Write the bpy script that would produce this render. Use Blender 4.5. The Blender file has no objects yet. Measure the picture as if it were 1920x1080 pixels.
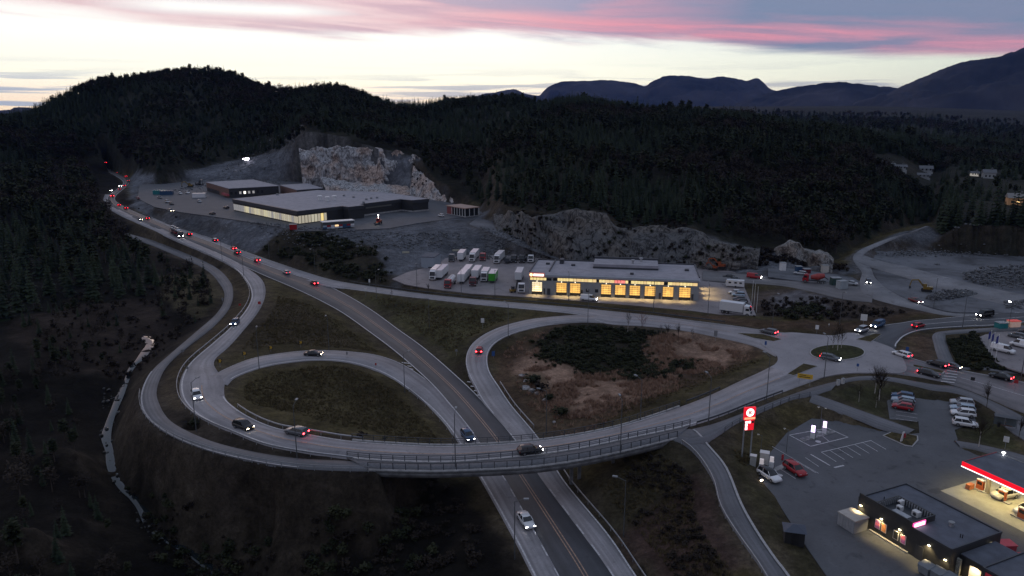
import bpy, bmesh, math, random
import numpy as np
from mathutils import Vector, Matrix
random.seed(7); rng = np.random.default_rng(7)
R = math.radians
SC = bpy.context.scene
COL = SC.collection

# ------------------------------------------------------------------ camera
CAMZ, FPX, PITCH = 65.0, 1350.0, math.atan(325 / 1350)
cam = bpy.data.cameras.new('camera'); cam.lens = FPX / 1920 * 36; cam.sensor_width = 36
cam.clip_start = 1; cam.clip_end = 40000
camo = bpy.data.objects.new('camera', cam); COL.objects.link(camo)
camo.location = (0, 0, CAMZ); camo.rotation_euler = (math.pi / 2 - PITCH, 0, 0)
SC.camera = camo

# ------------------------------------------------------------------ exposure
SC.view_settings.view_transform = 'Standard'; SC.view_settings.look = 'None'
SC.view_settings.exposure = 0; SC.view_settings.gamma = 1
SC.cycles.use_denoising = True
SC.cycles.max_bounces = 5; SC.cycles.diffuse_bounces = 2; SC.cycles.glossy_bounces = 2
SC.cycles.transparent_max_bounces = 8; SC.cycles.sample_clamp_indirect = 3
SC.cycles.volume_bounces = 0

# ------------------------------------------------------------------ world: dusk sky
W = bpy.data.worlds.new('World'); SC.world = W; W.use_nodes = True
NT = W.node_tree; NT.nodes.clear()
class NG:
    """tiny helper to write node maths"""
    def __init__(s, nt): s.nt = nt
    def n(s, t, **k):
        o = s.nt.nodes.new(t)
        for a, b in k.items(): setattr(o, a, b)
        return o
    def put(s, sock, v):
        if isinstance(v, bpy.types.NodeSocket): s.nt.links.new(v, sock)
        else: sock.default_value = v
    def m(s, op, a, b=None, c=None, clamp=False):
        o = s.n('ShaderNodeMath', operation=op, use_clamp=clamp)
        s.put(o.inputs[0], a)
        if b is not None: s.put(o.inputs[1], b)
        if c is not None: s.put(o.inputs[2], c)
        return o.outputs[0]
    def ramp(s, v, stops, interp='LINEAR'):
        o = s.n('ShaderNodeValToRGB'); cr = o.color_ramp; cr.interpolation = interp
        while len(cr.elements) < len(stops): cr.elements.new(0.5)
        for e, (p, c) in zip(cr.elements, stops):
            e.position = p; e.color = (c, c, c, 1) if not isinstance(c, tuple) else (*c, 1)
        s.put(o.inputs[0], v); return o.outputs[0]
    def mix(s, f, a, b, blend='MIX'):
        o = s.n('ShaderNodeMix', data_type='RGBA', blend_type=blend)
        s.put(o.inputs[0], f)
        s.put(o.inputs[6], (*a, 1) if isinstance(a, tuple) else a)
        s.put(o.inputs[7], (*b, 1) if isinstance(b, tuple) else b)
        return o.outputs[2]
    def noise(s, vec, scale, detail=4, rough=.55, dist=0):
        o = s.n('ShaderNodeTexNoise'); s.put(o.inputs['Vector'], vec)
        o.inputs['Scale'].default_value = scale; o.inputs['Detail'].default_value = detail
        o.inputs['Roughness'].default_value = rough; o.inputs['Distortion'].default_value = dist
        return o.outputs['Fac']
    def sstep(s, v, a, b):
        o = s.n('ShaderNodeMapRange', interpolation_type='SMOOTHSTEP')
        s.put(o.inputs[0], v); o.inputs[1].default_value = a; o.inputs[2].default_value = b
        return o.outputs[0]
    def xyz(s, x, y, z=0.0):
        o = s.n('ShaderNodeCombineXYZ'); s.put(o.inputs[0], x); s.put(o.inputs[1], y); s.put(o.inputs[2], z)
        return o.outputs[0]
g = NG(NT)
tc = g.n('ShaderNodeTexCoord'); sp = g.n('ShaderNodeSeparateXYZ'); NT.links.new(tc.outputs['Generated'], sp.inputs[0])
X, Y, Z = sp.outputs
az = g.m('ARCTAN2', X, Y)
hor = g.m('SQRT', g.m('MAXIMUM', g.m('SUBTRACT', 1.0, g.m('MULTIPLY', Z, Z)), 1e-5))
te = g.m('DIVIDE', Z, hor)
a01 = g.m('MULTIPLY_ADD', az, 1 / 1.4, .5, clamp=True)          # -0.7..0.7 rad -> 0..1
SUNAZ = -0.33
sg = g.m('COSINE', g.m('SUBTRACT', az, SUNAZ))                    # 1 towards the sunset
warm = g.sstep(sg, -.6, 1.0)
te01 = g.m('MULTIPLY', te, 1.0, clamp=True)
# clear air: bright cream band over the ridge, blue higher up, dimmer away from the sunset
clearL = g.ramp(te01, [(0, (1.25, .95, .62)), (.02, (1.30, 1.06, .80)), (.045, (1.38, 1.32, 1.06)), (.10, (1.32, 1.33, 1.22)),
                       (.2, (1.05, 1.12, 1.15)), (.45, (.46, .58, .74)), (1, (.32, .43, .60))])
clearR = g.ramp(te01, [(0, (.62, .60, .54)), (.02, (.80, .80, .68)), (.06, (.95, 1.02, .82)), (.10, (.75, .86, .82)),
                       (.2, (.42, .55, .68)), (.45, (.32, .44, .60)), (1, (.30, .41, .58))])
sideR = g.ramp(a01, [(0, .0), (.50, 0.0), (.72, .45), (.95, 1.0)])
clear = g.mix(sideR, clearL, clearR)
far = g.ramp(te01, [(0, (.24, .27, .36)), (.1, (.36, .33, .41)), (.3, (.33, .37, .48)), (1, (.32, .41, .57))])
clear = g.mix(warm, far, clear)
# cloud deck: its edge rises to the left, streaks follow the horizon
sv = g.xyz(g.m('MULTIPLY_ADD', te, 3.0, g.m('MULTIPLY', az, 1.6)), g.m('MULTIPLY_ADD', az, 1.1, g.m('MULTIPLY', te, 20.0)))
n1 = g.noise(sv, 2.3, 6, .58, .6)
n2 = g.noise(g.xyz(g.m('MULTIPLY', az, 2.2), g.m('MULTIPLY_ADD', az, 2.0, g.m('MULTIPLY', te, 34.0)), 4.2), 1.5, 5, .55, .5)
edge = g.ramp(a01, [(.08, .110), (.16, .108), (.22, .101), (.36, .095), (.40, .102), (.47, .101), (.55, .094), (.67, .085), (.82, .066), (.93, .060)])
d = g.m('ADD', g.m('SUBTRACT', te, edge), g.m('MULTIPLY', g.m('SUBTRACT', n1, .5), .045))
deck = g.sstep(d, -.006, .014)
gap = g.m('MULTIPLY', g.sstep(n2, .44, .60), g.ramp(a01, [(.0, .75), (.35, .55), (.5, .12), (.6, .0)]))
gp = g.m('DIVIDE', g.m('SUBTRACT', te, .127), .009); gl = g.m('POWER', 2.718, g.m('MULTIPLY', g.m('MULTIPLY', gp, gp), -1.0))
gl = g.m('MULTIPLY', gl, g.ramp(a01, [(.13, .0), (.20, .9), (.30, .9), (.38, .0)]))
deck = g.m('MULTIPLY', deck, g.m('SUBTRACT', 1.0, g.m('MAXIMUM', g.m('MULTIPLY', gap, .5), gl)))
pink = g.mix(g.sstep(a01, .2, .7), (1.0, .68, .67), (.95, .36, .43))
grey = g.ramp(a01, [(.05, (.90, .70, .70)), (.36, (.74, .55, .62)), (.56, (.42, .42, .56)), (.72, (.16, .29, .43)), (1, (.15, .27, .40))])
tp = g.ramp(a01, [(.07, .14), (.36, .119), (.54, .116), (.64, .107), (.76, .094), (.92, .070)])
dq = g.m('DIVIDE', g.m('SUBTRACT', te, g.m('ADD', tp, g.m('MULTIPLY', g.m('SUBTRACT', n1, .5), .05))), .0185)
band = g.m('POWER', 2.718, g.m('MULTIPLY', g.m('MULTIPLY', dq, dq), -1.0))
lp = g.m('MULTIPLY', g.sstep(n2, .36, .60), g.ramp(a01, [(0, .9), (.3, .85), (.45, .8), (.6, .48), (.72, .10), (1, .10)]))
rimf = g.m('MAXIMUM', lp, g.m('MULTIPLY', band, g.m('MULTIPLY_ADD', g.sstep(n2, .30, .62), .80, .18)), clamp=True)
cloud = g.mix(rimf, grey, pink)
cloudfar = g.mix(n2, (.32, .35, .47), (.42, .37, .46))
cloud = g.mix(warm, cloudfar, cloud)
high = g.sstep(te, .17, .55)
cloud = g.mix(high, cloud, g.mix(n2, (.30, .41, .58), (.46, .47, .58)))
sky = g.mix(deck, clear, cloud)
# thin low bars of grey-blue cloud near the horizon
n3 = g.noise(g.xyz(g.m('MULTIPLY', az, 3.2), g.m('MULTIPLY', te, 75.0), 1.7), 1.6, 3, .5, .3)
bars = g.m('MULTIPLY', g.sstep(n3, .49, .60), g.ramp(te01, [(0, .95), (.035, .8), (.05, .25), (.07, .0)]))
bars = g.m('MULTIPLY', bars, g.ramp(a01, [(0, 1.0), (.15, .9), (.3, .45), (.45, .8), (1, .8)]))
sky = g.mix(bars, sky, g.mix(a01, (.40, .50, .66), (.27, .28, .40)))
sky = g.mix(g.sstep(Z, -.03, -.005), (.035, .035, .04), sky)
bg = g.n('ShaderNodeBackground'); NT.links.new(sky, bg.inputs[0]); bg.inputs[1].default_value = 1.0
wo = g.n('ShaderNodeOutputWorld'); NT.links.new(bg.outputs[0], wo.inputs[0])

# the last glow of the sun that has set behind the left hill: weak, wide, low
sl = bpy.data.lights.new('sun', 'SUN'); sl.energy = .35; sl.angle = R(25); sl.color = (1, .78, .66)
so = bpy.data.objects.new('sun', sl); COL.objects.link(so)
so.rotation_euler = (R(90 - 7), 0, -SUNAZ + math.pi)
so.location = (-200, 400, 200)

# ------------------------------------------------------------------ projection helpers
CP, SP_ = math.cos(PITCH), math.sin(PITCH)
def ray(px, py):
    u = (px - 960) / FPX; v = (py - 540) / FPX
    return u, CP - v * SP_, -SP_ - v * CP
def P(px, py, z=0.0):
    dx, dy, dz = ray(px, py); t = (z - CAMZ) / dz
    return Vector((dx * t, dy * t, z))
def PR(px, py, r):
    dx, dy, dz = ray(px, py); t = r / math.hypot(dx, dy)
    return Vector((dx * t, dy * t, CAMZ + dz * t))

# ------------------------------------------------------------------ numpy noise
def _h(ix, iy, s):
    n = (ix.astype(np.int64) * 374761393 + iy.astype(np.int64) * 668265263 + s * 1442695041) & 0xFFFFFFFF
    n = ((n ^ (n >> 13)) * 1274126177) & 0xFFFFFFFF
    return ((n ^ (n >> 16)) & 0xFFFFFF) / float(0xFFFFFF)
def vnoise(x, y, s=0):
    ix = np.floor(x); iy = np.floor(y); fx = x - ix; fy = y - iy
    fx = fx * fx * (3 - 2 * fx); fy = fy * fy * (3 - 2 * fy)
    a = _h(ix, iy, s); b = _h(ix + 1, iy, s); c = _h(ix, iy + 1, s); e = _h(ix + 1, iy + 1, s)
    return (a * (1 - fx) + b * fx) * (1 - fy) + (c * (1 - fx) + e * fx) * fy
def fbm(x, y, s=0, oct=4, gain=.5):
    v = 0; a = 1; t = 0
    for o in range(oct):
        v = v + a * vnoise(x * 2 ** o + 17.3 * o, y * 2 ** o - 9.1 * o, s + o); t += a; a *= gain
    return v / t - .5

# ------------------------------------------------------------------ materials
MATS = {}
def mat(name, col=(.5, .5, .5), rough=.7, var=.18, scale=1.5, metal=0., emis=None, es=0., bump=0., spec=.5, col2=None, detail=5):
    if name in MATS: return MATS[name]
    m = bpy.data.materials.new(name); m.use_nodes = True; nt = m.node_tree; q = NG(nt)
    b = nt.nodes['Principled BSDF']
    b.inputs['Roughness'].default_value = rough; b.inputs['Metallic'].default_value = metal
    b.inputs['Specular IOR Level'].default_value = spec
    if emis:
        b.inputs['Emission Color'].default_value = (*emis, 1); b.inputs['Emission Strength'].default_value = es
    if var > 0:
        t = q.n('ShaderNodeTexCoord')
        n = q.noise(t.outputs['Object'], scale, detail, .6)
        f = q.sstep(n, .3, .7)
        a = col2 or tuple(max(0, c * (1 - var)) for c in col); e = tuple(min(1, c * (1 + var)) for c in col)
        nt.links.new(q.mix(f, a, e), b.inputs['Base Color'])
        if bump:
            bp = q.n('ShaderNodeBump'); bp.inputs['Strength'].default_value = bump; bp.inputs['Distance'].default_value = .3
            nt.links.new(n, bp.inputs['Height']); nt.links.new(bp.outputs[0], b.inputs['Normal'])
    else:
        b.inputs['Base Color'].default_value = (*col, 1)
    MATS[name] = m; return m
def glow(name, col, s, base=(.8, .8, .8)):
    return mat(name, base, .4, 0, emis=col, es=s)

# ------------------------------------------------------------------ mesh helpers
def link(o, parent=None):
    COL.objects.link(o)
    if parent is not None: o.parent = parent
    return o
def tag(o, label=None, cat=None, group=None, kind=None):
    if label: o['label'] = label
    if cat: o['category'] = cat
    if group: o['group'] = group
    if kind: o['kind'] = kind
    return o
def empty(name, loc=(0, 0, 0), rz=0.0, label=None, cat=None, group=None):
    o = bpy.data.objects.new(name, None); COL.objects.link(o)
    o.location = loc; o.rotation_euler = (0, 0, rz); o.empty_display_size = .5
    return tag(o, label, cat, group)
class MB:
    def __init__(s): s.v = []; s.f = []; s.mi = []
    def add(s, vs, fs, m=0):
        k = len(s.v); s.v += [tuple(p) for p in vs]; s.f += [tuple(i + k for i in f) for f in fs]; s.mi += [m] * len(fs); return s
    def box(s, x0, x1, y0, y1, z0, z1, m=0):
        return s.add([(x0, y0, z0), (x1, y0, z0), (x1, y1, z0), (x0, y1, z0), (x0, y0, z1), (x1, y0, z1), (x1, y1, z1), (x0, y1, z1)],
                     [(0, 3, 2, 1), (4, 5, 6, 7), (0, 1, 5, 4), (1, 2, 6, 5), (2, 3, 7, 6), (3, 0, 4, 7)], m)
    def bar(s, a, b, w, h=None, m=0):
        """a beam from a to b, w wide, h high"""
        h = h or w; a = Vector(a); b = Vector(b); d = (b - a).normalized()
        up = Vector((0, 0, 1)) if abs(d.z) < .9 else Vector((0, 1, 0))
        sd = d.cross(up).normalized() * w / 2; u = sd.cross(d).normalized() * h / 2
        vs = [a - sd - u, a + sd - u, a + sd + u, a - sd + u, b - sd - u, b + sd - u, b + sd + u, b - sd + u]
        return s.add(vs, [(0, 1, 2, 3), (7, 6, 5, 4), (0, 4, 5, 1), (1, 5, 6, 2), (2, 6, 7, 3), (3, 7, 4, 0)], m)
    def tube(s, a, b, r0, r1=None, n=8, m=0):
        r1 = r0 if r1 is None else r1; a = Vector(a); b = Vector(b); d = (b - a).normalized()
        up = Vector((0, 0, 1)) if abs(d.z) < .9 else Vector((1, 0, 0))
        e = d.cross(up).normalized(); f = e.cross(d)
        vs = []
        for c, r in ((a, r0), (b, r1)):
            for i in range(n):
                t = 2 * math.pi * i / n; vs.append(c + (e * math.cos(t) + f * math.sin(t)) * r)
        fs = [(i, (i + 1) % n, n + (i + 1) % n, n + i) for i in range(n)] + [tuple(range(n))[::-1], tuple(range(n, 2 * n))]
        return s.add(vs, fs, m)
    def prism(s, poly, z0, z1, m=0):
        n = len(poly)
        return s.add([(x, y, z0) for x, y in poly] + [(x, y, z1) for x, y in poly],
                     [tuple(range(n))[::-1], tuple(range(n, 2 * n))] + [(i, (i + 1) % n, n + (i + 1) % n, n + i) for i in range(n)], m)
    def mesh(s, name, mats, smooth=False):
        me = bpy.data.meshes.new(name); me.from_pydata([tuple(v) for v in s.v], [], s.f)
        mats = mats if isinstance(mats, (list, tuple)) else [mats]
        for m in mats: me.materials.append(m)
        me.polygons.foreach_set('material_index', s.mi)
        if smooth: me.polygons.foreach_set('use_smooth', [True] * len(s.f))
        me.update(); return me
    def build(s, name, mats, parent=None, smooth=False):
        return link(bpy.data.objects.new(name, s.mesh(name, mats, smooth)), parent)
def np_mesh(name, verts, faces, mats, smooth=False):
    me = bpy.data.meshes.new(name); verts = np.asarray(verts, np.float32); faces = np.asarray(faces, np.int32)
    k = faces.shape[1]; nf = len(faces)
    me.vertices.add(len(verts)); me.vertices.foreach_set('co', verts.ravel())
    me.loops.add(nf * k); me.loops.foreach_set('vertex_index', faces.ravel())
    me.polygons.add(nf); me.polygons.foreach_set('loop_start', np.arange(0, nf * k, k, dtype=np.int32))
    me.polygons.foreach_set('loop_total', np.full(nf, k, np.int32))
    if smooth: me.polygons.foreach_set('use_smooth', np.ones(nf, bool))
    for m in (mats if isinstance(mats, (list, tuple)) else [mats]): me.materials.append(m)
    me.update(calc_edges=True); me.validate(); return me
def copy_tree(o, parent=None):
    c = o.copy(); COL.objects.link(c); c.parent = parent
    for ch in o.children: copy_tree(ch, c)
    return c

# ------------------------------------------------------------------ splines
def cr(pts, n):
    """Catmull-Rom through the rows of pts, n samples a span"""
    p = np.asarray(pts, float); p = np.vstack([2 * p[0] - p[1], p, 2 * p[-1] - p[-2]])
    out = []
    for i in range(1, len(p) - 2):
        t = np.linspace(0, 1, n, endpoint=False)[:, None]
        a, b, c, e = p[i - 1], p[i], p[i + 1], p[i + 2]
        out.append(.5 * (2 * b + (c - a) * t + (2 * a - 5 * b + 4 * c - e) * t ** 2 + (3 * b - a - 3 * c + e) * t ** 3))
    out.append(p[-2][None]); return np.vstack(out)
def pline(pts, n=6):
    """pixel polyline with z -> smooth world polyline"""
    return cr([tuple(P(a, b, c)) for a, b, c in pts], n)

# ------------------------------------------------------------------ ROADS: cross-sections (left edge px, right edge px, height)
ROADS = {}
def ribbon(name, rows, n=6):
    L = cr([tuple(P(r[0], r[1], r[4])) for r in rows], n); Rr = cr([tuple(P(r[2], r[3], r[4])) for r in rows], n)
    ROADS[name] = (L, Rr); return L, Rr
ribbon('highway', [
    (1150, 1270, 1262, 1270, 0), (1047, 1080, 1150, 1080, 0), (1003, 1000, 1093, 1000, 0), (947, 900, 1018, 900, 0), (897, 825, 967, 825, 0),
    (847, 762, 914, 762, 0), (804, 714, 868, 716, 0), (743, 660, 797, 654, 0), (690, 620, 746, 617, 0), (640, 585, 698, 582, .2), (590, 558, 650, 553, .6),
    (540, 535, 603, 531, 1), (497, 517, 555, 516, 1.6), (455, 498, 513, 502, 2.4), (417, 479, 460, 482, 3.2), (380, 463, 418, 462, 4), (320, 440, 352, 438, 5.8),
    (264, 415, 286, 411, 8), (226, 397, 240, 391, 9), (203, 381, 217, 377, 9.4), (204, 367, 218, 366, 9.8), (220, 354, 233, 353, 10.3), (231, 344, 242, 342, 10.8), (226, 336, 238, 333, 11.4), (208, 325, 218, 323, 12), (190, 317, 200, 315, 12.6)])
ribbon('exit_ramp', [  # left side lane of the highway, outer curve, bridge, roundabout
    (197, 364, 206, 365, 9.7), (194, 375, 205, 376, 9.45), (202, 389, 212, 386, 9.2), (224, 403, 236, 399, 8.9), (253, 416, 266, 412, 8.0), (290, 432, 305, 430, 6.6), (320, 447, 335, 443, 5.8), (367, 467, 382, 463, 4.1), (413, 488, 425, 482, 3.0), (445, 507, 462, 502, 2.4), (463, 528, 488, 521, 2.4),
    (471, 546, 497, 540, 2.6), (470, 564, 494, 563, 2.9), (456, 588, 481, 588, 3.3), (430, 616, 455, 620, 3.8), (398, 644, 430, 648, 4.3), (357, 680, 400, 678, 4.8), (339, 712, 418, 712, 5.3),
    (341, 744, 421, 744, 5.9), (362, 772, 444, 767, 6.4), (396, 793, 480, 788, 6.7), (442, 812, 520, 803, 7.0), (500, 834, 560, 811, 7.2), (570, 848, 605, 819, 7.3), (640, 857, 650, 826, 7.4), (713, 864, 720, 832, 7.4),
    (840, 867, 840, 837, 7.4), (973, 857, 965, 831, 7.4), (1073, 844, 1060, 820, 7.4), (1173, 824, 1160, 800, 7.3), (1280, 801, 1262, 768, 7.1), (1347, 781, 1330, 742, 6.8), (1413, 755, 1385, 716, 6.4), (1487, 727, 1425, 698, 6.1), (1540, 708, 1452, 684, 6)])
ribbon('loop_ramp', [
    (425, 722, 384, 714, 5.3), (443, 706, 412, 697, 5.1), (493, 688, 470, 673, 4.5), (543, 679, 530, 662, 3.9), (590, 675, 590, 657, 3.3), (640, 677, 650, 659, 2.7), (690, 688, 706, 666, 2.0), (737, 709, 756, 684, 1.2), (783, 743, 806, 718, .5), (813, 770, 846, 762, .15), (840, 800, 878, 800, .02), (859, 828, 899, 828, 0),
    (903, 900, 949, 900, 0), (959, 1000, 1005, 1000, 0), (1000, 1080, 1049, 1080, 0), (1095, 1270, 1153, 1270, 0)])
ribbon('entry_ramp', [
    (1260, 1270, 1322, 1270, 0), (1148, 1080, 1192, 1080, 0), (1091, 1000, 1138, 1000, 0), (1016, 900, 1056, 900, 0), (966, 825, 1012, 825, 0), (910, 757, 960, 762, .3), (892, 725, 935, 725, .9), (879, 700, 918, 698, 1.4), (874, 676, 913, 676, 2.0), (879, 655, 916, 658, 2.5), (893, 638, 928, 643, 3.0), (918, 622, 952, 629, 3.5), (952, 609, 985, 618, 4.1), (1000, 598, 1030, 609, 4.6), (1060, 592, 1085, 604, 5.0), (1110, 590, 1140, 605, 5.2)])
ribbon('roundabout_road', [
    (286, 413, 282, 405, 7.3), (330, 433, 328, 425, 5.9), (385, 451, 383, 442, 4.1), (433, 472, 436, 463, 3.1), (500, 497, 503, 487, 1.9), (560, 520, 562, 507, 1.3), (605, 534, 615, 523, 1.2), (650, 541, 655, 531, 1.5), (740, 553, 742, 544, 2.3), (807, 561, 810, 553, 3.0), (907, 572, 910, 563, 3.9), (1007, 581, 1010, 571, 4.5), (1085, 590, 1090, 578, 5.0), (1137, 606, 1150, 584, 5.2),
    (1210, 611, 1220, 591, 5.5), (1280, 619, 1290, 600, 5.7), (1347, 632, 1370, 610, 5.85), (1413, 648, 1440, 620, 5.95), (1455, 668, 1500, 627, 6)])
ribbon('north_road', [
    (1632, 655, 1560, 630, 6), (1676, 653, 1610, 622, 6), (1681, 645, 1655, 610, 6.1), (1694, 631, 1690, 605, 6.2), (1718, 621, 1717, 601, 6.3), (1752, 616, 1752, 598, 6.5), (1817, 612, 1812, 592, 6.7), (1867, 610, 1860, 588, 6.9), (1925, 604, 1920, 585, 7.1), (2080, 592, 2070, 573, 7.5)])
ribbon('east_road', [
    (1600, 699, 1640, 650, 6), (1667, 699, 1680, 661, 6), (1717, 705, 1715, 673, 5.8), (1760, 713, 1745, 681, 5.55), (1790, 721, 1785, 690, 5.4), (1830, 735, 1830, 699, 5.3), (1880, 756, 1880, 708, 5.2), (1940, 782, 1940, 720, 5.2), (2080, 850, 2080, 748, 5.2)])
ribbon('quarry_road', [
    (1820, 592, 1850, 590, 6.75), (1770, 590, 1795, 583, 6.7), (1720, 580, 1740, 570, 6.8), (1660, 566, 1690, 553, 6.95), (1620, 552, 1655, 533, 7.05), (1612, 530, 1640, 520, 7.15), (1616, 510, 1634, 505, 7.35), (1604, 494, 1620, 488, 7.9), (1600, 480, 1618, 478, 8.7), (1618, 466, 1634, 466, 10), (1660, 449, 1675, 448, 12), (1712, 433, 1722, 432, 14.5), (1735, 424, 1743, 424, 16)])
ribbon('haul_road', [
    (1600, 487, 1612, 476, 8.4), (1640, 502, 1650, 489, 7.6), (1690, 517, 1700, 500, 7.3), (1760, 540, 1772, 519, 7.22), (1840, 561, 1850, 538, 7.2), (1925, 578, 1935, 555, 7.2), (2060, 600, 2070, 575, 7.2)])
ribbon('yard_road', [   # from the garage yard towards the quarry junction
    (1318, 524, 1318, 508, 5.0), (1400, 530, 1400, 514, 5.3), (1470, 536, 1470, 521, 5.8), (1520, 546, 1525, 527, 6.3), (1580, 560, 1590, 534, 6.8), (1635, 566, 1640, 530, 7.05)])
ribbon('gravel_track', [   # ramp from the yard up to the platform
    (1062, 489, 1100, 492, 5.0), (1030, 480, 1062, 478, 6.2), (985, 463, 1015, 458, 8.5), (945, 446, 975, 440, 10.5), (905, 430, 930, 418, 11.6), (880, 420, 895, 408, 12)])
PATHS = ['foot_path', 'cycle_path', 'cycle_branch', 'station_path', 'sidewalk', 'cross_path']
ribbon('foot_path', [
    (228, 438, 236, 436, 3.5), (238, 443, 248, 440, 3.2), (278, 457, 290, 452, 2.4), (317, 473, 331, 468, 1.8), (383, 503, 399, 498, 1.0), (413, 533, 430, 526, 1.0), (421, 557, 437, 551, 1.3), (408, 586, 428, 580, 1.8), (367, 623, 396, 615, 2.6), (317, 666, 350, 651, 3.4), (284, 697, 312, 686, 4.0), (266, 735, 293, 728, 4.7), (268, 768, 298, 758, 5.3), (290, 796, 316, 786, 5.8), (333, 822, 350, 808, 6.3), (400, 847, 404, 830, 6.7), (483, 866, 478, 848, 7.0), (560, 877, 558, 860, 7.2), (640, 881, 640, 864, 7.3), (703, 882, 703, 868, 7.35)], 5)
ribbon('cycle_path', [
    (1263, 824, 1265, 811, 7.2), (1283, 832, 1300, 806, 7.0), (1310, 856, 1330, 838, 6.5), (1338, 900, 1362, 878, 5.8), (1353, 950, 1390, 945, 5.2), (1380, 997, 1421, 1000, 4.8), (1420, 1053, 1455, 1050, 4.5), (1437, 1080, 1478, 1080, 4.4), (1540, 1240, 1590, 1240, 4)], 5)
ribbon('cycle_branch', [
    (1285, 834, 1288, 807, 7.0), (1330, 826, 1335, 796, 6.8), (1380, 794, 1385, 778, 6.6), (1435, 769, 1447, 754, 6.3), (1482, 750, 1507, 732, 6.1), (1520, 742, 1548, 720, 6.0), (1560, 730, 1575, 714, 5.95)], 5)
ribbon('station_path', [
    (1518, 752, 1524, 738, 5.95), (1560, 767, 1570, 754, 5.6), (1610, 785, 1620, 772, 5.1), (1650, 801, 1665, 788, 4.6), (1700, 815, 1715, 806, 4.2)], 5)
ribbon('sidewalk', [
    (1562, 722, 1570, 713, 5.95), (1610, 712, 1612, 706, 5.9), (1665, 713, 1667, 707, 5.75), (1715, 723, 1720, 716, 5.5), (1750, 731, 1757, 722, 5.35), (1785, 735, 1790, 725, 5.3), (1825, 747, 1830, 739, 5.2), (1875, 776, 1885, 764, 5.0), (1925, 803, 1935, 790, 5.0), (2000, 840, 2010, 828, 5.0)], 5)
ribbon('cross_path', [
    (1768, 690, 1800, 695, 5.5), (1760, 672, 1787, 675, 5.8), (1752, 645, 1775, 645, 6.1), (1751, 626, 1772, 628, 6.4), (1780, 620, 1780, 626, 6.5), (1840, 616, 1840, 622, 6.6), (1925, 610, 1925, 616, 6.8)], 5)
ribbon('right_path', [(1795, 690, 1795, 684, 5.5), (1850, 693, 1850, 687, 5.5), (1925, 703, 1925, 697, 5.4), (2010, 716, 2010, 710, 5.4)], 5)
ribbon('store_path', [(1799, 836, 1790, 826, 4.25), (1840, 845, 1838, 834, 4.4), (1890, 862, 1890, 846, 4.7), (1930, 872, 1930, 857, 5), (2010, 892, 2010, 880, 5)], 5)

# paved areas as polygons (pixels, height)
AREAS = {
    'roundabout': ([(1425, 638), (1470, 624), (1520, 626), (1560, 629), (1600, 624), (1640, 640), (1672, 652), (1690, 668), (1700, 690), (1690, 699), (1640, 699), (1590, 700), (1545, 707), (1490, 722), (1440, 706), (1415, 704), (1452, 684), (1458, 670), (1448, 660)], 6.02),
    'garage_yard': ([(735, 523), (765, 510), (820, 497), (835, 484), (880, 478), (960, 478), (1040, 482), (1100, 490), (1300, 496), (1345, 503), (1378, 510), (1392, 530), (1405, 560), (1418, 592), (1350, 590), (1300, 583), (1180, 572), (1080, 564), (960, 555), (880, 550), (800, 540), (760, 533)], 4.5),
    'store_lot': ([(262, 346), (300, 345), (345, 340), (385, 342), (520, 338), (620, 345), (760, 362), (800, 368), (845, 380), (905, 397), (900, 404), (850, 409), (780, 419), (730, 428), (640, 432), (560, 433), (500, 421), (400, 406), (340, 398), (290, 388), (258, 372)], 12.0),
    'quarry_floor': ([(1640, 470), (1750, 472), (1800, 474), (1930, 480), (2060, 490), (2060, 575), (1925, 586), (1830, 586), (1770, 582), (1700, 560), (1655, 535), (1640, 515), (1632, 490)], 7.1),
    'site_strip': ([(1440, 503), (1480, 503), (1540, 509), (1600, 520), (1622, 531), (1590, 537), (1525, 530), (1470, 523), (1440, 519)], 6.25),
    'station_lot': ([(1424, 897), (1443, 850), (1475, 812), (1527, 782), (1580, 790), (1648, 806), (1700, 815), (1724, 812), (1722, 790), (1668, 786), (1663, 750), (1712, 746), (1790, 752), (1822, 764), (1830, 790), (1790, 806), (1800, 838), (1830, 853), (1880, 865), (1960, 885), (2100, 930), (2200, 1200), (1700, 1280), (1600, 1140), (1550, 1080), (1513, 1027), (1470, 960), (1452, 930)], 4.0),
    'right_lot': ([(1836, 632), (1860, 622), (1940, 612), (2100, 606), (2150, 700), (1940, 706), (1890, 690), (1868, 680), (1848, 655)], 6.3),
    'bus_stop_apron': ([(1862, 760), (1940, 800), (2040, 850), (2040, 885), (1940, 838), (1900, 812), (1872, 790)], 4.95),
}
POLYW = {k: [P(x, y, z) for x, y in p] for k, (p, z) in AREAS.items()}

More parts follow.
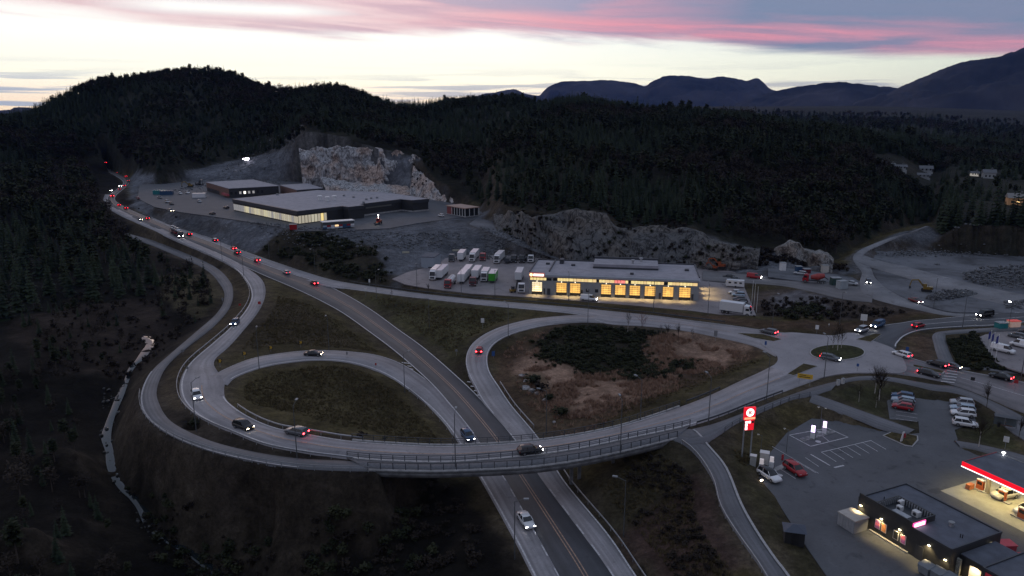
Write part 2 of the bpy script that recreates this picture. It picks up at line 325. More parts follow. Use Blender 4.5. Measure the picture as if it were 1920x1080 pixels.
# ------------------------------------------------------------------ TERRAIN RASTER (1 m cells), membrane stretched between everything of known height
X0, X1, Y0, Y1 = -470, 430, 30, 760
NX, NY = X1 - X0 + 1, Y1 - Y0 + 1
gx, gy = np.meshgrid(np.arange(X0, X1 + 1), np.arange(Y0, Y1 + 1))
H = np.zeros((NY, NX)); FIX = np.zeros((NY, NX), bool); PAVE = np.zeros((NY, NX), bool); SURF = np.full((NY, NX), np.nan)
def inpoly(poly, x, y):
    c = np.zeros(x.shape, bool); n = len(poly); j = n - 1
    for i in range(n):
        xi, yi = poly[i][0], poly[i][1]; xj, yj = poly[j][0], poly[j][1]
        if yi != yj:
            c ^= ((yi > y) != (yj > y)) & (x < (xj - xi) * (y - yi) / (yj - yi) + xi)
        j = i
    return c
def raster_poly(poly, fn):
    xs = [p[0] for p in poly]; ys = [p[1] for p in poly]
    i0, i1 = max(0, int(min(xs)) - X0 - 1), min(NX, int(max(xs)) - X0 + 3)
    j0, j1 = max(0, int(min(ys)) - Y0 - 1), min(NY, int(max(ys)) - Y0 + 3)
    if i1 <= i0 or j1 <= j0: return
    sl = (slice(j0, j1), slice(i0, i1)); fn(sl, inpoly(poly, gx[sl] + .01, gy[sl] + .013))
def raster_ribbon(L, Rr, lo=0, hi=None, drop=.14, pad=1.6, pave=True):
    hi = hi or len(L)
    for i in range(lo, hi - 1):
        q = []
        for a, b in ((L[i], Rr[i]), (L[i + 1], Rr[i + 1])):
            d = (b - a)[:2]; d = d / (np.linalg.norm(d) + 1e-6) * pad
            q.append(((a[0] - d[0], a[1] - d[1]), (b[0] + d[0], b[1] + d[1])))
        poly = [q[0][0], q[0][1], q[1][1], q[1][0]]; z = (L[i][2] + L[i + 1][2]) / 2
        a = L[i]; b = L[i + 1]; m0 = (L[i] + Rr[i]) / 2; m1 = (L[i + 1] + Rr[i + 1]) / 2
        t = (m1 - m0)[:2]; tt = t @ t + 1e-6
        # grow along too, so that no cell is missed
        e = t / math.sqrt(tt) * .8
        poly = [(poly[0][0] - e[0], poly[0][1] - e[1]), (poly[1][0] - e[0], poly[1][1] - e[1]), (poly[2][0] + e[0], poly[2][1] + e[1]), (poly[3][0] + e[0], poly[3][1] + e[1])]
        def fn(sl, m, m0=m0, m1=m1, t=t, tt=tt):
            s = np.clip(((gx[sl] - m0[0]) * t[0] + (gy[sl] - m0[1]) * t[1]) / tt, 0, 1)
            zz = m0[2] + (m1[2] - m0[2]) * s
            cur = H[sl]; old = FIX[sl] & PAVE[sl]
            new = np.where(old, np.minimum(cur, zz - drop), zz - drop)
            H[sl] = np.where(m, new, cur); FIX[sl] |= m
            if pave:
                PAVE[sl] |= m
                sf = SURF[sl]; SURF[sl] = np.where(m, np.where(np.isnan(sf), zz, np.maximum(sf, zz) if drop < .5 else zz), sf)
        raster_poly(poly, fn)
# ------------------------------------------------------------------ HILLS: foot line and crest line of the wooded ridge
FOOT = [(-700, 350, 560), (-300, 345, 600), (0, 325, 720), (150, 309, 780), (205, 309, 790), (240, 316, 730), (265, 326, 670), (300, 333, 625), (350, 322, 660), (380, 315, 690), (470, 297, 700), (510, 288, 672), (540, 281, 640), (562, 277, 585), (575, 276, 552), (640, 277, 540), (720, 282, 533), (788, 296, 526), (800, 330, 480),
        (830, 349, 462), (860, 361, 446), (900, 390, 415), (940, 402, 350), (1000, 405, 322), (1060, 398, 318), (1130, 399, 316), (1160, 424, 315), (1200, 430, 315), (1260, 432, 315), (1300, 428, 315), (1330, 445, 315), (1400, 464, 318), (1450, 470, 320),
        (1560, 493, 318), (1585, 480, 332), (1600, 468, 352), (1650, 443, 392), (1715, 424, 470), (1748, 420, 480), (1766, 446, 360), (1800, 466, 305), (1920, 470, 303), (2300, 478, 300), (3200, 480, 300)]
CREST = [(-900, 225, 900), (-400, 218, 900), (0, 212, 900), (60, 200, 900), (90, 184, 905), (130, 167, 930), (160, 152, 960), (190, 142, 980), (260, 136, 1020), (330, 127, 1045), (350, 124, 1050), (400, 126, 1050), (432, 130, 1040), (452, 139, 1020), (480, 151, 1000), (520, 162, 960), (560, 162, 950), (600, 156, 950), (645, 159, 950),
         (680, 169, 915), (700, 179, 900), (740, 189, 890), (790, 191, 880), (830, 182, 900), (900, 178, 950), (960, 174, 950), (990, 181, 920), (1015, 187, 890), (1040, 181, 860), (1062, 177, 850), (1095, 176, 850), (1130, 184, 820), (1200, 195, 780), (1280, 198, 750), (1360, 206, 720), (1440, 216, 700), (1520, 226, 690), (1600, 237, 680),
         (1700, 252, 760), (1800, 259, 1000), (1920, 262, 1200), (2300, 265, 1300), (3200, 268, 1300)]
TREEH = 9.0
def polar(lst, drop=0):
    a = []; r = []; z = []
    for px, py, rr in lst:
        p = PR(px, py, rr); a.append(math.atan2(p.x, p.y)); r.append(rr); z.append(p.z - drop)
    return np.array(a), np.array(r), np.array(z)
FA, FR, FZ = polar(FOOT); CA, CRr, CZ = polar(CREST, TREEH)
SEC = [(-900, 212), (0, 214), (700, 216), (1000, 208), (1200, 198), (1280, 193), (1440, 194), (1600, 192), (1700, 194), (1800, 197), (1920, 201), (2400, 205), (3200, 208)]
SA = np.array([math.atan2(PR(x, y, 4200).x, PR(x, y, 4200).y) for x, y in SEC]); SZ = np.array([PR(x, y, 4200).z - 15 for x, y in SEC])
def hill(x, y):
    """ground height beyond the foot line"""
    a = np.arctan2(x, y); r = np.hypot(x, y)
    fr = np.interp(a, FA, FR); fz = np.interp(a, FA, FZ); cr_ = np.interp(a, CA, CRr); cz = np.interp(a, CA, CZ); sz = np.interp(a, SA, SZ)
    t = np.clip((r - fr) / (cr_ - fr), 0, 1)
    s = t ** .85
    z = fz + (cz - fz) * s
    z = z + fbm(x / 70, y / 70, 3, 4) * 16 * np.sin(np.pi * np.clip(t, 0, 1)) ** .8 * np.clip((cz - fz) / 60, .12, 1)
    b = np.clip((r - cr_) / (cr_ * .45), 0, 1)
    dip = np.minimum(cz * .45 + 4, 20)
    z = np.where(r > cr_, cz + (dip - cz) * b * b * (3 - 2 * b), z)
    q = np.clip((r - cr_ * 1.45) / (4200 - cr_ * 1.45), 0, 1)
    z = np.where(r > cr_ * 1.45, dip + (sz - dip) * q ** 1.1 + fbm(x / 500, y / 500, 9, 4) * 60 * np.sin(np.pi * np.clip(q, 0, 1)), z)
    q = np.clip((r - 4200) / 3000, 0, 1)
    z = np.where(r > 4200, sz + (-20 - sz) * q, z)
    return z

BR0, BR1 = 25 * 6 + 1, 29 * 6 + 5        # the bridge spans these samples of exit_ramp
HA = np.arctan2(gx, gy); HR = np.hypot(gx, gy)
beyond = HR > np.interp(HA, FA, FR)
H[beyond] = hill(gx[beyond].astype(float), gy[beyond].astype(float)); FIX |= beyond
for k, poly in POLYW.items():
    z = AREAS[k][1]
    def fn(sl, m, z=z):
        H[sl] = np.where(m, z - .14, H[sl]); FIX[sl] |= m; PAVE[sl] |= m; SURF[sl] = np.where(m, z, SURF[sl])
    raster_poly(poly, fn)
for k, (L, Rr) in ROADS.items():
    if k == 'exit_ramp':
        raster_ribbon(L, Rr, 0, BR0 + 1); raster_ribbon(L, Rr, BR1 - 1, None)
    else: raster_ribbon(L, Rr)
# the stream, its bed cut below the water
STREAM = [(268, 626, 276, 628, -1.6), (262, 634, 290, 634, -1.7), (272, 645, 291, 645, -1.8), (264, 657, 285, 658, -1.9), (253, 675, 268, 676, -2.2), (240, 692, 250, 693, -2.8), (232, 715, 241, 716, -3.4), (216, 742, 232, 745, -4.0), (206, 770, 219, 773, -4.5), (196, 795, 212, 798, -5), (188, 820, 210, 822, -5.3), (196, 845, 214, 847, -5.6), (198, 870, 218, 872, -5.9), (206, 893, 226, 893, -6.2), (224, 918, 242, 916, -6.6), (242, 934, 257, 930, -6.9), (256, 952, 270, 948, -7.3), (262, 968, 284, 962, -7.6), (272, 988, 297, 980, -8), (300, 1010, 312, 1004, -8.5), (350, 1040, 366, 1034, -9.2), (388, 1072, 414, 1066, -9.8), (430, 1110, 456, 1100, -10.4), (520, 1180, 560, 1170, -11)]
SL = cr([tuple(P(r[0], r[1], r[4])) for r in STREAM], 6); SR = cr([tuple(P(r[2], r[3], r[4])) for r in STREAM], 6)
raster_ribbon(SL, SR, drop=.45, pad=.3, pave=False)
# spot heights
for px, py, z in [(100, 850, 1), (100, 600, 3), (40, 1000, 4), (40, 480, 6), (110, 420, 8), (200, 520, 2), (160, 700, 0), (120, 980, -1), (600, 960, -3.5), (760, 960, -2.5), (860, 940, -.8), (700, 1050, -4), (500, 1010, -6.5), (340, 900, -4.5), (900, 1060, -.5),
                  (1180, 690, 2.2), (1060, 680, 2.3), (1300, 660, 3.4), (1250, 960, 2.5), (1220, 1060, 1.5), (600, 740, 3.0), (1560, 560, 4.6), (1480, 570, 4.6), (1640, 590, 5.2), (1540, 500, 8), (1450, 500, 6.5), (640, 500, 4), (560, 480, 6), (700, 480, 7.5), (820, 455, 9), (900, 465, 6)]:
    p = P(px, py, z); i, j = int(round(p.x)) - X0, int(round(p.y)) - Y0
    if 0 <= i < NX and 0 <= j < NY:
        s = (slice(max(0, j - 2), j + 3), slice(max(0, i - 2), i + 3)); m = ~PAVE[s]; H[s] = np.where(m, z, H[s]); FIX[s] |= m
H[0, :] = np.where(FIX[0, :], H[0, :], 0); FIX[0, :] = True
H[:, 0] = np.where(FIX[:, 0], H[:, 0], 4); H[:, -1] = np.where(FIX[:, -1], H[:, -1], 6); FIX[:, 0] = FIX[:, -1] = True
def relax(h, fix, it):
    for _ in range(it):
        a = np.empty_like(h)
        a[1:-1, 1:-1] = .25 * (h[:-2, 1:-1] + h[2:, 1:-1] + h[1:-1, :-2] + h[1:-1, 2:])
        h[1:-1, 1:-1] = np.where(fix[1:-1, 1:-1], h[1:-1, 1:-1], a[1:-1, 1:-1])
    return h
def membrane(h, fix):
    if min(h.shape) > 24:
        ny, nx = (h.shape[0] + 1) // 2, (h.shape[1] + 1) // 2
        hp = np.zeros((ny * 2, nx * 2)); fp = np.zeros((ny * 2, nx * 2)); hp[:h.shape[0], :h.shape[1]] = h * fix; fp[:h.shape[0], :h.shape[1]] = fix
        hs = hp.reshape(ny, 2, nx, 2).sum((1, 3)); fs = fp.reshape(ny, 2, nx, 2).sum((1, 3))
        c = membrane(np.where(fs > 0, hs / np.maximum(fs, 1), 0), fs > 0)
        up = np.repeat(np.repeat(c, 2, 0), 2, 1)[:h.shape[0], :h.shape[1]]
        h = np.where(fix, h, up)
    return relax(h, fix, 60)
H = membrane(H, FIX)
BED = np.zeros((NY, NX), bool)
for i in range(len(SL) - 1):
    def fn(sl, m): BED[sl] |= m
    raster_poly([SL[i], SR[i], SR[i + 1], SL[i + 1]], fn)
H = H + BED * np.maximum(0, fbm(gx / 2.3, gy / 2.3, 57, 2) + .02) * 2.4
# roughness away from the pavement
def blur(a, k):
    for _ in range(k):
        a = (a + np.roll(a, 1, 0) + np.roll(a, -1, 0) + np.roll(a, 1, 1) + np.roll(a, -1, 1)) / 5
    return a
open_ = np.clip(1 - blur((PAVE | FIX & ~beyond).astype(float), 10) * 2.2, 0, 1)
open_[PAVE] = 0; open_[beyond] = 0
H = H + open_ * (fbm(gx / 9., gy / 9., 21, 4) * 2.0 + fbm(gx / 30., gy / 30., 25, 3) * 2.0)
GROUND = H.copy()
S2 = np.where(np.isnan(SURF), GROUND, SURF)
def bil(A, x, y):
    fx = np.clip(np.asarray(x, float) - X0, 0, NX - 1.001); fy = np.clip(np.asarray(y, float) - Y0, 0, NY - 1.001)
    i = fx.astype(int); j = fy.astype(int); u = fx - i; v = fy - j
    return (A[j, i] * (1 - u) + A[j, i + 1] * u) * (1 - v) + (A[j + 1, i] * (1 - u) + A[j + 1, i + 1] * u) * v
def ground_z(x, y):
    x = np.asarray(x, float); y = np.asarray(y, float)
    ins = (x > X0 + 2) & (x < X1 - 2) & (y > Y0 + 2) & (y < Y1 - 2)
    return np.where(ins, bil(GROUND, x, y), hill(x, y))
def gz(x, y):
    i = min(max(int(round(x)) - X0, 0), NX - 1); j = min(max(int(round(y)) - Y0, 0), NY - 1)
    return float(S2[j, i])
GR_ = np.concatenate([np.arange(40, 760, .5), np.arange(760, 1800, 3.)])
def G(px, py, z0=4.0):
    """the point of the ground seen at a pixel: first crossing of the sight line with the ground"""
    dx, dy, dz = ray(px, py); h = math.hypot(dx, dy); x = GR_ * dx / h; y = GR_ * dy / h; z = CAMZ + GR_ * dz / h
    ins = (x > X0 + 3) & (x < X1 - 3) & (y > Y0 + 3) & (y < Y1 - 3)
    i = np.clip(np.round(x).astype(int) - X0, 0, NX - 1); j = np.clip(np.round(y).astype(int) - Y0, 0, NY - 1)
    zs = S2[j, i].astype(float).copy(); k = int(np.argmax((z <= zs) & ins))
    if not (z[k] <= zs[k] and ins[k]): zs[~ins] = hill(x[~ins], y[~ins]); k = int(np.argmax(z <= zs))
    return Vector((x[k], y[k], float(zs[k])))

# ------------------------------------------------------------------ ground colour zones (what grows or lies there)
GRASS = (.052, .042, .020); DRY = (.185, .120, .086); HEATH = (.028, .024, .017); GRAVEL = (.092, .096, .108); LOWLAND = (.008, .007, .006); WOOD = (.020, .020, .015); DIRT = (.075, .055, .045); BROWN = (.068, .044, .028)
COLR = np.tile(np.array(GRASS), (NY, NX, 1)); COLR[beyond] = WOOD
def zone(pts, z, c, soft=0):
    def fn(sl, m):
        m = m & ~beyond[sl]
        COLR[sl] = np.where(m[..., None], np.array(c), COLR[sl])
    raster_poly([P(x, y, z) for x, y in pts], fn)
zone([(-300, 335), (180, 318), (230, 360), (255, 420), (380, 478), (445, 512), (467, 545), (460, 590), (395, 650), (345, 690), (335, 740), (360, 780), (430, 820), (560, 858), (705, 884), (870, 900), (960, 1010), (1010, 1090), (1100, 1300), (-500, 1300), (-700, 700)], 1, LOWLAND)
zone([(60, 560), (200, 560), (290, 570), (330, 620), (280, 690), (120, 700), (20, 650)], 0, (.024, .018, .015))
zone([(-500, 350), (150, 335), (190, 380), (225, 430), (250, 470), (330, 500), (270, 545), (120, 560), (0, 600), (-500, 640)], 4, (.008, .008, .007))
zone([(300, 520), (400, 510), (420, 560), (380, 600), (300, 560)], 1, (.06, .05, .03))
zone([(255, 420), (380, 478), (445, 512), (467, 545), (455, 590), (395, 650), (345, 690), (335, 740), (360, 780), (430, 820), (560, 858), (480, 846), (300, 770), (295, 725), (400, 612), (437, 550), (400, 500), (250, 440)], 3, (.062, .046, .026))
zone([(880, 420), (905, 395), (1000, 405), (1100, 400), (1300, 430), (1400, 465), (1560, 495), (1600, 500), (1560, 530), (1400, 512), (1100, 492), (960, 478), (880, 478), (740, 520), (650, 470), (500, 455), (380, 440), (250, 395), (240, 345), (300, 336), (470, 300), (560, 280), (800, 340)], 8, GRAVEL)
zone([(250, 345), (300, 336), (470, 298), (562, 276), (800, 330), (800, 370), (560, 345), (300, 350)], 16, GRAVEL)
zone([(1590, 500), (1600, 480), (1740, 430), (1760, 470), (2100, 480), (2100, 600), (1820, 592), (1700, 565), (1640, 530)], 7.7, GRAVEL)
zone([(470, 470), (560, 455), (700, 480), (735, 520), (730, 540), (640, 520), (560, 498)], 4, HEATH)
zone([(1405, 545), (1470, 545), (1560, 560), (1680, 575), (1770, 590), (1680, 605), (1560, 600), (1420, 590)], 5, (.055, .043, .036))
zone([(1440, 560), (1500, 550), (1560, 570), (1530, 595), (1450, 590)], 4.6, (.095, .09, .095))
zone([(1400, 598), (1600, 602), (1800, 588), (1720, 598), (1640, 612), (1560, 628), (1400, 612), (1230, 590), (1300, 585)], 5.5, BROWN)
zone([(640, 545), (760, 558), (900, 578), (1000, 590), (900, 620), (870, 680), (885, 715), (800, 660), (720, 605)], 2, (.046, .042, .020))
zone([(430, 640), (500, 560), (600, 590), (700, 660), (640, 650), (540, 655), (450, 670), (400, 690)], 2, (.044, .034, .020))
# teardrop of rough ground inside the right-hand ramps
zone([(925, 690), (960, 640), (1040, 614), (1150, 612), (1280, 628), (1400, 655), (1440, 670), (1400, 695), (1270, 755), (1120, 805), (1020, 815), (960, 740)], 3, BROWN)
zone([(1000, 655), (1060, 622), (1160, 618), (1300, 632), (1390, 655), (1400, 670), (1330, 710), (1230, 745), (1110, 785), (1040, 775), (1000, 720), (970, 690)], 2.5, DRY)
zone([(1000, 650), (1050, 620), (1140, 614), (1260, 630), (1290, 640), (1210, 648), (1200, 668), (1220, 685), (1120, 705), (1080, 690), (1010, 672)], 2.5, HEATH)
zone([(1160, 700), (1230, 690), (1320, 690), (1250, 725), (1180, 722)], 2.5, HEATH)
zone([(960, 690), (1010, 700), (1060, 770), (1150, 800), (1020, 815)], 2, (.07, .05, .032))
zone([(1060, 890), (1265, 830), (1330, 870), (1350, 960), (1430, 1080), (1240, 1090), (1160, 1000)], 3, (.045, .038, .024))
zone([(1180, 980), (1290, 900), (1340, 960), (1400, 1080), (1260, 1090)], 3, (.05, .032, .026))
zone([(1720, 625), (1750, 630), (1765, 690), (1700, 672), (1684, 655)], 6.2, (.075, .05, .034))
zone([(1520, 745), (1650, 710), (1760, 735), (1900, 800), (1920, 870), (1790, 830), (1720, 812), (1600, 775)], 5, (.036, .035, .017))
zone([(1290, 815), (1440, 850), (1470, 960), (1560, 1090), (1480, 1090), (1390, 940), (1330, 850)], 5, (.040, .035, .019))
gyy, gxx = np.gradient(blur(GROUND, 2)); steep = np.clip((np.hypot(gxx, gyy) - .55) / .35, 0, 1) * ~PAVE
steep[(gx < -70) & (gy > 470)] = 0
wall_ = (np.hypot(gxx, gyy) > .75) & beyond & (gx > -215) & (gx < -55) & (gy > 440) & (gy < 660); COLR[wall_] = (.07, .068, .068)
COLR = COLR * (1 - steep[..., None]) + np.array((.040, .032, .024)) * steep[..., None]
pv = blur(PAVE.astype(float), 3); sh = np.clip((pv - .16) / .5, 0, 1) * (fbm(gx / 5., gy / 5., 61, 3) * .9 + .75) * ~beyond
COLR = COLR * (1 - .75 * sh[..., None]) + np.array((.058, .046, .036)) * .75 * sh[..., None]
COLB = blur(COLR, 1)
wx = fbm(gx / 7., gy / 7., 31, 3) * 9; wy = fbm(gx / 7., gy / 7., 37, 3) * 9
ji = np.clip(np.round(gy - Y0 + wy).astype(int), 0, NY - 1); ii = np.clip(np.round(gx - X0 + wx).astype(int), 0, NX - 1)
COLB = .75 * COLB[ji, ii] + .25 * COLB

# ground material: zone colour times grain
gm = bpy.data.materials.new('ground'); gm.use_nodes = True; q = NG(gm.node_tree); gb = gm.node_tree.nodes['Principled BSDF']
ca = q.n('ShaderNodeVertexColor'); ca.layer_name = 'zone'; tcn = q.n('ShaderNodeTexCoord')
na = q.noise(tcn.outputs['Object'], .35, 8, .68); nb = q.noise(tcn.outputs['Object'], 1.7, 5, .7); nc = q.noise(tcn.outputs['Object'], .045, 4, .55)
k = q.m('MULTIPLY', q.m('MULTIPLY', q.ramp(na, [(.28, .45), (.5, .95), (.75, 1.65)]), q.ramp(nb, [(.3, .62), (.7, 1.4)])), q.ramp(nc, [(.32, .58), (.68, 1.42)]))
kk = q.xyz(k, k, k)
cmul = q.mix(1.0, ca.outputs[0], kk, 'MULTIPLY')
gm.node_tree.links.new(cmul, gb.inputs['Base Color']); gb.inputs['Roughness'].default_value = .95; gb.inputs['Specular IOR Level'].default_value = .08
bp = q.n('ShaderNodeBump'); bp.inputs['Strength'].default_value = .9; bp.inputs['Distance'].default_value = .5
gm.node_tree.links.new(q.m('ADD', na, q.m('MULTIPLY', nb, .35)), bp.inputs['Height']); gm.node_tree.links.new(bp.outputs[0], gb.inputs['Normal'])

# ------------------------------------------------------------------ terrain sheet: fine towards the view, coarse behind
angs = np.concatenate([np.linspace(-math.pi, R(-50), 40, endpoint=False), np.linspace(R(-50), R(50), 640), np.linspace(R(50), math.pi, 41)[1:]])
rads = np.concatenate([[3.], np.exp(np.linspace(math.log(20), math.log(30), 4)), np.exp(np.linspace(math.log(34), math.log(1500), 620)), np.exp(np.linspace(math.log(1530), math.log(22000), 90))])
AA, RR = np.meshgrid(angs, rads)
tx, ty = RR * np.sin(AA), RR * np.cos(AA)
tz = ground_z(tx, ty)
back = np.abs(AA) > R(60)
tz = np.where(back & (RR < 2500), np.minimum(tz, 6 + RR * .01), tz)
tz = np.where(RR < 34, np.minimum(tz, 0.), tz)
V = np.stack([tx, ty, tz], -1).reshape(-1, 3); na_, nr_ = len(angs), len(rads)
ia = np.arange(na_ - 1); ir = np.arange(nr_ - 1); A_, B_ = np.meshgrid(ia, ir); i0 = (B_ * na_ + A_).ravel()
F = np.stack([i0, i0 + 1, i0 + na_ + 1, i0 + na_], -1)[:, ::-1]
me = np_mesh('ground', V, F, gm, True)
ins = (tx > X0 + 2) & (tx < X1 - 2) & (ty > Y0 + 2) & (ty < Y1 - 2)
cc = np.ones((V.shape[0], 4), np.float32)
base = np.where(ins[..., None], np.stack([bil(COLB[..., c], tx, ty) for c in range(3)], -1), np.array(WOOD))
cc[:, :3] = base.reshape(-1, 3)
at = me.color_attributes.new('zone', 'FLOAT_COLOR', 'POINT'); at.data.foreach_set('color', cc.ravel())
ground = link(bpy.data.objects.new('ground', me)); tag(ground, 'dark grass, heath, gravel and forest floor of the whole valley', 'ground', kind='structure')

# ------------------------------------------------------------------ mountains
def mountain(name, prof, r0, depth, col, label, seed, rel=1.0):
    pp = cr([(x, y) for x, y in prof], 12); n = 56; pp[:, 1] += fbm(pp[:, 0] / 14., pp[:, 0] * 0, seed, 5, .6) * 5.0
    tops = np.array([tuple(PR(x, y, r0 + depth * .62)) for x, y in pp]); aa = np.arctan2(tops[:, 0], tops[:, 1]); T_ = np.linspace(0, 1, n)[:, None]
    S_ = np.maximum(0, np.where(T_ < .62, T_ / .62, 1 - (T_ - .62) / .38 * .6)) ** .8; rr = r0 + depth * T_
    mx, my = rr * np.sin(aa)[None], rr * np.cos(aa)[None]
    nz = ((1 - 2.6 * np.abs(fbm(mx / 620., my / 900., seed, 6, .55))) * 190 - 120 + fbm(mx / 160., my / 160., seed + 4, 4) * 90) * rel * np.sin(np.minimum(1, T_ / .62) * np.pi).clip(0) ** .7 * (T_ < .62)
    vs = np.stack([mx, my, -40 + (tops[:, 2][None] + 40) * S_ + nz], -1).reshape(-1, 3)
    m = len(pp); F = [(k * m + i, k * m + i + 1, (k + 1) * m + i + 1, (k + 1) * m + i) for k in range(n - 1) for i in range(m - 1)]
    me = np_mesh(name, vs, np.array(F)[:, ::-1] if False else np.array(F), col, True)
    return tag(link(bpy.data.objects.new(name, me)), label, 'mountain', kind='structure')
mtn = mat('mountain_rock', (.036, .033, .033), .95, .45, .0012, spec=.05, col2=(.011, .013, .012), detail=10)
mountain('mountain', [(820, 190), (900, 178), (935, 171), (962, 167), (985, 175), (1010, 178), (1022, 168), (1040, 157), (1065, 152), (1130, 151), (1180, 155), (1210, 161), (1226, 151), (1250, 143), (1290, 143), (1330, 147), (1350, 142), (1378, 147), (1400, 151), (1420, 147), (1432, 155), (1445, 167), (1470, 175), (1520, 185), (1600, 195)], 8200, 2600, mtn, 'flat-topped blue mountain range in the middle distance', 51)
mountain('mountain', [(1380, 195), (1430, 178), (1460, 170), (1500, 161), (1560, 154), (1590, 154), (1640, 161), (1680, 164), (1720, 166), (1800, 175), (1900, 190)], 6600, 2000, mtn, 'low rounded mountain between the flat-topped range and the big slope', 61, .7)
mountain('mountain', [(1600, 196), (1660, 178), (1692, 163), (1715, 151), (1745, 138), (1800, 118), (1850, 110), (1880, 103), (1920, 89), (1990, 62), (2080, 50), (2300, 80), (2600, 150)], 5600, 2200, mtn, 'big mountain slope rising at the right edge of the picture', 71)
mountain('mountain', [(-500, 190), (-250, 180), (-100, 196), (0, 206), (30, 201), (60, 204), (120, 212)], 8000, 2200, mtn, 'far blue ridge at the left edge behind the wooded hill', 81, .6)
# ------------------------------------------------------------------ pavement sheets
def asphalt(name, col, warm=(1, 1, 1), streak=True, rough=.72, cont=.0):
    m = bpy.data.materials.new(name); m.use_nodes = True; q = NG(m.node_tree); b = m.node_tree.nodes['Principled BSDF']
    t = q.n('ShaderNodeTexCoord')
    n = q.noise(t.outputs['Object'], .12, 5, .6); n2 = q.noise(t.outputs['Object'], 2.5, 4, .7); n3 = q.noise(t.outputs['Object'], .9, 3, .5)
    f = q.m('MULTIPLY', q.m('MULTIPLY', q.ramp(n, [(.3, .80), (.7, 1.16)]), q.ramp(n2, [(.3, .9), (.7, 1.1)])), q.ramp(n3, [(.30, .80), (.36, 1.0), (1, 1.03)]))
    if not streak:
        f = q.m('MULTIPLY', f, q.ramp(q.noise(t.outputs['Object'], .33, 3, .5, .8), [(.30, .62), (.38, .97), (.62, 1.0), (.72, 1.12)]))
    if cont:
        f = q.m('MULTIPLY', f, q.ramp(q.noise(t.outputs['Object'], .035, 6, .62, 1.0), [(.36, 1 - cont), (.47, .95), (.6, 1 + cont * .45)]))
    if streak:
        uv = q.n('ShaderNodeUVMap'); s = q.n('ShaderNodeSeparateXYZ'); m.node_tree.links.new(uv.outputs[0], s.inputs[0])
        # wheel tracks run along the lanes
        w = q.m('SINE', q.m('MULTIPLY', s.outputs[0], 6.2832 * 4))
        f = q.m('MULTIPLY', f, q.m('MULTIPLY_ADD', w, .085, 1.0))
        sv_ = q.xyz(q.m('MULTIPLY', s.outputs[0], 5.0), q.m('MULTIPLY', s.outputs[1], .35)); f = q.m('MULTIPLY', f, q.ramp(q.noise(sv_, 1.6, 5, .65), [(.3, .78), (.5, 1.0), (.7, 1.15)]))
        pt_ = q.n('ShaderNodeTexVoronoi'); q.put(pt_.inputs['Vector'], q.xyz(q.m('MULTIPLY', s.outputs[0], 2.0), q.m('MULTIPLY', s.outputs[1], .22))); pt_.inputs['Scale'].default_value = 1.0; sx_ = q.n('ShaderNodeSeparateColor'); m.node_tree.links.new(pt_.outputs['Color'], sx_.inputs[0]); f = q.m('MULTIPLY', f, q.ramp(sx_.outputs[0], [(0, .88), (.3, .97), (.85, 1.0), (.86, .80), (1, .80)]))
    k = q.xyz(f, f, f)
    c = q.mix(1.0, (*col,), k, 'MULTIPLY')
    m.node_tree.links.new(c, b.inputs['Base Color']); b.inputs['Roughness'].default_value = rough; b.inputs['Specular IOR Level'].default_value = .35
    bp = q.n('ShaderNodeBump'); bp.inputs['Strength'].default_value = .25; bp.inputs['Distance'].default_value = .02
    m.node_tree.links.new(n2, bp.inputs['Height']); m.node_tree.links.new(bp.outputs[0], b.inputs['Normal'])
    return m
LIGHT = asphalt('worn_light_asphalt', (.235, .222, .232)); DARK = asphalt('dark_asphalt', (.052, .053, .060), rough=.6); MID = asphalt('path_asphalt', (.115, .115, .125)); LOT = asphalt('lot_asphalt', (.078, .080, .088), streak=False)
YARD = asphalt('yard_asphalt', (.19, .17, .175), streak=False); GRV = asphalt('gravel_surface', (.100, .104, .116), streak=False, rough=.95, cont=.55); STORE = asphalt('store_asphalt', (.062, .066, .076), streak=False)
LINEW = mat('white_road_paint', (.40, .39, .40), .6, .35, 3.0); LINEY = mat('yellow_road_paint', (.29, .185, .13), .6, .35, 3.0); KERB = mat('kerb_stone', (.30, .29, .29), .8, .2, 3)
GRVL = asphalt('packed_gravel', (.175, .175, .185), streak=False, rough=.95, cont=.15)
def sheet(name, L, Rr, m, lift=0.03, parent=None, skirt=.35, nw=2):
    n = len(L); rows = []
    for i in range(n):
        a = np.array(L[i]); b = np.array(Rr[i]); d = (b - a); d = d / (np.linalg.norm(d[:2]) + 1e-6) * .25; d[2] = 0
        row = [a - d - (0, 0, skirt)] + [a + (b - a) * t + (0, 0, lift) for t in np.linspace(0, 1, nw)] + [b + d - (0, 0, skirt)]
        if not skirt: row = row[1:-1]
        rows.append(row)
    k = nw + (2 if skirt else 0); V = np.array(rows).reshape(-1, 3)
    F = [(i * k + j, i * k + j + 1, (i + 1) * k + j + 1, (i + 1) * k + j) for i in range(n - 1) for j in range(k - 1)]
    F = np.array(F)
    # face up
    fi = F[min((k - 1) // 2, k - 2)]; a, b, c = V[fi[0]], V[fi[1]], V[fi[2]]
    if np.cross(b - a, c - a)[2] < 0: F = F[:, ::-1]
    me = np_mesh(name, V, F, m)
    uvl = me.uv_layers.new(name='UVMap'); vi = np.empty(len(me.loops), np.int32); me.loops.foreach_get('vertex_index', vi)
    s = np.concatenate([[0], np.cumsum(np.linalg.norm(np.diff(np.array(L)[:, :2], axis=0), axis=1))])
    cross = np.array(([0] if skirt else []) + list(np.linspace(0, 1, nw)) + ([1] if skirt else [])); U = np.stack([cross[vi % k], s[vi // k] / 10], -1)
    uvl.data.foreach_set('uv', U.astype(np.float32).ravel())
    return link(bpy.data.objects.new(name, me), parent)
ROADOBJ = {}
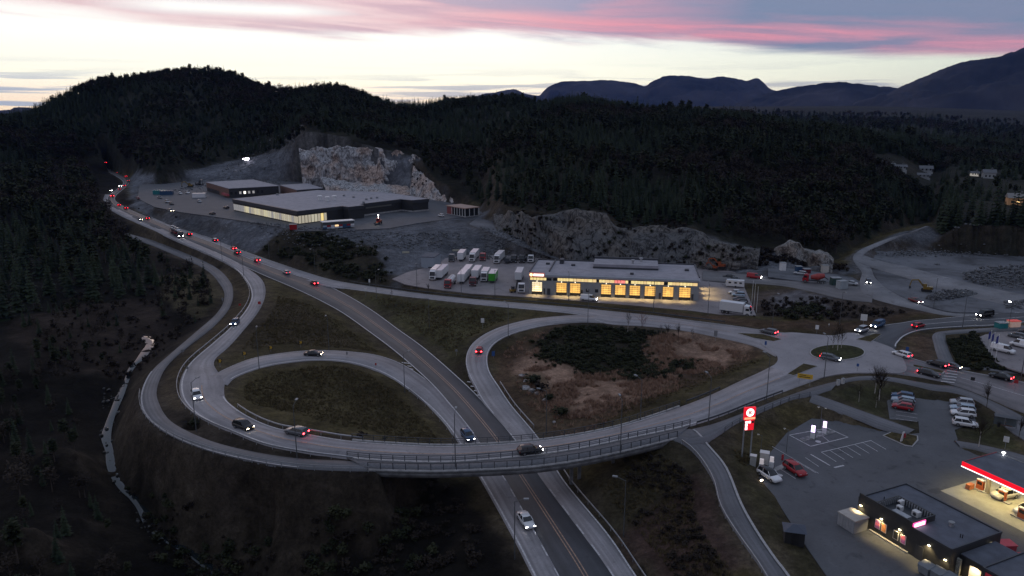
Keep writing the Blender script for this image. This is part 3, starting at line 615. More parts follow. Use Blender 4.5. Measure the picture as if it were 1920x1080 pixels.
def road(key, name, m, label, lift, cat='road', lo=0, hi=None):
    L, Rr = ROADS[key]; o = sheet(name, L[lo:hi], Rr[lo:hi], m, lift); ROADOBJ[key] = o
    return tag(o, label, cat, kind='structure')
road('highway', 'road', DARK, 'dark two-lane main road passing under the bridge', .02)
road('exit_ramp', 'road', LIGHT, 'pale curving road over the bridge from far exit to roundabout', .05)
road('loop_ramp', 'road', LIGHT, 'pale loop road curling down to the main road on the left', .045)
road('entry_ramp', 'road', LIGHT, 'pale ramp climbing from under the bridge round the rough ground', .04)
road('roundabout_road', 'road', LIGHT, 'pale road along the garage yard to the roundabout', .03)
road('north_road', 'road', DARK, 'dark road leaving the roundabout to the right', .035)
road('east_road', 'road', asphalt('east_asphalt', (.15, .142, .15)), 'grey road leaving the roundabout past the crossing', .04)
road('quarry_road', 'road', GRVL, 'gravel road winding up past the quarry into the wood', .05)
road('haul_road', 'road', GRVL, 'gravel haul road crossing the quarry floor', .045)
road('yard_road', 'road', asphalt('dusty_road', (.13, .125, .13)), 'dusty road from the garage yard to the quarry junction', .04)
road('gravel_track', 'road', GRV, 'gravel track climbing from the yard to the store platform', .05)
for key, lab in (('foot_path', 'grey foot path curving round the outside of the pale road'), ('cycle_path', 'dark cycle path running down from the bridge end'), ('cycle_branch', 'cycle path beside the bridge road to the roundabout'), ('station_path', 'diagonal path down to the filling station'), ('sidewalk', 'sidewalk south of the roundabout'), ('cross_path', 'path beside the brown verge to the crossing'), ('right_path', 'path below the hedge bed at the crossing'), ('store_path', 'path behind the station canopy')):
    road(key, 'path', MID, lab, .06, 'path')
def fan(name, poly, z, m, parent=None, lift=.0, skirt=.3):
    bm = bmesh.new(); top = [bm.verts.new((p[0], p[1], z + lift)) for p in poly]; f = bm.faces.new(top)
    f.normal_update()
    if f.normal.z < 0: f.normal_flip()
    bot = [bm.verts.new((p[0], p[1], z + lift - skirt)) for p in poly]; n = len(poly)
    for i in range(n): bm.faces.new((top[i], bot[i], bot[(i + 1) % n], top[(i + 1) % n]))
    bmesh.ops.triangulate(bm, faces=[f]); me = bpy.data.meshes.new(name); bm.to_mesh(me); bm.free(); me.materials.append(m)
    return link(bpy.data.objects.new(name, me), parent)
def smooth_poly(poly, n=4):
    p = [tuple(v) for v in poly]; c = cr([p[-1]] + p + [p[0], p[1]], n); return c[n:-n - 0][:-n] if False else c[n:n + n * len(p)]
AREAOBJ = {}
for key, name, m, lab, sm in (('roundabout', 'roundabout', LIGHT, 'pale paved roundabout ring', True), ('garage_yard', 'yard', YARD, 'wide asphalt yard round the truck garage', False), ('store_lot', 'parking_lot', STORE, 'grey parking platform round the dark stores', False),
                              ('quarry_floor', 'quarry_floor', GRV, 'flat gravel floor of the quarry on the right', True), ('site_strip', 'site_ground', GRV, 'gravel strip of the building site below the outcrop', False), ('station_lot', 'parking_lot', LOT, 'dark asphalt lot of the filling station', False), ('right_lot', 'parking_lot', YARD, 'grey parking lot behind the hedge bed', False), ('bus_stop_apron', 'pavement', MID, 'paved apron at the bus shelter', False)):
    pw = POLYW[key]; pw = smooth_poly(pw) if sm else pw
    o = fan(name, pw, AREAS[key][1], m, lift=.055 if key in ('roundabout',) else .02); AREAOBJ[key] = o; tag(o, lab, 'pavement', kind='structure')

# raised grass islands with kerbs
def island(px, z, label, h=.14, col=GRASS, name='traffic_island', smooth=False, kerb=.28, parent=None):
    poly = [P(x, y, z) for x, y in px]
    if smooth: poly = [Vector(v) for v in smooth_poly(poly, 5)]
    c = sum((Vector((p[0], p[1], 0)) for p in poly), Vector()) / len(poly)
    e = empty(name, (c.x, c.y, z), 0, label, 'traffic island')
    loc = [(p[0] - c.x, p[1] - c.y) for p in poly]
    k = fan('kerb', loc, 0, KERB, e, h - .02, .3)
    inn = []
    for x, y in loc:
        l = math.hypot(x, y); s = max(.2, (l - kerb) / l); inn.append((x * s, y * s))
    fan('turf', inn, 0, mat('turf_%.3f_%.3f' % col[:2], col, .95, .45, .9, spec=.1), e, h + .02, .1)
    return e
th = np.linspace(0, 2 * math.pi, 28, endpoint=False)
island([(1570 + 52 * math.cos(t), 662 + 14.5 * math.sin(t)) for t in th], 6.06, 'round grass island in the middle of the roundabout', .25, (.035, .036, .016))
island([(1382, 625), (1430, 627), (1467, 637), (1452, 641), (1410, 634)], 5.95, 'long narrow grass splitter island on the garage side of the roundabout')
island([(1605, 637), (1642, 626), (1653, 627), (1632, 642)], 6.08, 'grass splitter island before the dark road to the right')
island([(1476, 702), (1507, 682), (1533, 687), (1487, 705)], 6.08, 'wedge-shaped grass splitter island towards the bridge')
island([(1692, 683), (1703, 682), (1772, 697), (1768, 701), (1733, 693)], 5.7, 'thin grass splitter island before the zebra crossing')
island([(1655, 817), (1676, 808), (1721, 818), (1722, 826), (1711, 838), (1697, 836)], 4.02, 'kerbed grass island with a small sign in the station lot')

# road markings: children of their road
def offset(L, Rr, t, w):
    L = np.array(L); Rr = np.array(Rr); c = L + (Rr - L) * t
    d = np.gradient(c, axis=0)[:, :2]; d /= np.linalg.norm(d, axis=1)[:, None] + 1e-9; nrm = np.stack([-d[:, 1], d[:, 0], 0 * d[:, 0]], -1)
    return c - nrm * w / 2, c + nrm * w / 2
def line(key, t, m, w=.18, lo=0, hi=None, name='edge_line', off=0, lift=.07):
    L, Rr = ROADS[key]; L = L[lo:hi]; Rr = Rr[lo:hi]
    wd = np.linalg.norm(Rr - L, axis=1)[:, None]
    if off: L = L + (Rr - L) / wd * off
    a, b = offset(L, Rr, t, w * 1.35); return sheet(name, a, b, m, lift, ROADOBJ[key], 0)
def dashes(key, t, m, lo, hi, ln=3., gap=6., w=.16, lift=.07, off=0):
    L, Rr = ROADS[key]; L = L[lo:hi]; Rr = Rr[lo:hi]; c = L + (Rr - L) * t
    s = np.concatenate([[0], np.cumsum(np.linalg.norm(np.diff(c, axis=0), axis=1))]); p = 1.0
    while p + ln < s[-1]:
        ps = [np.array([np.interp(q_, s, c[:, i]) for i in range(3)]) for q_ in (p, p + ln)]
        d = (ps[1] - ps[0])[:2]; d /= np.linalg.norm(d); nn = np.array([-d[1], d[0], 0]) * w / 2
        MB().add([ps[0] - nn + (0, 0, lift), ps[0] + nn + (0, 0, lift), ps[1] + nn + (0, 0, lift), ps[1] - nn + (0, 0, lift)], [(3, 2, 1, 0)]).build('dash', m, ROADOBJ[key]); p += ln + gap
line('highway', .462, LINEY, .14, name='centre_line'); line('highway', .532, LINEY, .14, name='centre_line')
line('highway', .0, LINEW, .2, 25, 100); line('highway', .985, LINEW, .2, 19, 66); line('highway', .02, LINEW, .15, 100, 150); line('highway', .98, LINEW, .15, 66, 150)
dashes('highway', .0, LINEW, 0, 25, 3, 3, .22); dashes('highway', 1.0, LINEW, 0, 19, 3, 3, .24); dashes('highway', 1.0, LINEW, 62, 96, 3, 4)
line('loop_ramp', .0, LINEW, .2, 4, None, off=.3); line('loop_ramp', .985, LINEW, .14, 6, 48)
line('entry_ramp', .985, LINEW, .2, 0, 80); line('entry_ramp', .015, LINEW, .16, 28, 80)
line('exit_ramp', .03, LINEW, .22, 50, 190, off=.15); line('exit_ramp', .97, LINEW, .18, 108, 180)
L_, R_ = ROADS['exit_ramp']
line('exit_ramp', .5, LINEY, .18, 104, 200, name='centre_line')
line('roundabout_road', .02, LINEW, .14, 36, 80); line('roundabout_road', .98, LINEW, .16, 12, 100); line('roundabout_road', .5, LINEY, .12, 78, 98, name='centre_line')
line('north_road', .03, LINEW, .25, 8, None); line('north_road', .97, LINEW, .16, 10, None); line('north_road', .5, LINEW, .16, 22, None, name='centre_line')
line('east_road', .5, LINEW, .14, 26, None, name='centre_line'); line('east_road', .97, LINEW, .16, 6, None)
for key in ('foot_path',): line(key, .03, mat('pale_path_edge', (.3, .29, .3), .8, .2), .25, 50, 86, lift=.1)
line('cycle_path', .985, KERB, .3, 5, None, name='kerb', lift=.16)
# hatched gores
def hatch(p0, p1, n, ln, z, par):
    for i in range(n):
        t = i / (n - 1); a = P(p0[0] + (p1[0] - p0[0]) * t, p0[1] + (p1[1] - p0[1]) * t, z); l = ln[0] + (ln[1] - ln[0]) * t
        b = a + Vector((l, -l * .35, 0)); MB().bar(a + Vector((0, 0, .08)), b + Vector((0, 0, .08)), .5, .02).build('hatch_mark', LINEW, par)
hatch((596, 530), (634, 538), 6, (1.0, 3.6), 1.1, ROADOBJ['roundabout_road'])
hatch((876, 716), (895, 741), 4, (2.6, 1.0), .45, ROADOBJ['entry_ramp'])
hatch((752, 680), (768, 692), 3, (2.4, 1.0), .75, ROADOBJ['loop_ramp'])
# zebra crossing on the east road
for i in range(7):
    t = i / 6; a = P(1764 + 30 * t * .55, 715 - 30 * t, 5.52); b = P(1790 + 30 * t * .35, 718 - 30 * t, 5.52)
    MB().bar(a + Vector((0, 0, .04)), b + Vector((0, 0, .04)), .5, .02).build('zebra_stripe', LINEW, ROADOBJ['east_road'])

# ------------------------------------------------------------------ stream
wm = bpy.data.materials.new('stream_water'); wm.use_nodes = True; q = NG(wm.node_tree); b = wm.node_tree.nodes['Principled BSDF']
b.inputs['Base Color'].default_value = (.012, .016, .018, 1); b.inputs['Roughness'].default_value = .05; b.inputs['IOR'].default_value = 1.33; b.inputs['Specular IOR Level'].default_value = .65
t = q.n('ShaderNodeTexCoord'); bp = q.n('ShaderNodeBump'); bp.inputs['Strength'].default_value = .10; bp.inputs['Distance'].default_value = .05
wm.node_tree.links.new(q.noise(t.outputs['Object'], 1.8, 3), bp.inputs['Height']); wm.node_tree.links.new(bp.outputs[0], b.inputs['Normal'])
mid = (SL + SR) / 2; dd = SR - SL; dd[:, 2] = 0; dd /= np.linalg.norm(dd, axis=1)[:, None]
wst = sheet('stream', SL + (SR - SL) * .16, SR - (SR - SL) * .16, wm, 0, None, .05); tag(wst, 'narrow stream reflecting the sky on the dark left valley floor', 'stream', kind='structure')
# ------------------------------------------------------------------ cliffs
def rock_mat(name, c1, c2, c3, sc=.16):
    m = bpy.data.materials.new(name); m.use_nodes = True; q = NG(m.node_tree); b = m.node_tree.nodes['Principled BSDF']
    t = q.n('ShaderNodeTexCoord'); mp = q.n('ShaderNodeMapping'); mp.inputs['Scale'].default_value = (1, 1, .45); m.node_tree.links.new(t.outputs['Object'], mp.inputs[0])
    n1 = q.noise(mp.outputs[0], sc, 6, .65, .6); n2 = q.noise(mp.outputs[0], sc * 6, 6, .7, .8); n3 = q.noise(t.outputs['Object'], sc * .45, 3, .5)
    c = q.mix(q.sstep(n3, .40, .62), c1, c2); c = q.mix(q.sstep(n1, .56, .72), c, c3)
    f = q.ramp(n2, [(.30, .25), (.45, .8), (.6, 1.05), (.8, 1.3)]); c = q.mix(1.0, c, q.xyz(f, f, f), 'MULTIPLY')
    cr1 = q.m('ABSOLUTE', q.m('SUBTRACT', q.noise(mp.outputs[0], sc * 1.6, 4, .55, 1.2), .5)); fk = q.ramp(cr1, [(0, .22), (.022, .55), (.05, 1.0)]); c = q.mix(1.0, c, q.xyz(fk, fk, fk), 'MULTIPLY')  # dark lines painted into the colour for the shade of crevices
    m.node_tree.links.new(c, b.inputs['Base Color']); b.inputs['Roughness'].default_value = .9; b.inputs['Specular IOR Level'].default_value = .2
    bp = q.n('ShaderNodeBump'); bp.inputs['Strength'].default_value = .8; bp.inputs['Distance'].default_value = .5
    m.node_tree.links.new(n2, bp.inputs['Height']); m.node_tree.links.new(bp.outputs[0], b.inputs['Normal']); return m
ROCK = rock_mat('cliff_rock', (.40, .40, .41), (.46, .36, .31), (.13, .125, .13)); ROCKD = rock_mat('dark_cliff_rock', (.105, .105, .107), (.135, .122, .112), (.018, .017, .014), .14); ROCKO = rock_mat('outcrop_rock', (.24, .235, .23), (.28, .24, .21), (.035, .033, .028), .3)
CLV = {}
def cliff(bottom, top, label, m, seed, amp=1.0, sub=1.0, dr=0):
    """bottom, top: rows (px, py, range) of the foot and the lip of a rock face"""
    n = 14; bottom = [(a, b, r + dr) for a, b, r in bottom]; top = [(a, b, r + dr) for a, b, r in top]
    B = cr([tuple(PR(*p)) for p in bottom], n); T = cr([tuple(PR(*p)) for p in top], n)
    def res(c, k):
        s = np.concatenate([[0], np.cumsum(np.linalg.norm(np.diff(c[:, :2], axis=0), axis=1))]); q_ = np.linspace(0, s[-1], k)
        return np.stack([np.interp(q_, s, c[:, i]) for i in range(3)], -1), s[-1]
    _, ln = res(B, 5); k = int(ln / (.9 * sub)) + 2
    B, _ = res(B, k); T, _ = res(T, k)
    B[:, 2] = np.minimum(B[:, 2], ground_z(B[:, 0] * .985, B[:, 1] * .985)) - 1.5
    tap = np.clip(np.minimum(np.arange(k), k - 1 - np.arange(k)) / (k * .07), 0, 1); T = T.copy(); gT = ground_z(T[:, 0] * 1.02, T[:, 1] * 1.02)
    hh = np.max(T[:, 2] - B[:, 2]); nv = int(hh / (.8 * sub)) + 3
    d = T - B; out = np.stack([-B[:, 0], -B[:, 1], 0 * B[:, 0]], -1); out /= np.linalg.norm(out, axis=1)[:, None]
    s = np.arange(k) * .9 * sub
    rows = []
    for j in range(nv + 4):
        t = min(1, j / (nv - 1)); z = B[:, 2] + d[:, 2] * t
        tt = t ** 1.35
        p = B + d * np.array([0, 0, 1.]) * t + d * np.array([1., 1., 0]) * tt
        zz = np.full(k, j * .8 * sub)
        a = fbm(s / 13, zz / 40, seed, 3) * 9 + np.abs(fbm(s / 4.2, zz / 8, seed + 5, 4)) * -7.0 + np.floor(fbm(s / 6.5 + zz / 15, zz / 9, seed + 9, 2) * 8) / 8 * 5.5 + fbm(s / 1.6, zz / 1.8, seed + 15, 2) * 1.6
        fade = min(1, t * 6 + .3)
        p = p + out * (a * amp * fade)[:, None]
        p[:, 2] += fbm(s / 3, zz / 3, seed + 3, 3) * 1.0 * amp + fbm(s / 7, zz * 0, seed + 31, 3) * 5.0 * amp * t
        if j >= nv: p = p - out * (j - nv + 1) * 2.2 * np.array([1, 1, 0]); p[:, 2] += fbm(s / 5., np.full(k, j * 1.7), seed + 20, 3) * 2.2 - .25 * (j - nv + 1)
        rows.append(p)
    V = np.array(rows).reshape(-1, 3); F = [(j * k + i, j * k + i + 1, (j + 1) * k + i + 1, (j + 1) * k + i) for j in range(nv + 3) for i in range(k - 1)]
    CLV[seed] = V; o = link(bpy.data.objects.new('cliff', np_mesh('cliff', V, np.array(F), m))); return tag(o, label, 'cliff', kind='structure')
cliff([(566, 316, 543), (600, 327, 540), (640, 334, 537), (680, 342, 532), (720, 348, 526), (760, 352, 520), (788, 352, 512)], [(560, 277, 550), (600, 274, 547), (640, 276, 544), (680, 277, 540), (720, 281, 535), (760, 287, 530), (792, 297, 524)], 'tall pale quarried rock face above the dark store', ROCK, 3, 1.25)
cliff([(612, 350, 520), (660, 356, 512), (710, 362, 502), (750, 367, 494), (790, 374, 478)], [(600, 332, 533), (650, 338, 529), (700, 346, 521), (750, 350, 512), (795, 352, 500)], 'low pale rock step behind the dark store roof', ROCK, 13, .7)
cliff([(768, 366, 490), (800, 377, 466), (840, 387, 446), (870, 397, 430), (905, 409, 408)], [(775, 312, 512), (800, 330, 486), (832, 348, 466), (862, 361, 448), (908, 393, 416)], 'pinkish broken rock slope descending behind the glass pavilion', ROCK, 23, .9)
cliff([(930, 436, 330), (990, 448, 304), (1030, 460, 298), (1070, 480, 292), (1130, 491, 289), (1200, 494, 289), (1300, 497, 289), (1360, 499, 288), (1420, 502, 286)], [(925, 400, 362), (1000, 405, 310), (1040, 400, 305), (1062, 398, 304), (1130, 398, 303), (1158, 424, 302), (1260, 431, 302), (1300, 427, 301), (1335, 446, 299), (1425, 468, 293)], 'dark weathered rock cut behind the truck garage', ROCKD, 33, .8, 1.0, 5)
cliff([(1440, 488, 296), (1480, 492, 290), (1520, 500, 284), (1550, 508, 279), (1560, 512, 277)], [(1440, 470, 300), (1478, 462, 294), (1510, 464, 288), (1532, 474, 283), (1562, 500, 279)], 'pale rock outcrop at the wood edge right of the garage', ROCKO, 43, 1.1, .7, 16)
None and cliff([(300, 352, 555), (380, 345, 560), (450, 340, 566), (520, 332, 560), (566, 326, 548)], [(300, 333, 628), (380, 315, 615), (470, 297, 606), (520, 286, 580), (566, 280, 556)], 'long grey rubble slope left of the quarried face', GRV, 53, .35, 1.5)

# ------------------------------------------------------------------ boulders
def boulder_mesh(seed, sub=2, m=ROCK, sx=1, sy=1, sz=.7):
    bm = bmesh.new(); bmesh.ops.create_icosphere(bm, subdivisions=sub, radius=.5); r = np.random.default_rng(seed)
    pl = [(Vector(r.normal(size=3)).normalized(), .28 + .17 * r.random()) for _ in range(9)]
    for v in bm.verts:
        for nrm, d in pl:
            e = v.co.dot(nrm)
            if e > d: v.co -= nrm * (e - d)
        v.co.x *= sx; v.co.y *= sy; v.co.z = v.co.z * sz + .2
    me = bpy.data.meshes.new('boulder'); bm.to_mesh(me); bm.free(); me.materials.append(m); return me
BLD = [boulder_mesh(i, 2, ROCK) for i in range(4)]; BLDD = boulder_mesh(9, 1, rock_mat('rubble_rock', (.19, .20, .215), (.23, .22, .215), (.06, .06, .065), .5))
for i, (px, py, s, lab) in enumerate([(978, 706, 2.6, 'topmost pale boulder of the row in the rough grass'), (985, 716, 2.2, 'small pale boulder just below the topmost one'), (985, 727, 3.4, 'largest pale boulder in the middle of the row'), (997, 735, 2.8, 'pale boulder right of the largest one in the row'), (1008, 739, 2.4, 'pale boulder at the dark bush end of the row'), (1024, 752, 2.6, 'lone pale boulder below the dark bush in the rough grass'), (1051, 778, 1.4, 'small boulder beside the lowest dark bush'), (1038, 794, 1.2, 'lowest small boulder above the bridge railing')]):
    p = G(px, py, 2); o = link(bpy.data.objects.new('boulder', BLD[i % 4])); o.location = (p.x, p.y, p.z - .15 * s); o.scale = (s * .8, s * .8, s * .75); o.rotation_euler = (0, 0, i * 1.3); tag(o, lab, 'boulder', 'pale boulders in the rough grass')

# ------------------------------------------------------------------ trees
BARK = mat('bark', (.055, .042, .034), .9, .3, 4); BIRCH = mat('birch_bark', (.38, .35, .33), .8, .45, 6)
def fol(name, a, b):
    m = bpy.data.materials.new(name); m.use_nodes = True; q = NG(m.node_tree); bs = m.node_tree.nodes['Principled BSDF']; oi = q.n('ShaderNodeObjectInfo'); t = q.n('ShaderNodeTexCoord')
    f = q.m('ADD', q.m('MULTIPLY', oi.outputs['Random'], .75), q.m('MULTIPLY', q.noise(t.outputs['Object'], 3.0, 3), .35), clamp=True)
    m.node_tree.links.new(q.mix(f, a, b), bs.inputs['Base Color']); bs.inputs['Roughness'].default_value = .85; bs.inputs['Specular IOR Level'].default_value = .12; MATS[name] = m; return m
SPR = fol('spruce_needles', (.010, .017, .012), (.034, .046, .026)); PIN = fol('pine_needles', (.012, .017, .010), (.034, .038, .020)); BRN = fol('bare_twigs', (.014, .011, .010), (.036, .028, .022)); LEAF = fol('dark_leaves', (.012, .016, .009), (.040, .042, .022))
def blades(mb, a, b, w, tw=.5, m=0):
    a = Vector(a); b = Vector(b); d = (b - a); s = d.cross(Vector((0, 0, 1))).normalized() * w; mid = a + d * tw
    mb.add([a, mid + s, b, mid - s], [(0, 1, 2), (0, 2, 3)], m)
def spruce(seed, H_=1.0, rad=.19, lv=13):
    r = random.Random(seed); mb = MB()
    for k in range(lv):
        t = k / (lv - 1); z = .07 + .9 * t; rr = rad * (1 - t) ** .85 * (1 + r.uniform(-.15, .15)) + .012; n = 9 if t < .7 else 6
        for i in range(n):
            a = 2 * math.pi * (i + r.random() * .7) / n; q_ = rr * r.uniform(.65, 1.2)
            blades(mb, (0, 0, z + .02), (q_ * math.cos(a), q_ * math.sin(a), z - .28 * q_ - r.uniform(0, .02)), q_ * .42)
    mb.add([(0.02, 0, .92), (-.015, .018, .92), (-.015, -.018, .92), (0, 0, 1.0)], [(0, 1, 3), (1, 2, 3), (2, 0, 3)])
    return mb
def puffs(seed, n, rx, rz, z0, card, flat=.6, hollow=.35):
    r = random.Random(seed); mb = MB()
    for i in range(n):
        while 1:
            p = Vector((r.uniform(-1, 1), r.uniform(-1, 1), r.uniform(-1, 1)))
            if hollow < p.length < 1: break
        lump = .75 + .35 * math.sin(p.x * 5 + seed) * math.cos(p.y * 4.3 + seed * 2)
        c = Vector((p.x * rx * lump, p.y * rx * lump, z0 + p.z * rz * lump)); s = card * r.uniform(.6, 1.4)
        e1 = Vector((r.uniform(-1, 1), r.uniform(-1, 1), r.uniform(-.5, .5))).normalized(); e2 = e1.cross(Vector((r.uniform(-1, 1), r.uniform(-1, 1), 1)).normalized()).normalized() * flat
        mb.add([c - e1 * s - e2 * s * .3, c + e2 * s, c + e1 * s + e2 * s * .2, c - e2 * s], [(0, 1, 2), (0, 2, 3)])
    return mb
def bare(seed, thick=.014, kids=6, depth=3, spread=.55, leaf=0, bole=.38):
    r = random.Random(seed); mb = MB(); tr = MB()
    def grow(a, d, l, w, k):
        b = a + d * l; (tr if k == 0 else mb).tube(a, b, w, w * .6, 5 if k < 2 else 3)
        if k >= depth: return
        for i in range(kids if k == 0 else 4):
            t = r.uniform(.35, 1) if k else r.uniform(.45, 1.0); o = a + d * l * t
            e = (d + Vector((r.uniform(-1, 1), r.uniform(-1, 1), r.uniform(-.15, .7))) * spread * (1.5 if k else 1.2)).normalized()
            grow(o, e, l * r.uniform(.45, .68), w * .5, k + 1)
    grow(Vector((0, 0, 0)), Vector((.02, .01, 1)).normalized(), .62, thick, 0); return tr, mb
def trunk_mesh(name, m, h=.9, r=.018): return MB().tube((0, 0, -.03), (0, 0, h), r, r * .3, 6).mesh(name, m)
KINDS = {}
for nm, crown, tmat in (('spruce_tree', spruce(1).mesh('crown', SPR), BARK), ('spruce_tree_b', spruce(2, 1, .16, 14).mesh('crown', SPR), BARK), ('spruce_tree_c', spruce(5, 1, .225, 12).mesh('crown', SPR), BARK),
                        ('pine_tree', puffs(3, 190, .22, .30, .68, .07).mesh('crown', PIN), BARK), ('pine_tree_b', puffs(8, 170, .17, .34, .64, .065).mesh('crown', PIN), BARK),
                        ('broadleaf_tree', puffs(4, 230, .30, .36, .62, .05, .35, .2).mesh('crown', BRN), BARK)):
    KINDS[nm] = (crown, trunk_mesh('trunk', tmat, .8))
def place_tree(kind, p, h, label, group, cat='tree'):
    cm, tm = KINDS[kind]; name = kind[:-2] if kind[-2] == '_' else kind
    e = empty(name, (p[0], p[1], p[2]), random.uniform(0, 6.28), label, cat, group); e.scale = (h, h, h)
    a = link(bpy.data.objects.new('crown', cm), e); link(bpy.data.objects.new('trunk', tm), e); return e
def scatter(obj_name, pts, scl, src, label, cat, rots=None):
    me = bpy.data.meshes.new(obj_name); pts = np.asarray(pts, np.float32); me.vertices.add(len(pts)); me.vertices.foreach_set('co', pts.ravel())
    a = me.attributes.new('size', 'FLOAT', 'POINT'); a.data.foreach_set('value', np.asarray(scl, np.float32))
    a = me.attributes.new('turn', 'FLOAT', 'POINT'); a.data.foreach_set('value', rng.uniform(0, 6.28, len(pts)).astype(np.float32))
    ng = bpy.data.node_groups.new(obj_name, 'GeometryNodeTree'); ng.interface.new_socket('Geometry', in_out='INPUT', socket_type='NodeSocketGeometry'); ng.interface.new_socket('Geometry', in_out='OUTPUT', socket_type='NodeSocketGeometry')
    N = ng.nodes.new; i = N('NodeGroupInput'); o = N('NodeGroupOutput'); ip = N('GeometryNodeInstanceOnPoints'); oi = N('GeometryNodeObjectInfo'); oi.transform_space = 'ORIGINAL'; oi.inputs['Object'].default_value = src; oi.inputs['As Instance'].default_value = True
    s1 = N('GeometryNodeInputNamedAttribute'); s1.data_type = 'FLOAT'; s1.inputs['Name'].default_value = 'size'; s2 = N('GeometryNodeInputNamedAttribute'); s2.data_type = 'FLOAT'; s2.inputs['Name'].default_value = 'turn'
    cx = N('ShaderNodeCombineXYZ'); l = ng.links.new
    l(i.outputs[0], ip.inputs['Points']); l(oi.outputs['Geometry'], ip.inputs['Instance']); l(s1.outputs[0], ip.inputs['Scale']); l(s2.outputs[0], cx.inputs[2]); l(cx.outputs[0], ip.inputs['Rotation']); l(ip.outputs[0], o.inputs[0])
    ob = link(bpy.data.objects.new(obj_name, me)); md = ob.modifiers.new('scatter', 'NODES'); md.node_group = ng
    return tag(ob, label, cat, kind='stuff')
# candidate points
open_m = blur(PAVE.astype(float), 5)
def pave_near(x, y): return bil(open_m, x, y) > .03
cand = []
def ring(n, a0, a1, r0f, r1f, region):
    a = rng.uniform(a0, a1, n); u = rng.random(n); fr = r0f(a); c = r1f(a); r = np.sqrt(fr ** 2 + (c ** 2 - fr ** 2) * u)
    x, y = r * np.sin(a), r * np.cos(a); z = ground_z(x, y); ins = (x > X0 + 3) & (x < X1 - 3) & (y < Y1 - 3)
    ok = ~(ins & pave_near(x, y)); return np.stack([x, y, z], -1)[ok]
hillpts = ring(22000, R(-42), R(42), lambda a: np.interp(a, FA, FR) + 5, lambda a: np.interp(a, CA, CRr) + 40, 'hill')
crestpts = ring(3600, R(-42), R(42), lambda a: np.interp(a, CA, CRr) - 28, lambda a: np.interp(a, CA, CRr) + 22, 'crest')
# clearings: the hillside farm on the right
CLEAR = [(G(a, b, 12), c_) for a, b, c_ in ((1660, 315, 28), (1680, 320, 26), (1705, 322, 26), (1735, 328, 30), (1740, 338, 22), (1853, 340, 30), (1835, 340, 26), (1853, 352, 24), (1885, 352, 24), (1905, 390, 24), (1900, 404, 18))]
for c, rr in CLEAR: hillpts = hillpts[np.hypot(hillpts[:, 0] - c.x, hillpts[:, 1] - c.y) > rr]
farpts = ring(5500, R(5), R(42), lambda a: np.interp(a, CA, CRr) + 40, lambda a: 0 * a + 2600, 'far')
def in_area(px, z, n, pave=True):
    poly = [P(x, y, z) for x, y in px]; xs = [p.x for p in poly]; ys = [p.y for p in poly]
    x = rng.uniform(min(xs), max(xs), n * 3); y = rng.uniform(min(ys), max(ys), n * 3); ok = inpoly(poly, x, y) & (y > 42)
    if pave: ok &= ~pave_near(x, y)
    x, y = x[ok][:n], y[ok][:n]; return np.stack([x, y, ground_z(x, y)], -1)
leftA = in_area([(-500, 350), (150, 335), (190, 380), (225, 430), (250, 470), (330, 500), (270, 545), (120, 560), (0, 600), (-500, 640)], 4, 2800)
leftB = in_area([(-500, 690), (100, 700), (165, 760), (165, 900), (230, 1010), (330, 1090), (250, 1300), (-600, 1300)], 0, 380)
leftC = in_area([(20, 590), (150, 570), (230, 600), (240, 650), (190, 700), (60, 700)], 1, 60)
leftD = in_area([(300, 505), (395, 520), (408, 570), (360, 610), (300, 590)], 1, 70)
rightE = in_area([(1745, 470), (1760, 440), (1800, 462), (2100, 468), (2100, 478), (1930, 476), (1800, 472)], 9, 60)
allp = []
def kind_for(x, y, region):
    n = vnoise(np.array([x / 60.]), np.array([y / 60.]), 77)[0] + random.uniform(-.25, .25)
    if region == 'R': return random.choice(['spruce_tree', 'spruce_tree_c', 'spruce_tree_c'])
    if region in 'BCD': return random.choice(['broadleaf_tree', 'broadleaf_tree', 'pine_tree_b', 'spruce_tree'])
    return 'broadleaf_tree' if n < .24 else 'pine_tree' if n < .36 else 'pine_tree_b' if n < .50 else random.choice(['spruce_tree', 'spruce_tree_b', 'spruce_tree_c'])
for reg, pts, h0, h1 in (('H', hillpts, 6, 11.5), ('R', crestpts, 6.5, 11.5), ('F', farpts, 12, 22), ('A', leftA, 7, 14), ('B', leftB, 3, 6.5), ('C', leftC, 3, 6), ('D', leftD, 3, 7), ('E', rightE, 12, 19)):
    for p in pts: allp.append((reg, p, random.uniform(h0, h1) * (1.3 if random.random() < .07 else 1)))
def in_view(p):
    y = p[1] * CP - (p[2] - CAMZ) * SP_
    u = p[0] / y; v = (p[1] * SP_ + (p[2] - CAMZ) * CP) / y
    return abs(u) < .72 and abs(v) < .42
order = sorted([i for i, t in enumerate(allp) if in_view(t[1])], key=lambda i: -allp[i][2] / np.linalg.norm(allp[i][1] - np.array([0, 0, CAMZ])))
singles = set(order[:290])
LAB = {'A': 'dark tree in the wood left of the far main road', 'B': 'dark low tree on the valley floor left of the stream', 'C': 'small tree on the brownish open ground left of the stream', 'D': 'small tree in the thicket inside the foot path bend', 'E': 'tall dark spruce at the wood edge behind the quarry floor', 'R': 'dark tree on the skyline of the wooded hill', 'H': 'dark tree on the wooded hillside above the rock faces', 'F': 'distant tree in the valley beyond the wooded hill'}
rest = {}
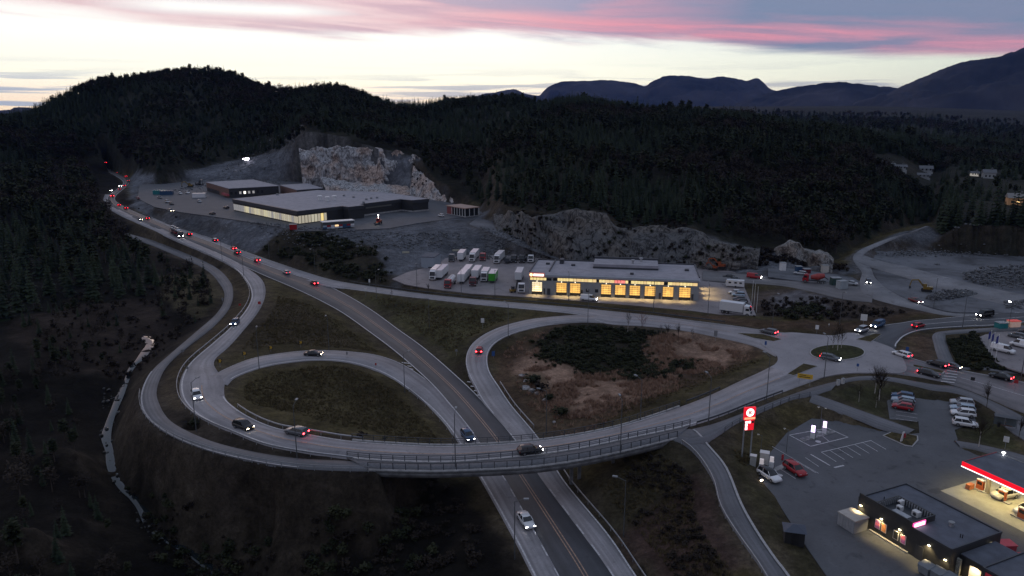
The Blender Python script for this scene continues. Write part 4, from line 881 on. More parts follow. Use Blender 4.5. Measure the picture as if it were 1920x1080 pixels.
for i, (reg, p, h) in enumerate(allp):
    k = kind_for(p[0], p[1], reg)
    if reg == 'E': k = random.choice(['spruce_tree', 'spruce_tree_b'])
    if i in singles:
        nm = {'s': 'conical spruce', 'p': 'rounded pine', 'b': 'bare brown tree'}[k[0]]
        lab = LAB[reg].replace('dark tree', 'dark ' + nm if k[0] != 'b' else nm).replace('dark low tree', 'low ' + nm).replace('small tree', 'small ' + nm)
        place_tree(k, (p[0], p[1], p[2] - .2), h, lab, lab)
    else: rest.setdefault(k, []).append((p[0], p[1], p[2] - .2, h))
SRC = {}
for o in list(COL.objects):
    if o.name.split('.')[0] == 'crown' and o.data.name not in SRC: SRC[o.data.name] = o
for k, lst in rest.items():
    cm = KINDS[k][0]
    src = SRC.get(cm.name) or link(bpy.data.objects.new('crown', cm), empty(k[:-2] if k[-2] == '_' else k, (-160, 500, 8), 0, 'tree in the wood left of the far main road', 'tree'))
    a = np.array(lst); nm = {'spruce_tree': 'conical spruce', 'spruce_tree_b': 'slender spruce', 'spruce_tree_c': 'broad spruce', 'pine_tree': 'round-topped pine', 'pine_tree_b': 'narrow pine', 'broadleaf_tree': 'bare brown broadleaf'}[k]
    scatter('forest', a[:, :3], a[:, 3], src, 'dark mass of %s wood covering the hills' % nm, 'forest')
# thickets and heath
def shrub(seed): return puffs(seed, 110, .5, .42, .40, .12, .6, .2)
SH = {'dark': shrub(5).mesh('foliage', LEAF), 'brown': shrub(6).mesh('foliage', BRN)}
def single_shrub(px, py, s, k, lab, grp):
    p = G(px, py, 3); e = empty('shrub', (p.x, p.y, p.z - .1), random.uniform(0, 6), lab, 'shrub', grp); e.scale = (s, s, s * .8)
    f = link(bpy.data.objects.new('foliage', SH[k]), e); link(bpy.data.objects.new('stem', MB().tube((0, 0, -.05), (0, 0, .4), .03, .015, 5).mesh('stem', BARK)), e); return f
f1 = single_shrub(1000, 722, 5, 'dark', 'dark bush behind the row of pale boulders', 'bushes by the boulders'); f2 = single_shrub(1014, 735, 4.5, 'brown', 'brownish bush at the right end of the pale boulders', 'bushes by the boulders')
single_shrub(1052, 782, 4, 'dark', 'lone dark bush above the bridge railing', 'bushes by the boulders')
single_shrub(1030, 751, 3, 'dark', 'small dark bush beside the lone pale boulder', 'bushes by the boulders')
single_shrub(366, 800, 3, 'dark', 'small dark bush between foot path and pale road', 'bushes by the boulders')
def thick(px, z, n, s0, s1, k, lab, nm='thicket'):
    p = in_area(px, z, n); jj = rng.normal(0, 1.9, (len(p), 2)) * (rng.random((len(p), 1)) < .7); p[:, :2] += jj; ok = ~pave_near(p[:, 0], p[:, 1]) & (fbm(p[:, 0] / 6, p[:, 1] / 6, 44, 3) > -.16 + .1 * rng.random(len(p))); p = p[ok]; p[:, 2] = ground_z(p[:, 0], p[:, 1]) - .1; scatter(nm, p, rng.uniform(s0, s1, len(p)), f1 if k == 'dark' else f2, lab, 'shrubs')
thick([(470, 466), (560, 456), (620, 462), (700, 482), (733, 516), (700, 530), (620, 514), (540, 492)], 5, 620, 1.2, 3.2, 'dark', 'dark thicket on the bank between main road and rubble slope')
thick([(1005, 650), (1050, 622), (1140, 617), (1240, 628), (1290, 638), (1210, 648), (1200, 668), (1220, 685), (1120, 703), (1080, 690), (1015, 672)], 2.5, 1300, .6, 1.7, 'dark', 'low dark heath scrub inside the right-hand ramps')
tuft = MB(); rt = random.Random(3)
for i in range(16):
    a = rt.uniform(0, 6.28); l = rt.uniform(.25, .75); c0 = Vector((rt.uniform(-.35, .35), rt.uniform(-.35, .35), 0)); tip = c0 + Vector((math.cos(a) * l * .5, math.sin(a) * l * .5, l)); sd = Vector((-math.sin(a), math.cos(a), 0)) * .05
    tuft.add([c0 - sd, c0 + sd, tip], [(0, 1, 2)])
pt = G(1102, 742, 2.5); te_ = empty('grass_tuft', tuple(pt), 0, 'tall dry grass tuft among the rough grass right of the boulders', 'grass'); tf = tuft.build('blades', mat('dry_grass_blades', (.25, .15, .10), .9, .35, .25), te_); tuft.build('dead_blades', mat('dry_grass_blades_dark', (.11, .075, .05), .9, .35, .25), te_).rotation_euler = (0, 0, 1)
for px_, n_ in (([(1000, 655), (1060, 622), (1160, 618), (1300, 632), (1390, 655), (1400, 670), (1330, 710), (1230, 745), (1110, 785), (1040, 775), (1000, 720), (970, 690)], 6500), ([(925, 690), (960, 640), (1040, 614), (1150, 612), (1280, 628), (1400, 655), (1440, 670), (1400, 695), (1270, 755), (1120, 805), (1020, 815), (960, 740)], 2200)):
    p_ = in_area(px_, 2.6, n_); keep = fbm(p_[:, 0] / 6, p_[:, 1] / 6, 91, 3) > -.08; p_ = p_[keep]
    hm = inpoly([P(x, y, 2.5) for x, y in [(1005, 650), (1050, 622), (1140, 617), (1240, 628), (1290, 638), (1210, 648), (1200, 668), (1220, 685), (1120, 703), (1080, 690), (1015, 672)]], p_[:, 0], p_[:, 1]); p_ = p_[~hm]
    scatter('dry_grass', p_, rng.uniform(.6, 1.5, len(p_)), tf, 'tall dry reddish grass inside the right-hand ramps', 'grass')
gt = G(600, 745, 3); ge_ = empty('grass_tuft', tuple(gt), 0, 'dark grass tuft in the middle of the grass loop', 'grass'); gf = tuft.build('blades', fol('green_grass_blades', (.046, .040, .020), (.115, .086, .046)), ge_); tuft.build('dead_blades', MATS['dry_grass_blades_dark'], ge_).rotation_euler = (0, 0, 1)
gp_ = np.vstack([in_area(a_, z_, n_) for a_, z_, n_ in (([(425, 735), (500, 692), (590, 680), (690, 692), (780, 748), (845, 815), (760, 822), (600, 812), (470, 775)], 3, 4200), ([(400, 690), (470, 605), (500, 550), (560, 560), (640, 600), (740, 675), (640, 655), (540, 655), (450, 672)], 2, 3000), ([(640, 545), (800, 566), (1000, 592), (900, 622), (872, 680), (885, 712), (800, 660), (710, 600)], 2, 3600), ([(1070, 905), (1180, 880), (1270, 840), (1330, 900), (1370, 1000), (1430, 1090), (1240, 1085), (1150, 970)], 3, 2000), ([(1340, 850), (1440, 850), (1430, 900), (1465, 960), (1540, 1080), (1480, 1075), (1400, 950)], 5, 900), ([(1330, 700), (1440, 680), (1400, 700), (1250, 765), (1100, 812), (1020, 815), (1110, 790), (1230, 748)], 4, 1200))])
scatter('grass', gp_, rng.uniform(.35, 1.0, len(gp_)) * (fbm(gp_[:, 0] / 8, gp_[:, 1] / 8, 17, 3) + .95), gf, 'short rough grass on the verges and inside the loops', 'grass')
thick([(1165, 700), (1230, 692), (1320, 692), (1250, 724), (1180, 720)], 2.5, 160, .8, 1.8, 'dark', 'second patch of dark scrub near the bridge road')
thick([(225, 770), (262, 790), (330, 840), (470, 880), (640, 892), (800, 900), (850, 940), (940, 1080), (700, 1090), (440, 1090), (330, 1000), (250, 900)], -3, 700, .6, 2.0, 'brown', 'brown scrub on the slope below the foot path')
thick([(225, 770), (262, 790), (330, 840), (560, 890), (760, 905), (800, 1080), (470, 1080), (330, 1000), (250, 900)], -3, 420, .8, 2.6, 'dark', 'dark scrub on the slope below the foot path')
thick([(1070, 905), (1180, 880), (1270, 860), (1330, 930), (1380, 1030), (1420, 1090), (1250, 1085), (1150, 970)], 3, 420, .5, 1.5, 'brown', 'low brown scrub between main road and cycle path')
thick([(1420, 560), (1600, 568), (1740, 585), (1650, 600), (1500, 600), (1420, 590)], 5, 260, .8, 2.2, 'brown', 'brown scrub on the waste ground beyond the flagpoles')
thick([(1470, 585), (1530, 580), (1545, 600), (1480, 602)], 4.8, 60, 1.5, 3, 'dark', 'dark bush clump on the waste ground')
thick([(940, 410), (1130, 402), (1300, 435), (1310, 460), (1200, 455), (1060, 440), (1010, 470), (960, 430)], 14, 420, 1.2, 3.2, 'brown', 'scrub growing on ledges of the dark rock cut')
thick([(1420, 478), (1560, 500), (1600, 505), (1600, 520), (1500, 505), (1400, 495)], 7, 160, 1.5, 3.5, 'brown', 'scrub at the wood edge behind the building site')
thick([(120, 560), (270, 545), (330, 505), (400, 520), (415, 560), (300, 660), (230, 690), (60, 700)], 1, 420, .8, 2.4, 'brown', 'brown scrub on the open ground by the pool')
thick([(250, 400), (330, 432), (470, 480), (440, 468), (330, 415), (260, 388)], 7, 160, 1, 2.2, 'brown', 'brown scrub on the verge of the far main road')
for sd_, n_, k_ in ((33, 150, 'dark'), (33, 220, 'brown'), (43, 40, 'brown'), (23, 90, 'brown')):
    v_ = CLV[sd_]; p_ = v_[rng.integers(0, len(v_), n_)]; p_ = p_[fbm(p_[:, 0] / 9, p_[:, 2] / 6, 12, 2) > -.05]; scatter('ledge_scrub', p_, rng.uniform(.8, 2.4, len(p_)), f1 if k_ == 'dark' else f2, '%s scrub clinging to ledges of the %s' % (k_, {33: 'dark rock cut', 43: 'pale outcrop', 23: 'pinkish rock slope'}[sd_]), 'shrubs')
# rubble
SRCB = link(bpy.data.objects.new('boulder', BLDD)); pb = G(1757, 497, 7.7); SRCB.location = (pb.x, pb.y, pb.z - .2); SRCB.scale = (2.2, 2.2, 2); tag(SRCB, 'dark grey block lying in the pale quarry floor', 'boulder')
def heap(px, z, n, s0, s1, lab, hh=2.0, src=None):
    p = in_area(px, z, n, False); poly = [P(x, y, z) for x, y in px]; c = sum(poly, Vector()) / len(poly)
    for q_ in p: q_[2] = max(gz(q_[0], q_[1]), q_[2]) - .1 + hh * max(0, fbm(np.array([q_[0] / 8]), np.array([q_[1] / 8]), 5, 3)[0] + .5) * random.random()
    scatter('rubble', p, rng.uniform(s0, s1, len(p)) * rng.uniform(.4, 1, len(p)), src or SRCB, lab, 'rubble')
heap([(1800, 522), (1835, 505), (1900, 500), (2000, 505), (2000, 545), (1900, 545), (1840, 535)], 7.2, 1300, .5, 1.9, 'wide heap of broken rock at the right of the quarry', 3.2)
heap([(1735, 560), (1770, 548), (1810, 545), (1835, 552), (1780, 562), (1745, 566)], 7.15, 520, .5, 1.4, 'long rubble bank in front of the excavator', 2)
heap([(1640, 478), (1700, 470), (1800, 470), (1900, 480), (1800, 480), (1700, 482)], 7.4, 300, .5, 1.7, 'line of rubble along the back of the quarry floor', 2)
heap([(900, 445), (960, 450), (1030, 478), (1050, 486), (960, 476), (900, 476)], 7, 700, .5, 1.5, 'rubble slope between the yard and the gravel track', .8)
heap([(460, 425), (560, 436), (700, 445), (860, 440), (880, 455), (760, 462), (640, 460), (540, 450)], 9, 900, .5, 1.8, 'rubble on the bank below the store platform', .6)
heap([(300, 345), (380, 330), (460, 312), (540, 300), (560, 325), (480, 338), (400, 342)], 18, 700, .8, 2.4, 'rubble on the grey slope behind the brown building', .8)
st_ = boulder_mesh(19, 1, mat('wet_stone', (.020, .020, .019), .5, .4, 2)); SRCW = link(bpy.data.objects.new('boulder', st_)); pw_ = G(222, 775, -4); SRCW.location = (pw_.x, pw_.y, pw_.z); SRCW.scale = (1.6, 1.6, 1.2); tag(SRCW, 'dark wet stone in the upper stream', 'boulder')
heap([(196, 745), (232, 745), (214, 800), (212, 860), (230, 905), (262, 940), (300, 985), (285, 995), (250, 955), (215, 915), (195, 860), (186, 800)], -5.3, 330, .4, 1.5, 'dark stones breaking the surface of the stream', .3, SRCW)
heap([(1880, 565), (1930, 560), (1930, 575), (1890, 578)], 7.6, 80, .6, 1.4, 'small rubble pile by the lit lamp', .8)
# ------------------------------------------------------------------ bridge
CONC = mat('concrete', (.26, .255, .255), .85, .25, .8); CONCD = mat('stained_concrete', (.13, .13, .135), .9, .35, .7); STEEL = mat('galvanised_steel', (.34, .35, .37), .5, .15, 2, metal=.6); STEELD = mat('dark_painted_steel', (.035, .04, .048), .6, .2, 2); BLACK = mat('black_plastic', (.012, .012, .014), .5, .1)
GREYP = mat('grey_painted_metal', (.20, .21, .22), .55, .15, 2)
EL, ER = ROADS['exit_ramp']
near = EL[BR0 - 6:BR1 + 3]; farc = ER[BR0 - 6:BR1 + 3]; nb_ = len(near)
outer0 = pline([(690, 882, 7.36), (770, 884, 7.38), (840, 884, 7.4), (973, 878, 7.4), (1040, 871, 7.4), (1107, 860, 7.38), (1190, 842, 7.3), (1270, 822, 7.15)], 12)
def resample(c, k):
    c = np.asarray(c, float); s = np.concatenate([[0], np.cumsum(np.linalg.norm(np.diff(c[:, :2], axis=0), axis=1))]); q_ = np.linspace(0, s[-1], k)
    return np.stack([np.interp(q_, s, c[:, i]) for i in range(c.shape[1])], -1)
outer = resample(outer0, 60); nearr = resample(near, 60); farr = resample(farc, 60)
dn = farr - nearr; dn[:, 2] = 0; dn /= np.linalg.norm(dn, axis=1)[:, None]
bridge = empty('road_bridge', tuple(nearr[30] * (1, 1, 0)), 0, 'curved concrete road bridge with railings crossing the main road', 'bridge')
def bsheet(name, A, B, m, z0, z1, parent=bridge, base=None):
    """a solid strip between curves A and B"""
    base = nearr[30] * np.array([1, 1, 0]); n = len(A); V = []
    for a, b in zip(A, B): V += [a + (0, 0, z0) - base, b + (0, 0, z0) - base, b + (0, 0, z1) - base, a + (0, 0, z1) - base]
    F = []
    for i in range(n - 1):
        k = i * 4
        for j in range(4): F.append((k + j, k + (j + 1) % 4, k + 4 + (j + 1) % 4, k + 4 + j))
    F += [(0, 1, 2, 3), (n * 4 - 1, n * 4 - 2, n * 4 - 3, n * 4 - 4)]
    me = np_mesh(name, V, np.array(F), m); bm = bmesh.new(); bm.from_mesh(me); bmesh.ops.recalc_face_normals(bm, faces=bm.faces); bm.to_mesh(me); bm.free()
    return link(bpy.data.objects.new(name, me), parent)
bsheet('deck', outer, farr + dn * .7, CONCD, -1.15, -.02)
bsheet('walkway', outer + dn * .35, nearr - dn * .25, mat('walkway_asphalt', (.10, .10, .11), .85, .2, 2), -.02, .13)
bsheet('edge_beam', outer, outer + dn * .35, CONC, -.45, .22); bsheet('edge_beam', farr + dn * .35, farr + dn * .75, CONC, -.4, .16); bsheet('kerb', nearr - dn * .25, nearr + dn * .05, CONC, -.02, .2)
bb = Vector(nearr[30] * np.array([1, 1, 0]))
for px, py in ((1148, 868), (1160, 862), (1070, 880), (1085, 874)):
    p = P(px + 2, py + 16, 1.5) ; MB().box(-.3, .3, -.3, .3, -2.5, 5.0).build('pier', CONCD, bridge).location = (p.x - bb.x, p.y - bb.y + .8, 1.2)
for A, B, s in ((outer[1], farr[1], -1), (outer[-2], farr[-2], 1)):
    a = Vector(A) - bb; b = Vector(B) - bb; d = (b - a).normalized(); t = Vector((-d.y, d.x, 0)) * .6
    MB().prism([(a.x - t.x, a.y - t.y), (b.x - t.x, b.y - t.y), (b.x + t.x, b.y + t.y), (a.x + t.x, a.y + t.y)], 1.5, 6.35).build('abutment', CONC, bridge)
# ------------------------------------------------------------------ railings and guardrails
POSTM = {}
def sweep(pts, w, h, m, parent, name, off=(0, 0, 0)):
    n = len(pts); V = []
    for i in range(n):
        a = np.array(pts[max(0, i - 1)]); b = np.array(pts[min(n - 1, i + 1)]); d = (b - a)[:2]; d /= np.linalg.norm(d) + 1e-9; nn = np.array([-d[1], d[0], 0]) * w / 2; c = np.array(pts[i]) + off
        V += [c - nn - (0, 0, h / 2), c + nn - (0, 0, h / 2), c + nn + (0, 0, h / 2), c - nn + (0, 0, h / 2)]
    F = [(i * 4 + j, i * 4 + (j + 1) % 4, i * 4 + 4 + (j + 1) % 4, i * 4 + 4 + j) for i in range(n - 1) for j in range(4)] + [(3, 2, 1, 0), ((n - 1) * 4, (n - 1) * 4 + 1, (n - 1) * 4 + 2, (n - 1) * 4 + 3)]
    return link(bpy.data.objects.new(name, np_mesh(name, V, np.array(F), m)), parent)
def barrier(curve, label, step, rails, ph, m, pw=.09, name='guardrail', lift=0., pm=None):
    c = np.array(curve, float); c[:, 2] += lift
    s = np.concatenate([[0], np.cumsum(np.linalg.norm(np.diff(c, axis=0), axis=1))]); n = max(2, int(s[-1] / step))
    base = c[0].copy(); e = empty(name, tuple(base), 0, label, 'guardrail'); key = (ph, pw, m.name)
    if key not in POSTM: POSTM[key] = MB().box(-pw / 2, pw / 2, -pw / 2, pw / 2, -.25, ph).mesh('post', pm or m)
    for q_ in np.linspace(0, s[-1], n + 1):
        p = np.array([np.interp(q_, s, c[:, i]) for i in range(3)]) - base; i = min(np.searchsorted(s, q_), len(c) - 1); d = c[i] - c[i - 1] if i else c[1] - c[0]
        o = link(bpy.data.objects.new('post', POSTM[key]), e); o.location = p; o.rotation_euler = (0, 0, math.atan2(d[1], d[0]))
    rc = resample(c, max(8, int(s[-1] / 2))) - base
    for z, w, h in rails: sweep(rc, w, h, m, e, 'rail', (0, 0, z))
    return e
RB = [(1.12, .09, .09), (.72, .05, .06), (.42, .05, .06)]; GRAIL = [(.62, .08, .32)]
barrier(nearr - dn * .1, 'inner steel railing between bridge roadway and walkway', 2.05, RB, 1.12, STEELD, .11, 'bridge_railing', .15)
barrier(outer + dn * .17, 'outer steel railing along the walkway edge of the bridge', 2.05, [(1.18, .09, .09), (.12, .05, .06)], 1.2, STEELD, .12, 'bridge_railing', .2)
barrier(farr + dn * .55, 'far steel railing on the upper edge of the bridge', 2.05, RB, 1.12, STEELD, .11, 'bridge_railing', .12)
def edge_off(key, t, off, lo, hi):
    L, Rr = ROADS[key]; L = L[lo:hi]; Rr = Rr[lo:hi]; d = Rr - L; d[:, 2] = 0; d = d / np.linalg.norm(d, axis=1)[:, None]; c = L if t == 0 else Rr
    return c + d * off
barrier(edge_off('exit_ramp', 0, -.7, 54, BR0 - 4), 'guardrail on the outside of the pale curve up to the bridge', 4, GRAIL, .7, STEEL)
barrier(edge_off('exit_ramp', 1, .7, 19 * 6 - 1, BR0 - 3), 'guardrail between the grass loop and the road before the bridge', 4, GRAIL, .7, STEEL)
barrier(edge_off('exit_ramp', 0, -.6, BR1 + 3, 32 * 6 + 5), 'guardrail beside the bridge road on the station side', 3, GRAIL, .7, STEELD)
barrier(edge_off('exit_ramp', 1, .6, BR1 + 3, 31 * 6 + 3), 'guardrail beside the bridge road on the rough grass side', 4, GRAIL, .7, STEELD)
barrier(edge_off('foot_path', 0, -.35, 11 * 5, 19 * 5), 'guardrail on the valley side of the curving foot path', 3, [(.9, .06, .1), (.5, .05, .1)], .95, GREYP)
barrier(edge_off('cycle_path', 0, -.3, 4, 8 * 5 - 3), 'guardrail along the cycle path descending to the picture bottom', 3, GRAIL, .7, STEEL)
barrier(edge_off('entry_ramp', 1, 1.0, 3, 22), 'guardrail right of the main road below the bridge', 4, GRAIL, .7, STEEL)
barrier(edge_off('entry_ramp', 1, .8, 26, 38), 'short guardrail right of the ramp above the bridge', 4, GRAIL, .7, STEEL)
barrier(edge_off('loop_ramp', 0, -.7, 46, 66), 'short guardrail left of the loop road before the bridge', 4, GRAIL, .7, STEEL)
barrier(edge_off('roundabout_road', 1, 1.2, 42, 96), 'long dark guardrail between the garage yard and the road', 4, [(.6, .08, .3)], .7, STEELD)
barrier(edge_off('exit_ramp', 0, -.5, 36, 54), 'guardrail on the outer verge above the foot path bend', 4, GRAIL, .7, STEEL)
barrier(edge_off('cycle_branch', 0, -.5, 8, 26), 'low fence between the cycle path and the station slope', 3, [(.95, .05, .06), (.5, .04, .05)], 1.0, STEELD)

# ------------------------------------------------------------------ street lamps
LAMPG = mat('unlit_lamp_glass', (.5, .5, .5), .3, 0); LIT = glow('lit_lamp_glass', (1, .98, .92), 60)
POLE = MB().tube((0, 0, -.2), (0, 0, 9.7), .10, .06, 7).mesh('pole', mat('lamp_pole_zinc', (.085, .09, .095), .6, .2, metal=.3)); ARM = MB().tube((0, 0, 9.6), (1.5, 0, 10.1), .05, .04, 6).mesh('arm', MATS['lamp_pole_zinc'])
HEAD = MB().box(1.3, 2.1, -.17, .17, 10.02, 10.18).mesh('lamp_head', GREYP); GLS = MB().box(1.35, 2.05, -.13, .13, 9.97, 10.015).mesh('glass', LAMPG); GLSL = MB().box(1.3, 2.1, -.25, .25, 9.85, 10.015).mesh('glass', LIT)
def lamp(px, py, face, label, z=None, h=1.0, lit=False):
    p = G(px, py, 4) if z is None else P(px, py, z)
    e = empty('street_lamp', tuple(p), face, label, 'street lamp', 'street lamps along the roads'); e.scale = (h, h, h)
    link(bpy.data.objects.new('pole', POLE), e); link(bpy.data.objects.new('arm', ARM), e); hd = link(bpy.data.objects.new('lamp_head', HEAD), e); link(bpy.data.objects.new('glass', GLSL if lit else GLS), hd); return e
for px, py, f, lab, z in [(368, 807, 1.2, 'street lamp between foot path and pale curve, left of the white car', None), (557, 858, 1.5, 'street lamp by the guardrail just before the bridge', 7.3), (854, 877, 1.5, 'street lamp at the middle of the bridge railing', 7.4), (1163, 848, 1.7, 'street lamp on the right half of the bridge', 7.35), (1169, 1008, 2.8, 'street lamp on the slope right of the main road below the bridge', None), (965, 1050, 0, 'street lamp left of the main road at the bottom', None),
                          (1328, 797, 1.9, 'street lamp beside the bridge road above the price sign', None), (1437, 750, 2, 'street lamp beside the bridge road near the roundabout', None), (1545, 709, 1.7, 'street lamp in front of the roundabout', None), (759, 737, .8, 'street lamp at the inner side of the loop road', None), (953, 634, 2.2, 'street lamp inside the ramp curve by the rough ground', None), (1102, 609, 1.6, 'street lamp where the ramp meets the garage road', None), (1024, 815, 2.9, 'street lamp in the rough grass above the bridge', None),
                          (1066, 567, 1.6, 'street lamp between garage yard and road, in front of the third gate', None), (1225, 585, 1.6, 'street lamp between garage yard and road, in front of the seventh gate', None), (1327, 592, 1.6, 'street lamp at the right end of the garage yard verge', None), (782, 545, -1.5, 'street lamp at the left end of the garage yard', None), (865, 553, -1.5, 'street lamp on the yard verge below the red tank truck', None), (928, 560, -1.5, 'street lamp on the yard verge below the green trailer', None),
                          (591, 511, -2.2, 'street lamp on the verge beside the dark thicket', None), (417, 491, .9, 'street lamp where the pale exit leaves the main road', None), (457, 518, .3, 'street lamp on the outside of the exit bend', None), (505, 484, -2.2, 'street lamp on the far verge above the exit', None), (434, 462, -2.2, 'street lamp on the far verge by the rubble bank', None), (1448, 612, -1.4, 'street lamp on the brown verge left of the roundabout', None), (1574, 609, -1.5, 'street lamp behind the roundabout on the brown verge', None), (1750, 579, -2, 'street lamp on the quarry road bend', None), (1804, 617, 1.6, 'street lamp beside the dark road right of the roundabout', None),
                          (1913, 716, 1.7, 'street lamp at the right edge near the crossing', None), (486, 690, 1.8, 'street lamp on the inner edge of the loop road, left part', None), (617, 657, -1.5, 'street lamp on the outer edge of the loop road, top', None), (706, 560, 1.0, 'street lamp on the grass between main road and garage road', None), (805, 617, -2.5, 'street lamp on the grass right of the main road', None), (1200, 800, 2.2, 'street lamp on the rough grass side of the bridge road', None)]: lamp(px, py, f, lab, z)
lamp(1891, 614, 1.5, 'lit street lamp beside the dark road at the right edge', None, .72, True)
def yardlamp(px, py, lab, dbl=False):
    p = G(px, py, 4); e = empty('lot_lamp', tuple(p), 2.6, lab, 'lamp', 'lamps in the station lot'); MB().tube((0, 0, -.1), (0, 0, 4.6), .06, .045, 7).build('pole', MATS['lamp_pole_zinc'], e)
    for s in ((1, -1) if dbl else (1,)):
        MB().tube((0, 0, 4.5), (.55 * s, 0, 4.65), .035, .03, 6).build('arm', MATS['lamp_pole_zinc'], e); h = MB().box(min(.45 * s, .85 * s), max(.45 * s, .85 * s), -.11, .11, 4.6, 4.72).build('lamp_head', GREYP, e); MB().box(min(.5 * s, .8 * s), max(.5 * s, .8 * s), -.08, .08, 4.57, 4.598).build('glass', glow('dim_lamp_glass', (1, .93, .75), 1.2), h)
yardlamp(1537, 806, 'double-headed lamp at the far corner of the station lot', True); yardlamp(1474, 850, 'lamp at the left edge of the station lot by the charging area'); yardlamp(1425, 862, 'lamp beside the red price sign')

# ------------------------------------------------------------------ signs and poles
def sign(px, py, w, h, hz, col, label, z=None, face=None, two=False, name='road_sign', frame=None, shape='rect'):
    p = G(px, py, 4) if z is None else P(px, py, z); rz = math.atan2(-p.x, p.y) if face is None else face
    e = empty(name, tuple(p), rz, label, 'sign')
    for x in ((-w * .35, w * .35) if two else (0,)): MB().tube((x, 0, -.2), (x, 0, hz + h * .5), .045, .045, 6).build('post', GREYP, e)
    mb = MB()
    if shape == 'round': mb.tube((0, -.05, hz + h / 2), (0, -.09, hz + h / 2), w / 2, w / 2, 14)
    else: mb.box(-w / 2, w / 2, -.09, -.05, hz, hz + h)
    pn = mb.build('panel', col, e)
    return e, pn
SW = mat('sign_white', (.55, .55, .54), .5, .05); SB = mat('sign_blue', (.02, .07, .22), .5, .05); SY = mat('sign_yellow', (.55, .33, .03), .5, .08); SG = mat('sign_back_grey', (.16, .165, .17), .6, .1); SBK = mat('sign_black', (.015, .015, .015), .5, 0); SR = mat('sign_red', (.32, .02, .02), .5, .05)
sign(1618, 613, 1.7, 1.9, 1.8, SW, 'large white direction sign on a post behind the silver car'); sign(905, 617, 1.0, 1.4, 2, SW, 'white sign on the grass outside the ramp curve'); sign(686, 556, 1.0, 1.1, 2, SW, 'white sign at the grass gore of the main road exit'); sign(856, 668, .7, .7, 1, SG, 'small grey sign in the grass left of the ramp', shape='round')
sign(1531, 626, .9, 1.2, 1.2, SW, 'small white sign on the brown verge by the roundabout'); sign(925, 672, .8, 1.4, .6, SB, 'blue sign on the inner side of the ramp curve'); sign(1700, 664, .7, 1.1, .8, SB, 'blue sign at the brown verge of the roundabout'); sign(1435, 652, .5, 1.0, .8, SB, 'blue sign at the tip of the rough ground'); sign(1607, 697, .5, .7, 1.2, SB, 'blue bollard sign at the roundabout edge')
e, pn = sign(1508, 722, 3.2, 1.1, 1.5, SY, 'yellow direction sign beside the bridge road at the roundabout', two=True)
for i, (x0, x1, zz) in enumerate([(-1.2, .2, .7), (-1.2, 1.1, .3)]): MB().box(x0, x1, -.105, -.092, 1.5 + zz, 1.5 + zz + .16).build('lettering', SBK, pn)
for i, (px, py, lab) in enumerate([(413, 688, 'lowest of the yellow chevron signs on the loop road'), (459, 673, 'second yellow chevron sign up the loop road'), (508, 661, 'third yellow chevron sign up the loop road'), (564, 652, 'topmost yellow chevron sign on the loop road')]):
    e, pn = sign(px, py, 1.0, 1.0, .9, SBK, lab)
    for s in (0, 1): MB().add([(-.3 + .3 * s, -.1, 1.0), (-.1 + .3 * s, -.1, 1.0), (.1 + .3 * s, -.1, 1.4), (-.1 + .3 * s, -.1, 1.8), (-.3 + .3 * s, -.1, 1.8), (-.1 + .3 * s, -.1, 1.4)], [(0, 1, 2, 5), (5, 2, 3, 4)]).build('chevron', SY, pn)
sign(487, 577, .9, .9, 1.2, SR, 'dark red sign on the inner edge of the exit bend'); sign(450, 576, .7, .7, .5, SR, 'small dark red sign between foot path and exit bend'); sign(418, 568, .5, 1.0, .8, SG, 'grey sign on the inside of the foot path bend'); sign(343, 664, .8, .6, .6, SG, 'grey sign lying beside the foot path'); sign(352, 706 - 8, .5, .6, .8, SG, 'grey marker on the verge of the pale curve')
sign(693, 537, .6, 1.3, 1.5, SW, 'slim white sign behind the guardrail of the garage road'); sign(1341, 640, .9, 1.6, 1.2, SG, 'grey back of a sign on the edge of the rough ground'); sign(651, 672, .4, .8, 1.0, SG, 'grey sign on the top of the loop road'); sign(705, 692, .4, .6, .8, SR, 'small red sign inside the loop road'); sign(1821, 730, .8, .8, 2.0, SBK, 'dark triangular road sign past the crossing'); sign(1902, 735, .8, .8, 2.0, SR, 'red road sign at the right edge past the crossing'); sign(1884, 842, .9, 1.1, 1.3, SW, 'white notice board on the grass behind the station canopy'); sign(1716, 622, .6, .9, 1.6, SG, 'grey sign on the verge of the dark road'); sign(1554, 613, .3, .4, .5, SW, 'small white post reflector on the verge')
FLAGP = mat('flagpole_white', (.55, .55, .55), .4, .05); FLAG = mat('flag_blue', (.03, .04, .20), .7, .15)
def flagpole(px, py, h, label, flag=None, grp=None):
    p = G(px, py, 5); e = empty('flagpole', tuple(p), 0, label, 'flagpole', grp); MB().tube((0, 0, -.1), (0, 0, h), .075, .045, 8).build('pole', FLAGP, e); MB().tube((0, 0, h), (0, 0, h + .15), .09, .02, 8).build('finial', FLAGP, e)
    if flag:
        mb = MB(); V = [(.06 + .14 * i / 1, .16 * math.sin(i * 1.1) * .5, h - .25 - .16 * i * .5 - 1.9 * j) for j in (0, 1) for i in range(5)]
        V = [(x * (-1), y, z) for x, y, z in V]; mb.add(V, [(i, i + 1, 6 + i, 5 + i) for i in range(4)]); o = mb.build('flag', flag, e); md = o.modifiers.new('thick', 'SOLIDIFY'); md.thickness = .02
for i, (px, py, lab) in enumerate([(1409, 573, 'farthest of three bare flagpoles right of the garage yard'), (1413, 579, 'middle of three bare flagpoles right of the garage yard'), (1418, 586, 'nearest of three bare flagpoles right of the garage yard')]): flagpole(px, py, 8.2, lab, None, 'bare flagpoles')
